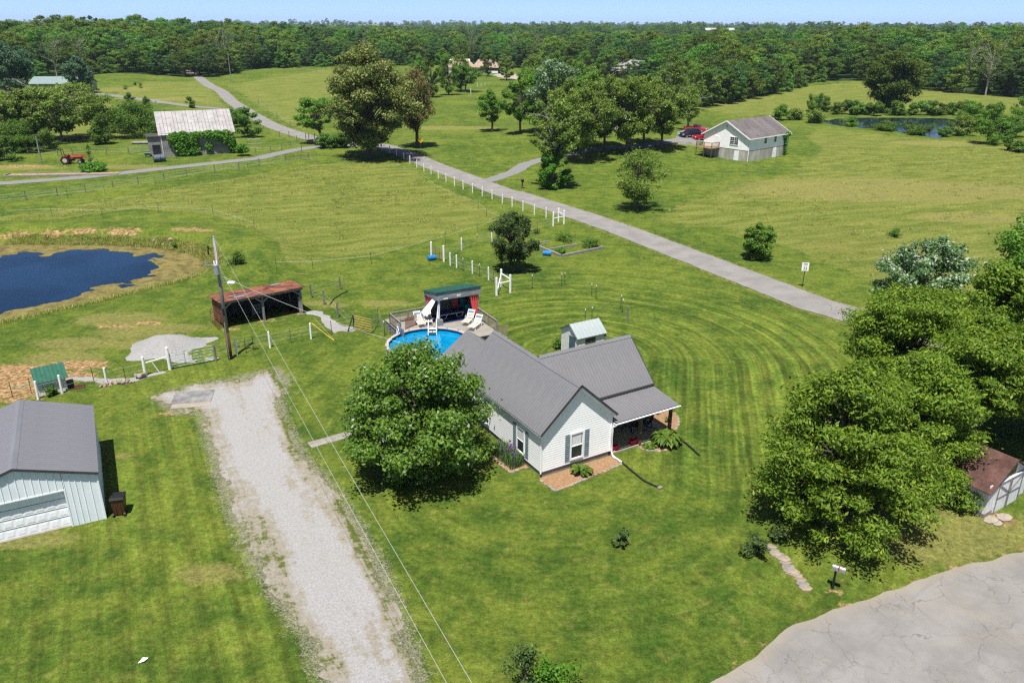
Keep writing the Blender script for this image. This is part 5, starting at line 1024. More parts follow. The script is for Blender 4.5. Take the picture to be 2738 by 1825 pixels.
# planters, rockers, porch
for i,(u_,lb) in enumerate(((5.37,'red planter box next to the downspout on the porch edge'),(6.95,'red planter box beside the middle porch post'))):
    o=empty('planter_box',hl(u_,.30,.11),HANG,lb,'planter'); m=MB(); vs=[]
    for z,w,d in ((0,.27,.11),(.26,.31,.14)): vs+=[(-w,-d,z),(w,-d,z),(w,d,z),(-w,d,z)]
    m.add(vs,[(0,3,2,1)]+[(j,(j+1)%4,4+(j+1)%4,4+j) for j in range(4)]); m.build('box',M_RED,o,fix=False); MB().box(-.28,.28,-.11,.11,.05,.20).build('soil',pm('soil_%d'%i,(.04,.025,.018),.95),o)
    for a,b,c,d in ((-.33,.33,-.16,-.13),(-.33,.33,.13,.16),(-.33,-.30,-.13,.13),(.30,.33,-.13,.13)): MB().box(a,b,c,d,.22,.275).build('rim',M_RED,o)
for i,(u_,v_,r_,lb) in enumerate(((8.05,1.55,R(150),'black wooden rocking chair on the porch, nearer the middle post'),(8.85,1.45,R(200),'black wooden rocking chair on the porch, nearer the far end'))):
    o=empty('rocking_chair',hl(u_,v_,.11),HANG+r_,lb,'chair')
    MB().box(-.26,.26,-.24,.24,.40,.44).build('seat',M_BLACK,o)
    for k in range(5): x=-.2+k*.1; m=MB(); m.bar((x,.24,.44),(x,.42,1.12),.05,.02); m.build('slat',M_BLACK,o)
    m=MB(); m.bar((-.27,.43,1.13),(.27,.43,1.13),.04,.10); m.build('top_rail',M_BLACK,o)
    for x in (-.27,.27):
        m=MB(); m.tube([(x,-.5,.10),(x,-.25,.03),(x,.1,.02),(x,.45,.09),(x,.6,.15)],.022,6); m.build('rocker',M_BLACK,o)
        for y,z in ((-.22,.64),(.22,.44)): m=MB(); m.bar((x,y,.04),(x,y,z),.045); m.build('leg',M_BLACK,o)
        MB().box(x-.04,x+.04,-.28,.26,.64,.67).build('armrest',M_BLACK,o)
o=empty('wash_tub',hl(5.75,1.95,.11),0,'round pale metal tub against the porch wall','tub'); m=MB(); m.lathe(0,0,[(.2,0),(.24,.26),(.26,.28),(.24,.27),(.19,.06)],16); m.build('tub_body',M_STEEL,o); m=MB(); m.tube([(.25,0,.2),(.31,0,.26),(.25,0,.3)],.015,6); m.build('tub_handle',M_STEEL,o)
M_DRAIN=pm('corrugated_black_pipe',(.016,.017,.019),.4,.2)
def drain(pts,label):
    P=smooth_line([np.array([*hl(*p)[:2]]) for p in pts],10); m=MB(); pp=[]; rr=[]
    for i,p in enumerate(P): pp.append((p[0],p[1],hz(p[0],p[1])+.06)); rr.append(.062 if i%2 else .05)
    m.tube(pp,rr,8); o=m.build('drain_pipe',M_DRAIN,None,smooth=False); tag(o,label,'pipe'); return P[-1]
pe=drain([(5.0,-1.05),(4.93,-1.7),(4.87,-2.6),(4.84,-3.3),(5.05,-4.15)],'black corrugated drain pipe snaking over the front lawn from the downspout')
drain([(9.7,-.35),(9.83,-1.0),(9.72,-1.75),(9.5,-2.75)],'black corrugated drain pipe beyond the large hosta at the porch corner')
o=MB(); o.obox((0,0,.05),.28,.18,.1,.5); o=o.build('splash_stone',M_CONC,None,bevel=.03); o.location=(pe[0]+.15,pe[1]-.05,0); tag(o,'small pale stone at the end of the front drain pipe','stone')
# beds
def mulch_mat():
    t=NT('mulch'); P=t.pos(); n=t.noise(P,16,4,.8); c=t.mix(t.mr(n,.3,.7),(.17,.09,.042),(.37,.24,.14)); return t.done(t.pbr(c,.95,.1,normal=t.bump(n,.9,.06)))
M_MULCH=mulch_mat()
def bed(name,poly,label,edge,rng,cat='flower bed',step=.30,skip=None):
    Pw=[hl(*p) for p in poly]; c=sum(Pw,Vector())/len(Pw); o=empty(name,c,0,label,cat)
    m=MB(); n=len(Pw); top=[p-c+Vector((0,0,.035)) for p in Pw]; m.add(top+[p-Vector((0,0,.2)) for p in top],[tuple(range(n))]+[(i,i+n,(i+1)%n+n,(i+1)%n) for i in range(n)]); m.build('mulch',M_MULCH,o)
    mats=[pm('edge_stone_%s_%d'%(name,i),col,.9,.2,4) for i,col in enumerate(((.26,.165,.12),(.28,.23,.18),(.22,.20,.18),(.30,.20,.15)))]
    meshes=[]
    for i in range(4):
        b=MB(); w,d,h=.13+.02*i,.075,.05; b.box(-w,w,-d,d,-.06,h); me=b.mesh('edging_stone',bevel=.02); me.materials.append(mats[i]); meshes.append(me)
    for a,b in edge:
        A=hl(*a);B=hl(*b); L=(B-A).length; k=max(1,int(L/step)); ang=math.atan2((B-A).y,(B-A).x)
        for i in range(k):
            p=A.lerp(B,(i+.5)/k); s=link('edging_stone',meshes[rng.randrange(4)],o); s.location=p-c+Vector((rng.uniform(-.03,.03),rng.uniform(-.03,.03),rng.uniform(-.02,.02)+.02)); s.rotation_euler=(rng.uniform(-.06,.06),rng.uniform(-.06,.06),ang+rng.uniform(-.18,.18)); s.scale=(rng.uniform(.75,1.1),rng.uniform(.8,1.3),1)
    return o
rg=random.Random(4)
bed('mulch_bed',[(-.12,-.02),(4.9,-.02),(4.92,-1.10),(2.4,-1.38),(-.05,-1.55),(-.12,-.9)],'mulch bed with stone edging along the front gable wall',[((-.15,-.2),(-.05,-1.6)),((-.05,-1.6),(2.4,-1.42)),((2.4,-1.42),(4.97,-1.12)),((4.97,-1.12),(4.95,-.15))],rg)
bed('iris_bed',[(-.02,1.35),(-1.2,1.35),(-1.25,3.45),(-.02,4.4)],'stone-edged bed of iris blades along the left house wall',[((-.03,1.33),(-1.24,1.33)),((-1.24,1.33),(-1.28,3.45)),((-1.28,3.45),(-.4,4.3))],rg)
arc=[(10.0,.4),(10.5,.5),(11.2,1.0),(11.75,1.7),(12.0,2.4),(11.9,3.2),(11.3,3.9),(10.4,4.2),(9.98,4.2)]
bed('mulch_bed',arc,'curved mulch bed round the far end of the porch',list(zip(arc[:-2],arc[1:-1])),rg)
bed('hosta_bed',[(7.0,-.02),(9.4,-.02),(9.5,-.6),(8.9,-1.2),(7.9,-1.1),(7.15,-.55)],'low edged bed holding the big hosta at the porch corner',[((7.0,-.1),(7.15,-.6)),((7.15,-.6),(7.9,-1.15)),((7.9,-1.15),(8.4,-1.2))],rg)
# concrete walk and slabs
A=gp('D',712,1026);B=gp('D',812,997); d=(B-A).normalized(); nn=Vector((-d.y,d.x,0)); o=empty('garden_walk',A,math.atan2(d.y,d.x),'narrow concrete walk from the driveway to under the maple','walk')
for i in range(7): MB().box(i*1.1+.01,i*1.1+1.085,-.38,.38,-.1,.04).build('slab',M_CONC,o,bevel=.012)
P1=gp('Y6',1560,325); o=MB(); o.box(-1.3,1.3,-.95,.95,-.1,.05); o=o.build('dark_slab',pm('dark_pad',(.17,.168,.165),.8,.35,1.2),None); o.location=P1; o.rotation_euler=(0,0,R(12)); tag(o,'dark grey pad lying in the gravel at the driveway head','slab')
P1=gp('Y6',1545,388); o=MB(); o.box(-1.25,1.25,-.38,.38,-.1,.04); o=o.build('tan_slab',M_PORCH,None); o.location=P1; o.rotation_euler=(0,0,R(12)); tag(o,'tan concrete strip just below the dark driveway pad','slab')
# stone step path
o=empty('stone_path',gp('Y8',1300,125),0,'broken stone steps leading down the bank to the road','path'); base=o.location.copy(); Ms=[pm('step_stone_%d'%i,c,.9,.22,3) for i,c in enumerate(((.22,.18,.135),(.19,.178,.16),(.25,.205,.15)))]
rng=random.Random(12)
for i in range(15):
    f=i/14; p=gp('Y8',1292+f*150,118+f*168+8*math.sin(i)); w=rng.uniform(.28,.45); q=[(w*(.8+.3*rng.random())*math.cos(t*2*math.pi/6),w*.6*(.8+.3*rng.random())*math.sin(t*2*math.pi/6)) for t in range(6)]
    m=MB(); m.prism(q,'z',-.1,.05+rng.uniform(0,.03)); s=m.build('step_stone',Ms[i%3],o,bevel=.015); s.location=p-base; s.rotation_euler=(rng.uniform(-.05,.05),rng.uniform(-.05,.05),rng.uniform(-.4,.4))
# gravel heap
def heap():
    c=gp('Z5',1240,1105); n=36; rings=10; V=[];F=[]; rr=np.random.default_rng(3)
    for r in range(rings+1):
        for j in range(n):
            a=2*math.pi*j/n; R0=(2.5+.4*math.sin(2*a+1)+.3*math.sin(5*a))*r/rings; x_=R0*1.05*math.cos(a);y_=R0*1.25*math.sin(a); t=r/rings; z_=1.0*math.cos(t*math.pi/2)**1.5*(1+.15*t*math.sin(3*a))+rr.uniform(-.03,.03)*(1 if r else 0)-.04
            V.append((x_,y_,z_))
    F=[(r*n+j,r*n+(j+1)%n,(r+1)*n+(j+1)%n,(r+1)*n+j) for r in range(rings) for j in range(n)]
    m=MB(); m.add(V,F); o=m.build('gravel_heap',M_PILE,None,fix=False,smooth=True); o.location=c; tag(o,'pale heap of crushed gravel behind the green gate','gravel heap')
heap()
GA=[gp('Z5',*p) for p in ((1300,1120),(1480,1025),(1620,1040),(1560,1075),(1400,1130),(1450,1180),(1600,1190),(1450,1225),(1330,1225),(1240,1180),(1130,1130))]
patch('gravel_apron',lambda x,y:poly_sd(GA,x,y)+(fbm(x,y,1.,7,4)-.5)*1.8,bb(GA,2),.25,.012,M_PILE)
GB=[gp('Z6',*p) for p in ((955,780),(1050,765),(1110,790),(1160,810),(1200,860),(1290,905),(1390,900),(1385,930),(1290,945),(1210,975),(1160,930),(1130,860),(1080,820),(1000,805))]
patch('gravel_path',lambda x,y:poly_sd(GB,x,y)+(fbm(x,y,1.2,8,4)-.5)*1.2,bb(GB,2),.2,.012,M_PILE)
GC=[gp('Z5',*p) for p in ((520,1345),(650,1335),(800,1335),(960,1350),(1060,1325),(1240,1275),(1240,1300),(1060,1345),(950,1385),(780,1370),(600,1365))]
patch('gravel_path',lambda x,y:poly_sd(GC,x,y)+(fbm(x,y,1.2,9,4)-.5)*1.0,bb(GC,2),.2,.014,M_PILE)
# rock pile, rocks, grate, pipe
o=empty('rock_pile',gp('Z5',920,1375),R(22),'low pile of pinkish stones beside the white barnyard post','rock pile'); rng=random.Random(2)
Mr=[pm('pile_rock_%d'%i,c,.9,.2,3) for i,c in enumerate(((.28,.19,.145),(.23,.195,.165),(.31,.25,.21)))]
def rock(s,rng):
    bm=bmesh.new(); bmesh.ops.create_icosphere(bm,subdivisions=1,radius=s)
    for v in bm.verts: v.co*=rng.uniform(.75,1.15); v.co.z*=.65
    me=bpy.data.meshes.new('rock'); bm.to_mesh(me); bm.free(); return me
for i in range(26): s=rng.uniform(.12,.24); r_=link('rock',rock(s,rng),o,Mr[i%3]); x_=rng.uniform(-1.5,1.5); r_.location=(x_,rng.uniform(-.25,.25)+(.25 if x_>.9 else 0),s*.35+(.2 if x_>.8 else .02)); r_.rotation_euler=(rng.random(),rng.random(),rng.random()*6)
for i,(zx,zy,s,lb) in enumerate(((1272,305,.42,'large pale boulder on the far bank of the pond'),(1145,312,.26,'small flat pale rock on the pond bank left of the boulder'),(1215,340,.22,'small pale rock just below the pond boulder'))):
    r_=link('bank_rock',rock(s,rng),None,Mr[i%3]); r_.location=gp('Z5',zx,zy)+Vector((0,0,s*.3)); tag(r_,lb,'rock')
o=empty('metal_grate',gp('Z5',578,1410),R(20),'dark rusty grate lying in the grass beside the green-roofed hut','grate')
for i in range(7): MB().box(-.5,.5,-.36+i*.11,-.32+i*.11,.02,.05).build('bar',M_RTP,o)
for x_ in (-.48,0,.48): MB().box(x_-.02,x_+.02,-.37,.36,.05,.07).build('cross_bar',M_RTP,o)
a=gp('Z6',1030,945)+Vector((0,0,.75));b=gp('Z6',1220,1030); m=MB(); m.tube([a,b+Vector((0,0,.05))],.018,6); o=m.build('guy_guard',pm('yellow_guard',(.72,.50,.04),.5),None); tag(o,'yellow plastic pole leaning down from the white fence post','pole')
a=gp('Z6',1045,905)+Vector((0,0,.9)); m=MB(); m.tube([a,b+Vector((0,0,.08))],.013,6); o=m.build('leaning_rail',M_YGATE,None); tag(o,'thin tan rail leaning beside the yellow pole','pole')
a=gp('Z6',1340,945);m=MB(); m.bar(a,a+Vector((.45,.35,1.35)),.08); o=m.build('leaning_stake',M_TPOST,None); tag(o,'dark green stake leaning on the post of the tan gate','post')
m=MB(); pts=[gp('Z6',*p)+Vector((0,0,.05)) for p in ((1180,715),(1215,665),(1265,630),(1335,595))]; m.tube(pts,.05,6); o=m.build('water_pipe',M_DRAIN,None); tag(o,'black pipe lying in the pasture behind the grey posts','pipe')
# barrels and raised bed
def barrel(p,ang,label):
    o=empty('plastic_barrel',p,ang,label,'barrel'); m=MB(); pr=[(.22,-.46),(.27,-.42),(.28,-.2),(.295,-.18),(.28,-.15),(.28,.15),(.295,.18),(.28,.2),(.27,.42),(.22,.46)]; n=16
    vs=[(z*1.,r*math.cos(2*math.pi*j/n),.28+r*math.sin(2*math.pi*j/n)) for r,z in pr for j in range(n)]
    m.add(vs,[(i*n+j,i*n+(j+1)%n,(i+1)*n+(j+1)%n,(i+1)*n+j) for i in range(len(pr)-1) for j in range(n)]+[tuple(range(n)),tuple((len(pr)-1)*n+j for j in range(n))]); m.build('drum',M_BLUE,o,smooth=False)
    m=MB(); m.tube([(.455,.1,.4),(.48,.1,.4)],.04,8); m.build('bung',M_TRIM,o)
barrel(gp('Z8',1415,715),R(-8),'blue plastic barrel lying beside the concrete raised bed')
barrel(gp('Z8',208,772),R(30),'blue plastic barrel lying by the brown meadow gate')
q=[gp('Z8',*p) for p in ((1280,615),(1560,730),(1995,640),(1960,612),(1560,700))]
o=empty('raised_bed',gp('Z8',1560,730),0,'weedy garden bed framed by low concrete walls beside the road','raised bed'); b0=o.location.copy()
def cwall(a,b,h=.28,w=.22): 
    m=MB(); A=gp('Z8',*a)-b0;B=gp('Z8',*b)-b0; m.bar(A+Vector((0,0,h/2)),B+Vector((0,0,h/2)),w,h); m.build('kerb_wall',M_CONC,o)
cwall((1265,610),(1560,728)); cwall((1575,730),(2000,640)); cwall((1440,660),(1730,605),.2,.15); cwall((2000,632),(1940,615),.2,.15); cwall((1330,590),(1450,568),.15,.15)
m=MB(); A=gp('Z8',1310,660); m.obox((0,0,.4),.5,.5,.8); o=m.build('compost_bin',M_BLACK,None,bevel=.05); o.location=A; tag(o,'black square bin at the corner of the concrete bed','bin')
m=MB(); m.add([(0,0,.02),(.25,.05,.09),(.3,.3,.03),(.08,.28,.06)],[(0,1,2,3)]); o=m.build('litter',M_TRIM,None,fix=False); o.location=gp('S',375,1780); tag(o,'scrap of white litter on the lawn at bottom left','litter')
# ------------------------------------------------------------------ vehicles
M_TYRE=pm('tyre',(.014,.014,.015),.8,.1); M_CARGLASS=NT('car_glass'); M_CARGLASS=M_CARGLASS.done(M_CARGLASS.pbr((.012,.016,.02),.04,.7)); M_HEAD=pm('headlamp',(.7,.7,.72),.2,.05)
def paint(name,c): t=NT(name); return t.done(t.pbr(c,.25,.5,Coat_Weight=.6))
def car(name,label,p,ang,kind,col,cat):
    o=empty(name,p,ang,label,cat); pt=paint(name+'_paint',col)
    if kind=='pickup': L,Wd=5.3,1.85; body=[(-2.6,.45),(-2.6,1.02),(-.55,1.02),(-.55,.98),(.9,1.02),(1.0,1.0),(2.3,.92),(2.6,.75),(2.65,.45)]; cab=[(-.55,1.02),(-.45,1.62),(.45,1.66),(1.1,1.02)]
    elif kind=='suv': L,Wd=4.8,1.85; body=[(-2.35,.5),(-2.4,1.0),(-2.25,1.1),(.95,1.1),(2.1,.98),(2.35,.75),(2.35,.45)]; cab=[(-2.2,1.08),(-1.9,1.62),(-1.2,1.72),(.2,1.70),(1.1,1.09)]
    else: L,Wd=4.5,1.8; body=[(-2.2,.45),(-2.25,.92),(-1.9,1.02),(.9,1.0),(1.95,.9),(2.2,.7),(2.2,.4)]; cab=[(-1.9,1.0),(-1.4,1.5),(-.2,1.56),(.3,1.5),(1.05,1.0)]
    def loft(prof,w0,w1,zlo):
        m=MB(); n=len(prof); z0=min(q[1] for q in prof);z1=max(q[1] for q in prof); V=[]
        for s in (-1,1):
            for x_,z_ in prof: f=(z_-z0)/(z1-z0+1e-6); V.append((x_*(.995),s*(w0+(w1-w0)*f)/2,z_))
        m.add(V,[tuple(range(n)),tuple(range(2*n-1,n-1,-1))]+[(i,i+n,(i+1)%n+n,(i+1)%n) for i in range(n)]); return m
    loft(body,Wd,Wd*.96,0).build('body',pt,o,bevel=.05)
    loft(cab,Wd*.93,Wd*.72,0).build('greenhouse',M_CARGLASS,o,bevel=.02)
    xs=[q[0] for q in cab]; zt=max(q[1] for q in cab); top=[q for q in cab if q[1]>zt-.15]; MB().box(min(q[0] for q in top)-.03,max(q[0] for q in top)+.03,-Wd*.365,Wd*.365,zt-.05,zt+.02).build('roof',pt,o,bevel=.02)
    for s in (-1,1):
        for x_ in ([cab[0][0]+.1,-.05] if kind!='pickup' else [-.5]): m=MB(); m.bar((x_,s*Wd*.462,1.0),(x_+.25*(1 if x_<-1 else .2),s*Wd*.37,zt-.02),.09,.05); m.build('pillar',pt,o)
        m=MB(); m.bar((cab[-1][0]-.02,s*Wd*.46,1.02),(top[-1][0],s*Wd*.365,zt-.02),.08,.06); m.build('pillar',pt,o)
        for x_ in (-L*.3,L*.31):
            m=MB(); m.tube([(x_,s*(Wd/2-.2),.34),(x_,s*(Wd/2+.01),.34)],.34,16); w=m.build('wheel',M_TYRE,o); m=MB(); m.tube([(x_,s*(Wd/2-.1),.34),(x_,s*(Wd/2+.02),.34)],.21,12); m.build('rim',M_STEEL,w)
        MB().box(L*.44,L*.5-.02 if kind!='pickup' else 2.63,s*Wd*.36-.16,s*Wd*.36+.16,.66,.84).build('headlight',M_HEAD,o,bevel=.03)
        MB().box(-L*.5+.02,-L*.5+.12,s*Wd*.42-.09,s*Wd*.42+.09,.7,.95).build('taillight',M_RED,o)
        MB().box(.75,.95,s*Wd*.55-.05,s*Wd*.55+.05,1.0,1.14).build('mirror',pt,o)
        MB().box(-.35,-.2,s*(Wd/2+.002)-.012,s*(Wd/2+.002)+.012,.85,.89).build('door_handle',M_BLACK,o)
    MB().box(L*.49-.02,L*.5+.08,-Wd*.45,Wd*.45,.35,.55).build('bumper',M_STEEL if kind=='pickup' else pt,o,bevel=.03); MB().box(L*.485,L*.5+.04,-Wd*.25,Wd*.25,.58,.78).build('grille',M_BLACK,o)
    if kind=='pickup': MB().box(-2.5,-.65,-.78,.78,1.015,1.03).build('bed_opening',M_BLACK,o)
    return o
ca=R(-28)
car('pickup_truck','red pickup truck parked behind the other cars by the white building',gp('A1',400,420),ca,'pickup',(.42,.008,.02),'truck')
car('parked_suv','dark navy car parked in front of the red pickup',gp('A1',285,525),R(208),'suv',(.012,.018,.035),'car')
car('parked_car','red car with black roof half hidden by the white building',gp('A1',560,580),R(192),'suv',(.38,.008,.02),'car')
car('parked_suv','dark car parked in deep shade behind the big roadside tree',gp('A7',1180,300),R(8),'suv',(.010,.014,.016),'car')
car('parked_car','blue-black car parked left of the shade under the big tree',gp('A7',1060,285),R(5),'car',(.02,.025,.05),'car')
car('parked_car','white car parked by the low house at upper left',gp('Z1',590,722),R(10),'car',(.7,.7,.7),'car')
def tractor():
    M_TR=pm('tractor_red',(.30,.045,.025),.6,.25); o=empty('farm_tractor',gp('A2',850,345),R(10),'faded red tractor with front loader parked behind the lane','tractor')
    m=MB(); m.box(-.2,1.7,-.32,.32,.85,1.35); m.build('hood',M_TR,o,bevel=.06); MB().box(-1.2,.4,-.25,.25,.55,.85).build('chassis',M_BLACK,o)
    for s in (-1,1):
        m=MB(); m.tube([(-1.0,s*.6,.72),(-1.0,s*.98,.72)],.72,20); w=m.build('rear_wheel',M_TYRE,o); m=MB(); m.tube([(-1.0,s*.62,.72),(-1.0,s*1.0,.72)],.4,14); m.build('rim',pm('rim_pink',(.45,.33,.28),.6),w)
        m=MB(); m.tube([(1.4,s*.55,.4),(1.4,s*.8,.4)],.4,16); w=m.build('front_wheel',M_TYRE,o); m=MB(); m.tube([(1.4,s*.57,.4),(1.4,s*.82,.4)],.22,12); m.build('rim',M_STEEL,w)
        MB().box(-1.5,-.4,s*.62-.02 if s>0 else -.98,.98 if s>0 else -.6,1.42,1.5).build('fender',M_TR,o)
        m=MB(); m.bar((.2,s*.5,1.55),(1.9,s*.5,1.5),.1); m.bar((1.9,s*.5,1.5),(2.8,s*.5,.45),.1); m.build('loader_arm',M_TR,o)
    m=MB(); m.prism([(2.7,.1),(3.3,.1),(3.25,.2),(2.85,.25),(2.85,.8),(2.7,.8)],'y',-.85,.85); m.build('bucket',pm('bucket',(.35,.25,.2),.7),o)
    MB().box(-1.1,-.7,-.25,.25,1.1,1.2).build('seat',M_BLACK,o); MB().box(-1.15,-1.05,-.25,.25,1.2,1.6).build('seat_back',M_BLACK,o)
    m=MB(); m.tube([(-.35,0,1.3),(-.5,0,1.65)],.03,6); m.build('steering_column',M_BLACK,o); m=MB(); m.tube([(-.5+.2*math.cos(t)*.3,.2*math.sin(t),1.67+.2*math.cos(t)*.9*.3) for t in [k*math.pi/5 for k in range(11)]],.02,5); m.build('steering_wheel',M_BLACK,o)
    for s in (-1,1): m=MB(); m.bar((-1.35,s*.5,1.2),(-1.5,s*.5,2.5),.08); m.build('roll_bar',M_BLACK,o)
    m=MB(); m.bar((-1.5,-.5,2.5),(-1.5,.5,2.5),.08); m.build('roll_bar',M_BLACK,o)
tractor()
# bales, wheelbarrow, slab by the barn
for i,(zx,lb) in enumerate(((1170,'left of two tarp-striped round bales at the barn corner'),(1205,'right of two tarp-striped round bales at the barn corner'))):
    p=gp('Z1',zx,1232-i*4); o=empty('round_bale',p,R(30),lb,'bale'); m=MB(); n=18; pr=[(.1,-.6),(.6,-.6),(.68,-.5),(.68,.5),(.6,.6),(.1,.6)]; vs=[(z,r*math.cos(2*math.pi*j/n),.66+r*math.sin(2*math.pi*j/n)) for r,z in pr for j in range(n)]; m.add(vs,[(a*n+j,a*n+(j+1)%n,(a+1)*n+(j+1)%n,(a+1)*n+j) for a in range(5) for j in range(n)]+[tuple(range(n)),tuple(5*n+j for j in range(n))]); m.build('bale',pm('bale_wrap_%d'%i,(.05,.07,.10),.6,.3,2),o)
    for k in range(5): x_=-.45+k*.22; m=MB(); m.tube([(x_,.69*math.cos(t),.66+.69*math.sin(t)) for t in [j*math.pi/8 for j in range(9)]],.03,4); m.build('strap',M_STEEL,o)
o=empty('wheelbarrow',gp('Z1',1098,1192),R(15),'green wheelbarrow standing left of the barn corner','wheelbarrow'); m=MB(); m.add([(-.35,-.25,.3),(.35,-.25,.3),(.35,.25,.3),(-.35,.25,.3),(-.6,-.42,.7),(.6,-.42,.7),(.6,.42,.7),(-.6,.42,.7)],[(0,3,2,1),(0,1,5,4),(1,2,6,5),(2,3,7,6),(3,0,4,7)]); m.build('tray',M_TEAL,o,fix=False); MB().box(-.58,.58,-.4,.4,.66,.68).build('load',M_STEEL,o); m=MB(); m.tube([(.55,-.06,.2),(.55,.06,.2)],.2,12); m.build('wheel',M_TYRE,o)
for s in (-.25,.25): MB().box(-.35,-.28,s-.03,s+.03,0,.32).build('leg',M_BLACK,o); m=MB(); m.bar((-1.1,s,.6),(.55,s*.3,.3),.04); m.build('handle',M_GREY,o)
o=MB(); o.box(-2.2,2.2,-1.1,1.1,.25,.38).box(-2.0,2.0,-.9,.9,-.1,.25); o=o.build('loading_platform',M_CONC,None); o.location=gp('Z1',1062,1095); o.rotation_euler=(0,0,R(8)); tag(o,'low pale platform in the rough grass behind the barn fence','platform')
o=empty('planting_bed',gp('A2',720,500),R(7),'long timber-edged bed of straw and squash plants beside the lane','raised bed')
for a,b,c,d in ((-9,9,-1.2,-1.),(-7,3,1.3,1.5),(-9.2,-9,-1.2,1.3)): MB().box(a,b,c,d,0,.25).build('timber',M_CONC,o)
MB().box(-8.8,8.8,-1.,1.2,0,.12).build('straw',pm('straw',(.27,.20,.115),.95,.3,2),o)
# ------------------------------------------------------------------ foliage
def leaf_material(name,dark,light,tip=None,trans=.5,rough=.5,tipat=.8,hue=.10):
    t=NT(name); a=t.attr('tint').outputs['Fac']; c=t.mix(t.mr(a,.0,.8,smooth=False),dark,light)
    if tip: c=t.mix(t.mr(a,tipat,min(tipat+.06,1.)),c,tip)
    r=t.N('ObjectInfo').outputs['Random']; h=t.N('HueSaturation'); t.put(h.inputs['Hue'],t.mr(r,0,1,.5-hue*.05,.5+hue*.12,False)); t.put(h.inputs['Value'],t.mr(r,0,1,1-hue*1.6,1+hue*1.6,False)); h.inputs['Saturation'].default_value=1.; t.l.new(c,h.inputs['Color']); c=h.outputs[0]
    p=t.pbr(c,rough,.28); tr=t.N('BsdfTranslucent'); t.put(tr.inputs[0],t.mix(.55,c,(.30,.42,.03),'MIX') if False else c); mx=t.N('MixShader'); mx.inputs[0].default_value=trans; t.l.new(p,mx.inputs[1]); t.l.new(tr.outputs[0],mx.inputs[2])
    return t.done(mx.outputs[0])
M_BARK=pm('bark',(.085,.070,.055),.95,.35,3,bump=.5,stretch=(3,3,.6)); M_BARKP=pm('pale_bark',(.34,.31,.27),.9,.3,2); M_BARKG=pm('dead_branch',(.26,.235,.21),.9,.2,3)
LEAF={'maple':leaf_material('maple_leaf',(0.056,0.140,0.018),(0.200,0.320,0.040),(0.420,0.460,0.360),tipat=.885,rough=.42,hue=.02),
'walnut':leaf_material('walnut_leaf',(0.062,0.145,0.013),(0.255,0.370,0.032),(0.360,0.450,0.040),tipat=.86,hue=.025),
'linden':leaf_material('linden_leaf',(0.070,0.118,0.020),(0.205,0.270,0.052),(0.430,0.430,0.140),tipat=.58,hue=.04),
'cedar':leaf_material('cedar_leaf',(0.084,0.087,0.025),(0.183,0.142,0.041),(0.229,0.159,0.051),trans=.1,hue=.04),
'apple':leaf_material('apple_leaf',(0.049,0.107,0.029),(0.128,0.189,0.045),(0.306,0.336,0.135),tipat=.9,hue=0.05),
'silver':leaf_material('silver_leaf',(0.070,0.180,0.048),(0.171,0.298,0.075),(0.540,0.580,0.494),tipat=.60,hue=0.05),
'blue':leaf_material('bluegreen_leaf',(0.049,0.142,0.068),(0.128,0.228,0.103),(0.324,0.370,0.304),tipat=.84,hue=0.05),
'green':leaf_material('green_leaf',(0.067,0.187,0.021),(0.197,0.343,0.034),(0.243,0.345,0.043),tipat=.88,hue=0.05),
'olive':leaf_material('olive_leaf',(0.072,0.142,0.018),(0.245,0.335,0.050),(0.400,0.450,0.140),tipat=.84,hue=0.05),
'wood':leaf_material('wood_leaf',(0.045,0.118,0.014),(0.195,0.310,0.036),(0.250,0.350,0.050),tipat=.88,hue=.26),
'woodlight':leaf_material('wood_leaf_light',(.070,.135,.014),(.270,.350,.045),(.33,.40,.08),tipat=.88,hue=.2),
'wooddark':leaf_material('wood_leaf_dark',(.026,.080,.018),(.115,.215,.050),(.20,.30,.09),tipat=.9,hue=.2),
'bush':leaf_material('bush_leaf',(0.055,0.144,0.019),(0.155,0.258,0.030),(0.227,0.300,0.043),tipat=.88,hue=.16),
'hosta':leaf_material('hosta_leaf',(0.055,0.120,0.012),(0.165,0.255,0.034),(0.240,0.320,0.060),tipat=.85,hue=.03),
'iris':leaf_material('iris_leaf',(0.084,0.180,0.054),(0.183,0.298,0.090),(0.204,0.059,0.314),tipat=.985,hue=.03),
'vine':leaf_material('vine_leaf',(0.049,0.170,0.016),(0.149,0.326,0.022),(0.211,0.360,0.028),tipat=.88)}
def leaves(pos,nrm,size,rng,aspect=.62):
    n=len(pos); up=rng.normal(size=(n,3)); a=np.cross(nrm,up); a/=np.linalg.norm(a,axis=1,keepdims=True)+1e-9; b=np.cross(nrm,a); s=size[:,None]
    v0=pos-a*s*.5; v2=pos+a*s*.5; w=aspect*.5; fold=nrm*s*.10
    v1=pos+b*s*w-fold; v3=pos-b*s*w-fold
    V=np.stack([v0,v1,v2,v3],1).reshape(-1,3); i=np.arange(n)*4; F=np.stack([np.stack([i,i+1,i+2],1),np.stack([i,i+2,i+3],1)],1).reshape(-1,3); return V,F
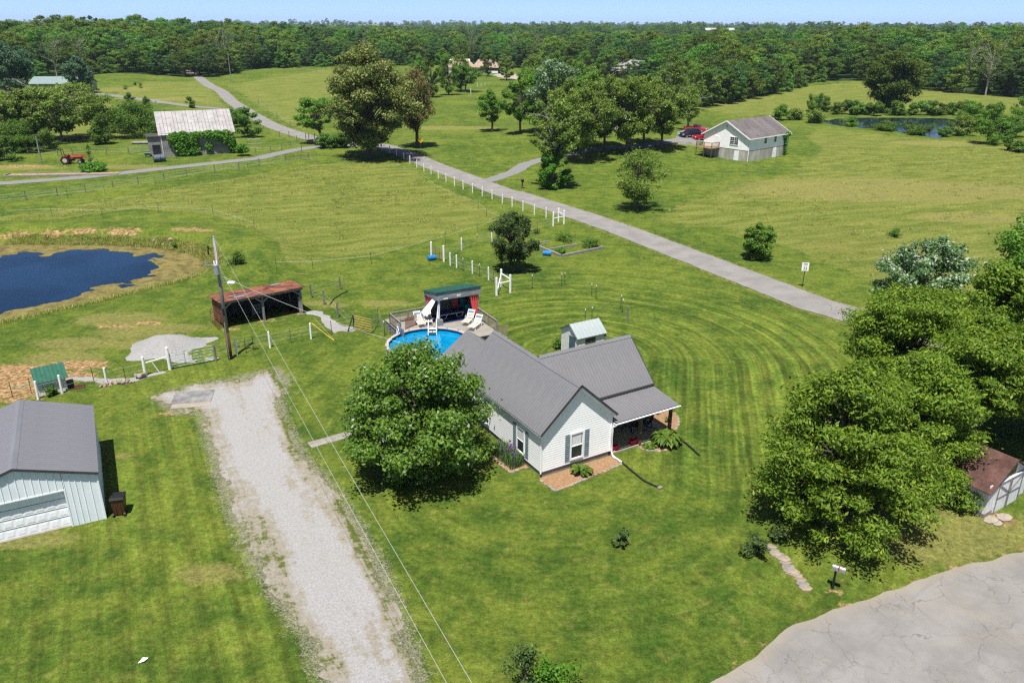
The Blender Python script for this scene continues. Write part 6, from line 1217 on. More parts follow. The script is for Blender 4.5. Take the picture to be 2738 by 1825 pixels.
def crown(rng,H,Rr,z0,shape,K,N,lsize,flat=.75,hole=.0,lobes=10,dens=.5,sag=0.,el=.55):
    """clump centres + leaf points of a crown between z0 and H"""
    rc=Rr*rng.uniform(.10,.25,K)*(1.75 if K<24 else (1.35 if K<50 else 1.)); C=[]
    la=rng.uniform(.62,1.12,lobes); lp=rng.uniform(0,6.283,lobes); lt=rng.uniform(0,1,lobes)
    for k in range(K):
        t=rng.uniform(.0,1.); ph=rng.uniform(0,6.283); w=np.exp(5*(np.cos(ph-lp)-1)-14*(t-lt)**2)+1e-9; lob=(w@la)/w.sum()
        if shape=='round': p=math.sqrt(max(0,1-(2*t-1)**2))
        elif shape=='oval': p=max(0,1-abs(2*t-1)**2.4)**.65
        elif shape=='bush': p=max(0,1-t**2.4)**.55*(.80+.20*min(1,t*4))
        elif shape=='cone': p=(1-t)**.8*min(1,t*5+.35)
        elif shape=='spread': p=max(0,1-abs((t-.55)/.56)**2.2)**.6
        else: p=max(0,1-abs((t-.66)/.67)**2.0)**.7
        rho=rng.uniform(.06,1.)**.5; q=rho*p*lob*max(.25*Rr,Rr-.65*rc[k])
        zz=z0+.5*rc[k]*flat+(H-z0-1.1*rc[k]*flat)*(t*(.86+.14*lob)+rng.uniform(-.03,.03))
        C.append((q*math.cos(ph),q*math.sin(ph),zz))
    C=np.array(C); hs=(H-z0)/(2*Rr)
    per=rng.multinomial(N,rc**2/np.sum(rc**2)); P=[];Nn=[]
    for c,r,n in zip(C,rc,per):
        if n==0: continue
        d=rng.normal(size=(n,3)); d/=np.linalg.norm(d,axis=1,keepdims=True); rr=rng.random(n)**dens*r
        # twiggy shoots
        sh=rng.random(n)<.2; rr=np.where(sh,rr*rng.uniform(1.,1.6,n),rr)
        q=d*rr[:,None]; q[:,2]*=flat*min(1.2,max(.6,hs)); ax=np.array([c[0],c[1],max(.2,(c[2]-.45*(z0+H)))+.25*Rr]); ax/=np.linalg.norm(ax)+1e-9; pr=q@ax; q=q*.86+ax[None,:]*(pr*el)[:,None]; q[:,2]-=sag*(q[:,0]**2+q[:,1]**2)/max(r,.1)
        P.append(c+q); o=d*.7+rng.normal(size=(n,3))*.55+np.array([0,0,.55]); Nn.append(o)
    P=np.concatenate(P);Nn=np.concatenate(Nn); Nn/=np.linalg.norm(Nn,axis=1,keepdims=True)
    P[:,2]=np.maximum(P[:,2],.05)
    return C,rc,P,Nn
def tree_parts(seed,H,Rr,z0,shape='round',K=26,N=6000,ls=.25,trunk=.2,flat=.75,dens=.5,lean=(0,0),limbs=True,el=.55,bend=.15,stem=.78,asp=.62,dead=0):
    rng=np.random.default_rng(seed); C,rc,P,Nn=crown(rng,H,Rr,z0,shape,K,N,ls,flat,dens=dens,el=el)
    C[:,0]+=lean[0]*C[:,2]/H; C[:,1]+=lean[1]*C[:,2]/H; P[:,0]+=lean[0]*P[:,2]/H; P[:,1]+=lean[1]*P[:,2]/H
    V,F=leaves(P,Nn,ls*rng.uniform(.6,1.35,len(P)),rng,asp); me=np_mesh('crown',V,F); tint=np.repeat(np.clip(rng.normal(.45,.26,len(P)),0,1),4); attr(me,'tint',tint)
    m=MB(); top=Vector((lean[0]*stem,lean[1]*stem,H*stem)); base=[Vector((0,0,-.3)),Vector((0,0,.25)),Vector((lean[0]*.2+rng.uniform(-bend,bend),lean[1]*.2+rng.uniform(-bend,bend),H*.3)),Vector((lean[0]*.5+rng.uniform(-bend,bend)*1.5,lean[1]*.5+rng.uniform(-bend,bend)*1.5,H*.55)),top]
    m.tube(base,[trunk*1.35,trunk,trunk*.8,trunk*.5,trunk*.12],8)
    if limbs:
        for c,r in zip(C,rc):
            c=Vector(c); zz=min(max(c.z*.62,z0*.75),H*stem*.9); f=zz/(H*stem); s=Vector((top.x*f,top.y*f,zz)); mid_=s.lerp(c,.5)+Vector((rng.uniform(-.2,.2),rng.uniform(-.2,.2),.12*Rr)); w=trunk*(.42-.25*f)
            m.tube([s,mid_,c],[w,w*.6,w*.2],5,False)
    if dead:
        for k in range(dead):
            a=rng.uniform(0,6.28); z_=rng.uniform(.35,.9)*H; l=Rr*rng.uniform(.6,1.25); s=Vector((0,0,z_*.8)); e=Vector((l*math.cos(a),l*math.sin(a),z_+rng.uniform(-.1,.25)*H)); m.tube([s,s.lerp(e,.5)+Vector((0,0,.3)),e],[trunk*.25,trunk*.15,.02],5,False)
            for j in range(3):
                b_=s.lerp(e,.45+.15*j); e2=b_+Vector((rng.uniform(-1,1),rng.uniform(-1,1),rng.uniform(0,1)))*Rr*.3; m.tube([b_,e2],[trunk*.1,.015],4,False)
    return m.mesh('trunk',fix=False),me
def tree(name,label,loc,leaf,bark=None,group=None,cat='tree',rz=0,scale=1,**kw):
    tm,cm=tree_parts(**kw); o=empty(name,loc,rz,label,cat,group); tm.materials.append(bark or M_BARK); cm.materials.append(LEAF[leaf]); link('trunk',tm,o); link('crown',cm,o); o.scale=(scale,)*3; return o
# --- trees one can name ---
tree('maple_tree','dense green maple with silvery leaf backs in front of the house',gp('S',1122,1258),'maple',seed=11,H=7.7,Rr=5.2,z0=.15,el=.35,shape='bush',K=170,N=56000,ls=.21,trunk=.24,flat=.8,dens=.42)
tree('walnut_tree','broad yellow-green tree spreading left over its own dark shadow',gp('S',2240,1388),'walnut',seed=21,H=8.6,Rr=5.0,z0=.2,shape='bush',K=170,N=56000,ls=.23,trunk=.26,flat=.62,dens=.45,lean=(-.2,.2),asp=.42)
tree('walnut_tree','yellow-green tree with dark leaning trunk behind the broad one',gp('S',2390,1100),'walnut',seed=22,H=8.6,Rr=5.6,z0=2.2,shape='spread',K=150,N=46000,ls=.23,trunk=.22,flat=.6,dens=.45,lean=(.6,.5),asp=.42)
tree('walnut_tree','yellow-green tree overhanging the old plank shed at right',gp('S',2600,1175),'walnut',seed=23,H=8.6,Rr=5.3,z0=2.6,shape='spread',K=130,N=40000,ls=.23,trunk=.22,flat=.6,dens=.45,lean=(.2,-1.6),asp=.42)
tree('walnut_tree','yellow-green tree filling the gap between the broad tree and the shed',gp('S',2425,1290),'walnut',seed=28,H=7.6,Rr=3.9,z0=.2,shape='bush',K=130,N=40000,ls=.23,trunk=.2,flat=.62,dens=.45,asp=.42)
tree('shade_tree','bright green tree at the right edge above the plank shed roof',gp('S',2790,1160),'green',seed=24,H=9.5,Rr=4.6,z0=1.5,shape='round',K=90,N=26000,ls=.25,trunk=.22,dens=.45)
tree('shade_tree','tall bright green tree at the right edge beside the meadow',gp('S',2735,960),'green',seed=25,H=11.5,Rr=4.4,z0=1.5,shape='oval',K=90,N=26000,ls=.26,trunk=.22,dens=.45)
tree('shade_tree','green tree between the silver-leaved tree and the right edge',gp('S',2630,1000),'walnut',seed=26,H=8.6,Rr=4.0,z0=.8,shape='round',K=80,N=24000,ls=.24,trunk=.2,dens=.45)
tree('silver_poplar','tree with wind-turned silvery white leaves beyond the yellow-green trees',gp('S',2440,860),'silver',seed=27,H=7.6,Rr=4.3,z0=.8,shape='round',K=80,N=24000,ls=.25,trunk=.18,dens=.45)
tree('apple_tree','small dark round-headed tree with short trunk by the white posts',gp('Z8',1055,882),'apple',seed=31,el=.1,flat=1.,H=6.3,Rr=3.0,z0=.9,shape='round',K=80,N=16000,ls=.20,trunk=.20,dens=.45)
tree('linden_tree','big tree covered in cream-yellow blossom clusters beside the road',gp('S',985,425),'linden',seed=32,H=20.4,Rr=11.,z0=2.4,el=.15,shape='round',K=150,N=48000,ls=.44,trunk=.55,dens=.42,flat=.7)
tree('cedar_tree','dark brownish cedar standing on a bare trunk by the warning sign',gp('S',1112,397),'cedar',seed=33,H=15.3,Rr=5.4,z0=3.6,el=.2,shape='oval',K=110,N=17000,ls=.38,trunk=.36,dens=.45,flat=1.1,asp=.35)
tree('roadside_tree','small green tree tucked left of the big blossoming tree',gp('Z2',495,1082),'green',seed=34,el=.2,H=9.6,Rr=6.0,z0=2.6,shape='spread',K=60,N=11000,ls=.36,trunk=.26,lean=(-1.4,0))
tree('lawn_tree','lone airy young tree on the lawn below the farmhouse drive',gp('Z3',955,1560),'olive',seed=35,el=.15,flat=.95,H=8.2,Rr=4.9,z0=1.1,shape='spread',K=110,N=11000,ls=.24,trunk=.13,dens=.55,dead=5)
tree('round_shrub','round bright shrub standing alone across the road',gp('Y4',180,372),'green',cat='shrub',seed=36,el=.1,flat=1.,H=4.1,Rr=2.3,z0=.1,shape='round',K=70,N=11000,ls=.20,trunk=.08,dens=.45)
tree('vine_tree','half-dead tree choked by vines with a dense leafy foot',gp('Z3',320,1402),'olive',bark=M_BARKG,seed=37,H=14.2,Rr=4.5,z0=4.0,shape='oval',K=80,N=11000,ls=.34,trunk=.3,dens=.6,dead=14)
tree('vine_thicket','dense leafy vine mound around the foot of the half-dead tree',gp('Z3',320,1405),'vine',cat='shrub',seed=38,H=6.2,Rr=3.3,z0=.1,shape='bush',K=60,N=11000,ls=.30,trunk=.1)
YARD=[('yard_tree','leftmost small green tree on the slope below the tan-roofed house',('S',1312,352),'green',39,8.8,3.4,2.,'round',26,7000,.34,0),
('yard_tree','green tree standing right of the leftmost slope tree',('S',1387,357),'green',40,10.5,3.6,2.4,'oval',28,7500,.36,0),
('yard_tree','yellow-green tree nearest the drive left of the farmhouse',('Z3',550,1212),'olive',41,13.2,4.4,2.8,'oval',40,10000,.38,3),
('yard_tree','yellow-green tree right before the farmhouse front',('Z3',870,1152),'olive',42,13.6,4.6,2.6,'oval',40,10500,.38,4),
('yard_tree','dark-trunked spreading tree closest to the parked cars',('Z3',1130,1112),'olive',43,11.2,4.3,2.6,'spread',38,9500,.36,6),
('yard_tree','tall green tree left behind the farmhouse',('S',1560,365),'green',44,13.,5.,2.,'round',30,8000,.42,0),
('silver_poplar','pale silvery tree among the yard trees left of the farmhouse',('S',1478,365),'silver',45,14.5,5.4,3.,'round',34,9000,.42,0),
('yard_tree','green tree behind the silvery one near the pale lot',('S',1420,318),'green',46,12.,5.,2.,'round',30,7500,.42,0),
('yard_tree','thin grey-branched tree rising behind the farmhouse chimney',('S',1790,330),'olive',47,15.5,3.0,5.,'oval',30,5000,.40,14),
('yard_tree','green tree directly behind the farmhouse roof',('S',1690,318),'green',48,8.5,4.4,1.5,'round',30,8000,.44,0),
('yard_tree','slender loose tree between the yard trees and the red pickup',('S',1835,345),'olive',49,9.,3.0,1.5,'vase',24,3500,.34,10),
('yard_tree','yellow-green tree between the drive trees left of the porch',('Z3',430,1140),'olive',57,12.5,4.2,2.,'oval',36,9000,.38,2),
('yard_tree','yellow-green tree over the drive before the farmhouse',('Z3',705,1120),'olive',58,13.0,4.4,2.4,'oval',38,9500,.38,2),
('yard_tree','yellow-green tree left of the dark-trunked one',('Z3',1000,1070),'olive',59,12.4,4.2,2.2,'oval',36,9000,.38,3),
('yard_tree','green tree deep in the yard left of the farmhouse',('Z3',250,985),'green',60,12.5,4.6,1.5,'round',34,8500,.40,0),
('hill_tree','dark oak standing alone in the pasture beyond the far pond',('Z4',930,822),'wood',50,16.5,7.4,1.2,'round',60,17000,.56,0),
('hill_tree','small round tree with flat shadow before the tan-roofed house',('A8',540,1330),'wood',51,9.5,5.2,2.2,'round',30,7000,.46,0),
('lane_tree','large bluish-silver tree at the left edge beside the low house',('S',40,266),'blue',52,16.5,6.8,1.,'round',50,13000,.62,0),
('lane_tree','bluish-silver tree right of the low grey-green roofed house',('S',215,258),'blue',53,12.,4.6,.8,'round',46,12000,.58,0),
('sycamore_tree','loose pale-limbed tree spreading over the rough ground at left',('Z1',455,1075),'olive',54,11.,7.6,1.5,'spread',60,11000,.55,12),
('rough_tree','thin tree with bare grey branches at the left edge',('Z1',70,1120),'olive',55,10.,4.5,1.5,'oval',34,5500,.46,14),
('rough_tree','leafy tree between the bare-branched one and the spreading one',('Z1',215,1120),'olive',56,10.5,4.0,1.2,'oval',34,7500,.46,2)]
for nm,lb,pt,lf,sd,H_,R_,z0,shp,K,N,ls,dd in YARD:
    tree(nm,lb,gp(*pt),lf,bark=M_BARKP if nm=='sycamore_tree' else (M_BARKG if dd>9 else None),seed=sd,H=H_*1.08,Rr=R_*1.36,el=.2,flat=.85,z0=z0*1.15,shape=shp,K=K*2,N=int(N*1.6),ls=ls*.95,trunk=.25 if H_<16 else .45,dens=.5,dead=dd)
GROVE=[(1150,262,13,5),(1195,256,14,5.5),(1228,244,13,5),(1120,240,12,5),(1400,292,12,5),(1445,272,14,5.5),(1500,280,13,5.5),(1540,262,13,5),(1590,268,12,5),(1655,285,8,4),(1800,300,12,5),(1845,292,13,5),(1875,283,12,5),(1820,268,14,6),(1350,215,11,5),(1300,205,12,5),(1180,212,13,5),(1420,235,13,6),(1480,228,13,6),(1560,225,13,6),(1900,280,10,4),(1940,274,11,4.5)]
for i,(x_,y_,h_,r_) in enumerate(GROVE):
    mid_x='left of the hidden farmhouse' if x_<1380 else ('behind the hidden farmhouse' if x_<1700 else 'behind the white building')
    tree('grove_tree','leafy tree of the loose grove '+mid_x,gp('S',x_,y_),['wood','green','olive'][i%3],group='grove trees '+mid_x,seed=400+i,H=h_,Rr=r_,z0=1.,shape=['round','oval','spread'][i%3],K=56,N=6500,ls=.42,trunk=.26,dens=.45,flat=.65,el=.2)
# --- shrubs ---
def shrub(name,label,loc,leaf,H_,R_,sd,N=2500,ls=.3,K=16,shape='bush',cat='shrub'): return tree(name,label,loc,leaf,cat=cat,seed=sd,H=H_,Rr=R_,z0=.05,shape=shape,K=K,N=N,ls=ls,trunk=.06,limbs=True,dens=.5)
SHR=[('Z1',1000,1045,'bush',8.,8.5,'wide bushy thicket in the hollow left of the barn'),('Z1',880,1010,'bush',5.5,5.5,'left end of the bushy thicket behind the barn pasture'),('Z1',1110,1020,'bush',6.,5.,'thicket bush touching the left side of the barn'),('Z1',770,1100,'bush',6.,3.4,'dark upright bush left of the barn thicket'),('Z1',720,1105,'bush',4,2.,'small dark bush at the foot of the upright one'),('Z1',655,790,'bush',5.,4.4,'round bush where the track meets the low house'),('Z1',1850,1040,'bush',6.5,4.6,'green bush mass right of the barn by the road'),('Z1',1770,960,'bush',5.,3.6,'bush just behind the right end of the barn roof'),('Z1',960,790,'bush',3,1.8,'small bush on the near side of the track'),('Z1',1085,825,'bush',3.2,1.7,'small bush right of the track bush'),('Z1',1415,825,'bush',3.2,2.,'small bush beside the track junction'),('Z1',770,940,'bush',3.5,2.6,'low bush in the rough pasture'),('Z1',130,1160,'bush',6,6.5,'dark bushes at the left edge behind the slanting pole'),('Z1',300,1150,'bush',5,5.,'dark bushes right behind the slanting pole'),('Z1',30,1230,'bush',4.5,4.,'shadowy bush at the extreme left by the lane'),('Z1',1800,1180,'vine',2.2,2.,'low leafy bush at the right corner of the barn'),
('Z1',930,690,'green',2.2,1.4,'young sapling on the pale slope by the wood'),('Z1',1040,680,'green',2.2,1.2,'young sapling right of another on the pale slope'),('Z1',1000,660,'green',1.6,1.,'smallest sapling on the pale slope'),
('A7',1080,330,'bush',3.4,2.6,'dark bush at the lane mouth under the big tree'),('A7',1290,320,'bush',3.,2.6,'dark bush in deep shade behind the big tree'),('A7',1200,318,'bush',2.6,2.2,'dark bush between the two under the big tree'),
('Z4',120,885,'green',4.2,3.1,'yellow-green bush behind the white building'),('Z4',340,820,'green',5.,2.,'upright bush at the left end of the far pond'),('Z4',400,810,'bush',5.,2.4,'dark bush right of the upright one by the far pond'),('Z4',455,820,'bush',4.4,2.4,'dark rounded bush left of the far pond hedge'),('Z4',240,880,'olive',3.,3.,'low brushy clump between the white building and the pond'),('Z4',370,905,'olive',3.4,3.6,'brushy clump at the left tip of the far pond'),('Z4',650,930,'green',2.6,2.,'yellow-green bush on the near pond bank'),('Z4',590,922,'olive',1.8,2.2,'low growth left on the near pond bank'),('Z4',910,960,'bush',2.4,3.8,'reedy clump on the near bank at pond middle'),('Z4',1130,985,'bush',2.2,4.4,'long low reedy clump on the near pond bank'),('Z4',1235,1000,'bush',3.,1.4,'pointed dark bush at the near pond tip'),('Z4',1340,1000,'bush',2.4,2.2,'dark bush right of the near pond tip'),('Z4',1470,990,'olive',4.6,3.6,'brushy bush at the right end of the far pond'),('Z4',1560,930,'green',6.5,4.,'tall bush behind the right end of the far pond'),('Z4',1680,1055,'green',8.4,4.8,'large yellow-green bush right of the far pond'),('Z4',1760,1010,'bush',5.,4.,'bush behind the large yellow-green one'),('Z4',1830,1000,'bush',5.,4.5,'bush mass toward the right edge beyond the pond'),('Z4',1940,940,'green',9.,4.6,'dark green tree-like bush at the right edge'),('Z4',1820,1100,'bush',3.,2.,'small bush on the meadow below the bush mass'),('Z4',1910,1110,'bush',2.4,2.6,'low bush at the right edge of the meadow'),
('Y4',1260,190,'bush',1.0,1.3,'low weedy clump alone in the right meadow'),('Z6',350,370,'bush',1.7,1.2,'dark bush on the bank behind the utility pole'),('Z5',1310,365,'bush',.8,.5,'tuft of reeds on the far pond bank'),
('Y8',1228,150,'apple',1.25,.95,'round leafy peony bush left of the stone steps'),('Y8',1325,92,'apple',.85,.62,'smaller peony bush at the top of the stone steps'),('Y8',675,112,'apple',.9,.6,'scruffy dark little shrub in the front lawn'),('Y8',265,770,'apple',2.6,1.25,'dark half of the twin bush at the bottom edge'),('Y8',385,775,'vine',2.2,1.4,'bright yellow-green half of the twin bush at the bottom edge'),('Y5',1790,980,'walnut',1.3,1.0,'yellowish shrub against the plank shed side'),('Y5',1720,1000,'walnut',1.2,.9,'leafy sprout left of the plank shed shrub'),('Z5',390,1470,'bush',.75,.5,'weeds growing against the green-roofed hut'),('Y2',950,330,'bush',.8,.6,'weedy tuft at the corner of the garden shed'),
('Z8',1560,690,'vine',.6,.8,'green plants in the front of the concrete bed'),('Z8',1860,620,'bush',1.1,1.5,'grey-green weeds at the right of the concrete bed'),('Z8',1600,560,'bush',1.0,1.6,'tall weeds at the back of the concrete bed'),('A2',1150,455,'vine',1.5,2.6,'squash plants at the right end of the timber bed'),('A2',1105,370,'green',3.6,.8,'thin sapling beside the tractor bucket')]
for i,(k,x_,y_,lf,H_,R_,lb) in enumerate(SHR):
    big=R_>1.6; shrub('bush' if R_>1 else 'small_shrub',lb,gp(k,x_,y_),lf,H_,R_,100+i,N=int(1800+900*R_) if big else 1500,ls=.34 if R_>2.5 else (.26 if big else .13),K=int(12+3*R_))
HEDGE=[(540,840),(600,838),(660,842),(720,840),(780,845),(840,850),(960,845),(1010,842),(1100,840),(1160,842),(1250,842),(1310,838),(1380,835),(1450,845),(1530,840),(1600,845),(1670,850),(1740,850)]
hb=None
for i,(x_,y_) in enumerate(HEDGE):
    if i<4: h=shrub('hedge_bush','x',gp('Z4',x_,y_),'wood',3.4+.5*(i%3),2.5,300+i,3200,.34,16)
    src=[o for o in bpy.data.objects if o.name.startswith('hedge_bush') and o.type=='EMPTY'][:4]
    if i>=4: h=copy_tree(src[i%4]); h.location=gp('Z4',x_,y_); h.rotation_euler=(0,0,i*1.3)
    tag(h,'one of the dark brushy bushes lined up behind the far pond','shrub','bushes lined along the far bank of the pond')
# hostas, iris, vines
def rosette(name,label,loc,n,R_,seed,leaf='hosta',lw=.5,H_=.45):
    rng=np.random.default_rng(seed); V=[];F=[];T=[]
    for i in range(n):
        a=rng.uniform(0,6.283); r=R_*rng.uniform(.35,1.); rise=H_*rng.uniform(.55,1.1); d=np.array([math.cos(a),math.sin(a)]); s=np.array([-d[1],d[0]]); w=r*lw*.5; b=len(V); tt=np.clip(rng.normal(.5,.25),0,1)
        for f,wd,zz in ((.12,.08,.25),(.45,.8,.85),(.75,1.,1.),(.95,.55,.82),(1.1,.02,.55)):
            for q in (-1,0,1): V.append((*(d*r*f+s*w*wd*q),rise*zz+(.0 if q else -.03))); T.append(tt)
        for k in range(4):
            for q in range(2): i0=b+k*3+q; F.append((i0,i0+1,i0+4,i0+3))
    me=np_mesh(name,V,F,True); attr(me,'tint',T); o=empty(name,loc,0,label,'plant'); l=link('leaves',me,o,LEAF[leaf]); m=MB(); m.tube([(0,0,-.05),(0,0,.15)],.05,6); m.build('stem',M_BARK,o); return o
rosette('hosta_plant','bright hosta clump in the mulch bed under the front window',hl(2.25,-.85),75,.66,61)
rosette('hosta_plant','largest hosta clump at the front corner of the porch',hl(8.75,-.62),190,.95,62,H_=.75,lw=.36)
rosette('hosta_plant','tiny plant in the curved mulch bed, nearest the porch post',hl(10.75,1.5),14,.25,63); rosette('hosta_plant','tiny plant in the curved mulch bed, farther out',hl(10.9,2.7),14,.28,64); rosette('hosta_plant','low green groundcover left of the largest hosta',hl(7.6,-.42),60,.5,65,H_=.25)
rng=np.random.default_rng(66); V=[];F=[];T=[]
for i in range(750):
    p=np.array([rng.uniform(-1.1,-.15),rng.uniform(1.5,3.7)]); a=rng.uniform(0,6.28); d=np.array([math.cos(a),math.sin(a)]); h=rng.uniform(.45,.95); b=len(V); w=.02; s=np.array([-d[1],d[0]])
    for f,z_ in ((0,0),(.12,.6),(.38,1.)):
        for q in (-1,1): V.append((*(p+d*f*h*.7+s*w*q*(1.2-f*2)),h*z_)); T.append(rng.random()*.9 if i%24 else 1.)
    F+=[(b,b+1,b+3,b+2),(b+2,b+3,b+5,b+4)]
me=np_mesh('iris_clump',V,F); attr(me,'tint',T); o=empty('iris_clump',HC,HANG,'tall clump of blue-green iris blades by the left house window','plant'); link('blades',me,o,LEAF['iris']); m=MB()
for i in range(14): x_,y_=rng.uniform(-1,-.2),rng.uniform(1.5,3.2); m.tube([(x_,y_,0),(x_+.03,y_,.95)],.008,4); m.obox((x_+.03,y_,1.0),.07,.07,.09,i)
m.build('purple_flowers',pm('iris_purple',(.16,.05,.30),.6),o)
def vine(name,label,parent_m,blobs_,seed,N,ls,normal):
    rng=np.random.default_rng(seed); P=[]
    for (x_,y_,z_,rx,ry,rz,w) in blobs_:
        n=int(N*w); d=rng.normal(size=(n,3)); d/=np.linalg.norm(d,axis=1,keepdims=True); P.append(np.array([x_,y_,z_])+d*(rng.random((n,1))**.45)*np.array([rx,ry,rz]))
    P=np.concatenate(P); Nn=rng.normal(size=P.shape)*.6+np.array(normal); Nn/=np.linalg.norm(Nn,axis=1,keepdims=True); V,F=leaves(P,Nn,ls*rng.uniform(.6,1.3,len(P)),rng,.8); me=np_mesh(name,V,F); attr(me,'tint',np.repeat(rng.random(len(P)),4)); o=empty(name,parent_m[0],parent_m[1],label,'vine'); link('vine_leaves',me,o,LEAF['vine']); m=MB()
    for b in blobs_[:6]: m.tube([(b[0],b[1]+.1,0),(b[0]+.2,b[1]+.05,b[2])],.05,5)
    m.build('vine_stem',M_BARK,o)
vine('wall_vine','thick green vine climbing over the front wall of the old barn',(BN,BA),[(2.6,-.4,3.4,1.6,.7,1.2,.8),(4.,-.5,3.2,1.5,.8,1.5,1),(3.2,-.5,1.9,1.5,.7,1.4,.8),(5.2,-.45,2.6,1.3,.7,1.7,.8),(5.6,-.5,1.0,1.2,.7,1.0,.6),(6.5,-.35,3.8,1.6,.55,.7,.5),(8.5,-.35,3.8,1.8,.6,.8,.6),(10.,-.4,3.5,1.6,.7,1.0,.8),(11.6,-.45,3.2,1.5,.7,1.4,.9),(12.4,-.4,2.2,1.0,.7,1.5,.7),(3.8,-.5,.7,1.2,.7,.8,.5),(8.2,-.3,1.6,.7,.5,1.0,.25),(12.9,-.3,.9,.9,.7,.9,.4)],71,1100,.36,(0,-.8,.5))
vine('wall_vine','vine creeping up the right corner of the white building',(WB,WA),[(12.3,-.2,1.0,.35,.3,1.2,1),(12.2,-.2,2.8,.4,.3,1.0,1),(11.9,-.25,4.,.9,.35,.6,1),(12.9,-.3,4.2,.7,.3,.5,.7)],72,350,.26,(0,-.8,.5))
# ------------------------------------------------------------------ the wood
rng=np.random.default_rng(91); VAR=[]
specs=[('round',15,7.2,2.,.62),('spread',18,6.9,3.5,.62),('round',13,7.2,1.,.62),('spread',17,7.8,4.,.64),('round',19,7.6,3.,.66),('bush',11,5.6,.3,.56),('spread',15,7.0,2.,.60),('round',18,8.4,2.5,.68)]
for i,(shp,H_,R_,z0,ls) in enumerate(specs):
    tm,cm=tree_parts(seed=200+i,H=H_*.82,Rr=R_,z0=z0,shape=shp,K=56,N=5600,ls=ls*.78,trunk=.3,dens=.42,flat=.62,dead=0,el=.1); tm.materials.append(M_BARK); cm.materials.append(LEAF[['wood','wooddark','woodlight','wood','woodlight','wood','wooddark','wood'][i]]); VAR.append((tm,cm))
dt,dc=tree_parts(seed=230,H=19,Rr=4.5,z0=4,shape='oval',K=30,N=500,ls=.6,trunk=.3,dead=22); dt.materials.append(M_BARKG); dc.materials.append(LEAF['olive'])
def in_wood(x_,y_): return poly_sd(FOREST,np.array([x_]),np.array([y_]))[0]
KEEP=[(gp('A8',700,950),34),(gp('Z3',1040,575),20),(gp('Z3',990,640),20),(gp('Z1',420,722),22),(gp('A8',1700,950),26)]
pts=[]; tries=0; G={}
def far_ok(x_,y_,s):
    k=(int(x_//s),int(y_//s))
    for a in (-1,0,1):
        for b in (-1,0,1):
            for q in G.get((k[0]+a,k[1]+b,s),()):
                if (q[0]-x_)**2+(q[1]-y_)**2<(s*.8)**2: return False
    G.setdefault((*k,s),[]).append((x_,y_)); return True
# near wood: individuals along the visible edge, deepest rows become part of the mass
cand=[]
for i in range(26000):
    y_=rng.uniform(150,640); x_=rng.uniform(-1,1)*(.72*y_+30); cand.append((x_,y_))
C_=np.array(cand); sd=poly_sd(FOREST,C_[:,0],C_[:,1]); C_=C_[sd>0]; sd=sd[sd>0]
acc=[]
for (x_,y_),s in zip(C_,sd):
    if any((p.x-x_)**2+(p.y-y_)**2<r*r for p,r in KEEP): continue
    if far_ok(x_,y_,7.5): acc.append((x_,y_,s))
acc=np.array(acc); order=np.argsort(acc[:,2]+.02*acc[:,1]); acc=acc[order]
near=acc[:290]; rest=acc[290:]
TH=terrain(near[:,0],near[:,1])
for i,(x_,y_,s) in enumerate(near):
    v=rng.integers(0,8) if s>7 else rng.choice([0,2,5,6,1]); o=empty('wood_tree',(x_,y_,TH[i]-.2),rng.uniform(0,6.28)); sc=rng.uniform(.72,1.25)*(.85 if s<7 else 1); o.scale=(sc*rng.uniform(.9,1.1),sc*rng.uniform(.9,1.1),sc)
    tm,cm=VAR[v]
    if i%29==11: tm,cm=dt,dc; o.scale=(1,1,rng.uniform(.9,1.1))
    link('trunk',tm,o); link('crown',cm,o)
    zone='left behind the upper road' if x_<-70 else ('in the middle behind the pastures' if x_<60 else 'right behind the far pond pasture')
    if cm is dc: tag(o,'bare grey-limbed tree standing in the wood '+zone,'tree','bare trees in the wood '+zone)
    else: tag(o,('pale green' if v in (2,4) else ('deep green' if v in (1,6) else 'mid green'))+' broadleaf tree in the front wood '+zone,'tree','trees of the wood '+zone)
# the mass behind, instanced on points
cand=[]; d=560.
while d<6800:
    s=.021*d; n=int(1.55*d/s)
    for k in range(n): a=(k+rng.uniform(-.45,.45))/n*2-1; cand.append((a*.775*d,d+rng.uniform(-.5,.5)*s))
    d+=s*.9
cand=np.array(cand); ok=(poly_sd(FOREST,cand[:,0],cand[:,1])>0)&~((vnoise(cand[:,0],cand[:,1],1/260.,8)>.645)&(np.hypot(cand[:,0],cand[:,1])>620))
for fx_,fy_,fz_ in FARB:
    tt_=np.clip((cand[:,0]*fx_+cand[:,1]*fy_)/(fx_*fx_+fy_*fy_),.86,1.01); ok&=np.hypot(cand[:,0]-fx_*tt_,cand[:,1]-fy_*tt_)>24
cand=cand[ok]
fp=np.concatenate([rest[:,:2],cand]); fz=terrain(fp[:,0],fp[:,1])-.3
vc=bpy.data.collections.new('wood_variants')
for i,(tm,cm) in enumerate(VAR):
    bm=bmesh.new(); me=cm.copy(); me.name='wood_variant'
    o=bpy.data.objects.new('wood_variant_%d'%i,me); vc.objects.link(o)
pm_=bpy.data.meshes.new('far_wood'); pm_.from_pydata(np.column_stack([fp,fz]).tolist(),[],[])
n=len(fp); dist=np.hypot(fp[:,0],fp[:,1]); sc=rng.uniform(.62,1.35,n)*(1+np.clip((dist-700)/6000,0,1)*.8)
a=pm_.attributes.new('sc','FLOAT','POINT'); a.data.foreach_set('value',sc.astype(np.float32)); a=pm_.attributes.new('rz','FLOAT','POINT'); a.data.foreach_set('value',rng.uniform(0,6.28,n).astype(np.float32)); a=pm_.attributes.new('vi','INT','POINT'); a.data.foreach_set('value',rng.integers(0,8,n).astype(np.int32))
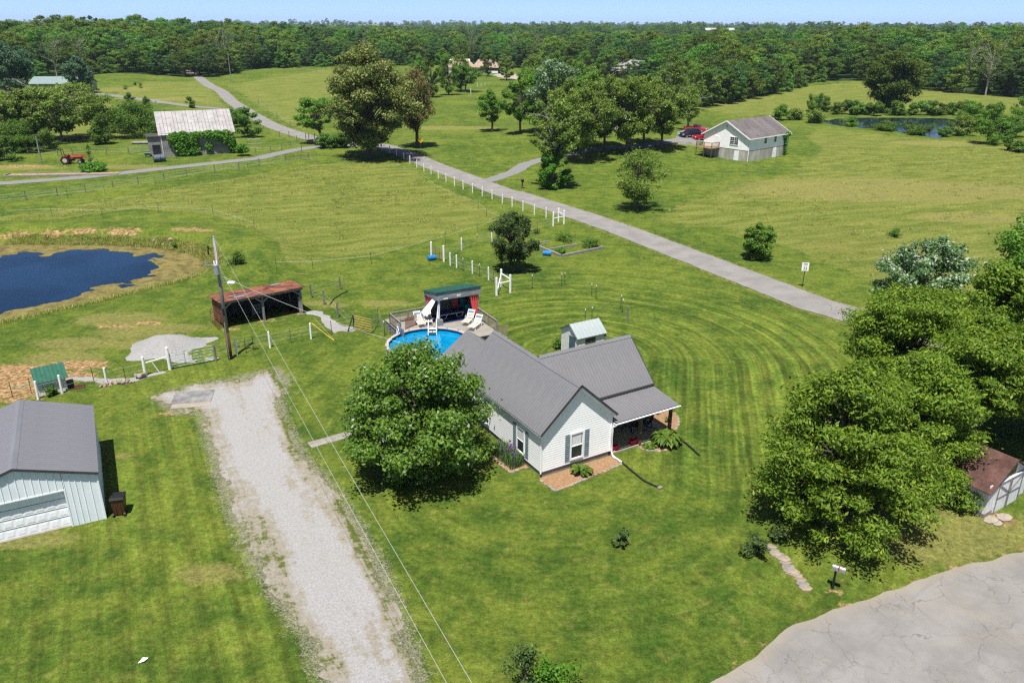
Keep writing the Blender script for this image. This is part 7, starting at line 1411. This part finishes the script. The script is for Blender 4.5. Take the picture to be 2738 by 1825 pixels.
def scatter_gn(obj,coll,tag_):
    ng=bpy.data.node_groups.new('scatter_'+tag_,'GeometryNodeTree'); ng.interface.new_socket('Geometry',in_out='INPUT',socket_type='NodeSocketGeometry'); ng.interface.new_socket('Geometry',in_out='OUTPUT',socket_type='NodeSocketGeometry')
    N=ng.nodes.new; gi=N('NodeGroupInput'); go_=N('NodeGroupOutput'); ip=N('GeometryNodeInstanceOnPoints'); ci=N('GeometryNodeCollectionInfo'); ci.inputs['Collection'].default_value=coll; ci.inputs['Separate Children'].default_value=True; ci.inputs['Reset Children'].default_value=True
    def na(nm,t): q=N('GeometryNodeInputNamedAttribute'); q.data_type=t; q.inputs['Name'].default_value=nm; return q.outputs['Attribute']
    cx=N('ShaderNodeCombineXYZ'); L=ng.links.new; L(na('rz','FLOAT'),cx.inputs['Z']); ip.inputs['Pick Instance'].default_value=True
    L(gi.outputs[0],ip.inputs['Points']); L(ci.outputs[0],ip.inputs['Instance']); L(na('vi','INT'),ip.inputs['Instance Index']); L(na('sc','FLOAT'),ip.inputs['Scale']); 
    er=N('FunctionNodeEulerToRotation'); L(cx.outputs[0],er.inputs[0]); L(er.outputs[0],ip.inputs['Rotation']); L(ip.outputs[0],go_.inputs[0])
    md=obj.modifiers.new('scatter','NODES'); md.node_group=ng
fw=link('far_wood',pm_,None); tag(fw,'unbroken woodland stretching to the blue horizon','woodland',kind='stuff'); scatter_gn(fw,vc,'wood')
# tall grass of the meadows
gc=bpy.data.collections.new('tuft_variants'); M_TUFT=leaf_material('meadow_blade',(.16,.19,.028),(.32,.325,.075),(.46,.43,.17),trans=.4,tipat=.86,hue=.12)
for i in range(4):
    r2=np.random.default_rng(500+i); V=[];F=[];T=[]
    for k in range(26):
        p=r2.normal(size=2)*.30; a=r2.uniform(0,6.28); dv=np.array([math.cos(a),math.sin(a)])*r2.uniform(.05,.35); h=r2.uniform(.18,.42); b=len(V); s=np.array([-dv[1],dv[0]]); s=s/(np.linalg.norm(s)+1e-6)*.022; tt=r2.random()
        V+=[(*(p-s),0),(*(p+s),0),(*(p+dv*.5+s*.7),h*.65),(*(p+dv*.5-s*.7),h*.65),(*(p+dv),h)]; T+=[tt]*5; F+=[(b,b+1,b+2),(b,b+2,b+3),(b+3,b+2,b+4)]
    me=np_mesh('tuft',V,F); attr(me,'tint',T); me.materials.append(M_TUFT); o=bpy.data.objects.new('tuft_%d'%i,me); gc.objects.link(o)
tp=[]
for pl,dens in ((MEADOWS[0],.5),(MEADOWS[1],.2)):
    b=bb(pl,0); n=int((b[1]-b[0])*(b[3]-b[2])*dens); q=np.column_stack([rng.uniform(b[0],b[1],n),rng.uniform(b[2],b[3],n)]); s=poly_sd(pl,q[:,0],q[:,1])+(fbm(q[:,0],q[:,1],.3,4,3)-.5)*5; cl=fbm(q[:,0],q[:,1],.16,6,3); q=q[(s>0)&(cl+rng.uniform(-.12,.12,n)>.44)&(np.abs(q[:,0])<.72*q[:,1]+6)&(q[:,1]<170)]; tp.append(q)
# fringe of long grass round the pond and along fences
for pl,lo,hi,n in ((POND1,-1.9,.0,16000),):
    b=bb(pl,3); q=np.column_stack([rng.uniform(max(b[0],-60),b[1],n),rng.uniform(b[2],b[3],n)]); s=poly_sd(pl,q[:,0],q[:,1]); tp.append(q[(s>lo)&(s<hi)])
tp=np.concatenate(tp)[:52000]; tz=terrain(tp[:,0],tp[:,1]); tmh=bpy.data.meshes.new('meadow_grass'); tmh.from_pydata(np.column_stack([tp,tz]).tolist(),[],[]); n=len(tp)
a=tmh.attributes.new('sc','FLOAT','POINT'); a.data.foreach_set('value',rng.uniform(.45,1.0,n).astype(np.float32)); a=tmh.attributes.new('rz','FLOAT','POINT'); a.data.foreach_set('value',rng.uniform(0,6.28,n).astype(np.float32)); a=tmh.attributes.new('vi','INT','POINT'); a.data.foreach_set('value',rng.integers(0,4,n).astype(np.int32))
mg=link('meadow_grass',tmh,None); tag(mg,'long wind-combed hay grass standing in the meadows','grass',kind='stuff'); scatter_gn(mg,gc,'grass')
# ------------------------------------------------------------------ the air
hm=MB(); hm.box(-8200,8200,-60,9050,-45,70); hzb=hm.mesh('haze'); ho=link('haze',hzb,None); tag(ho,kind='stuff'); mt=bpy.data.materials.new('haze_air'); mt.use_nodes=True; nt=mt.node_tree; nt.nodes.clear(); ou=nt.nodes.new('ShaderNodeOutputMaterial'); vol=nt.nodes.new('ShaderNodeVolumePrincipled'); vol.inputs['Density'].default_value=.00006; vol.inputs['Color'].default_value=(.60,.80,1.,1); vol.inputs['Anisotropy'].default_value=.0; nt.links.new(vol.outputs[0],ou.inputs['Volume']); hzb.materials.append(mt)
print('counts',len(near),len(fp),len(tp),'tris',sum(len(m.polygons) for m in bpy.data.meshes))
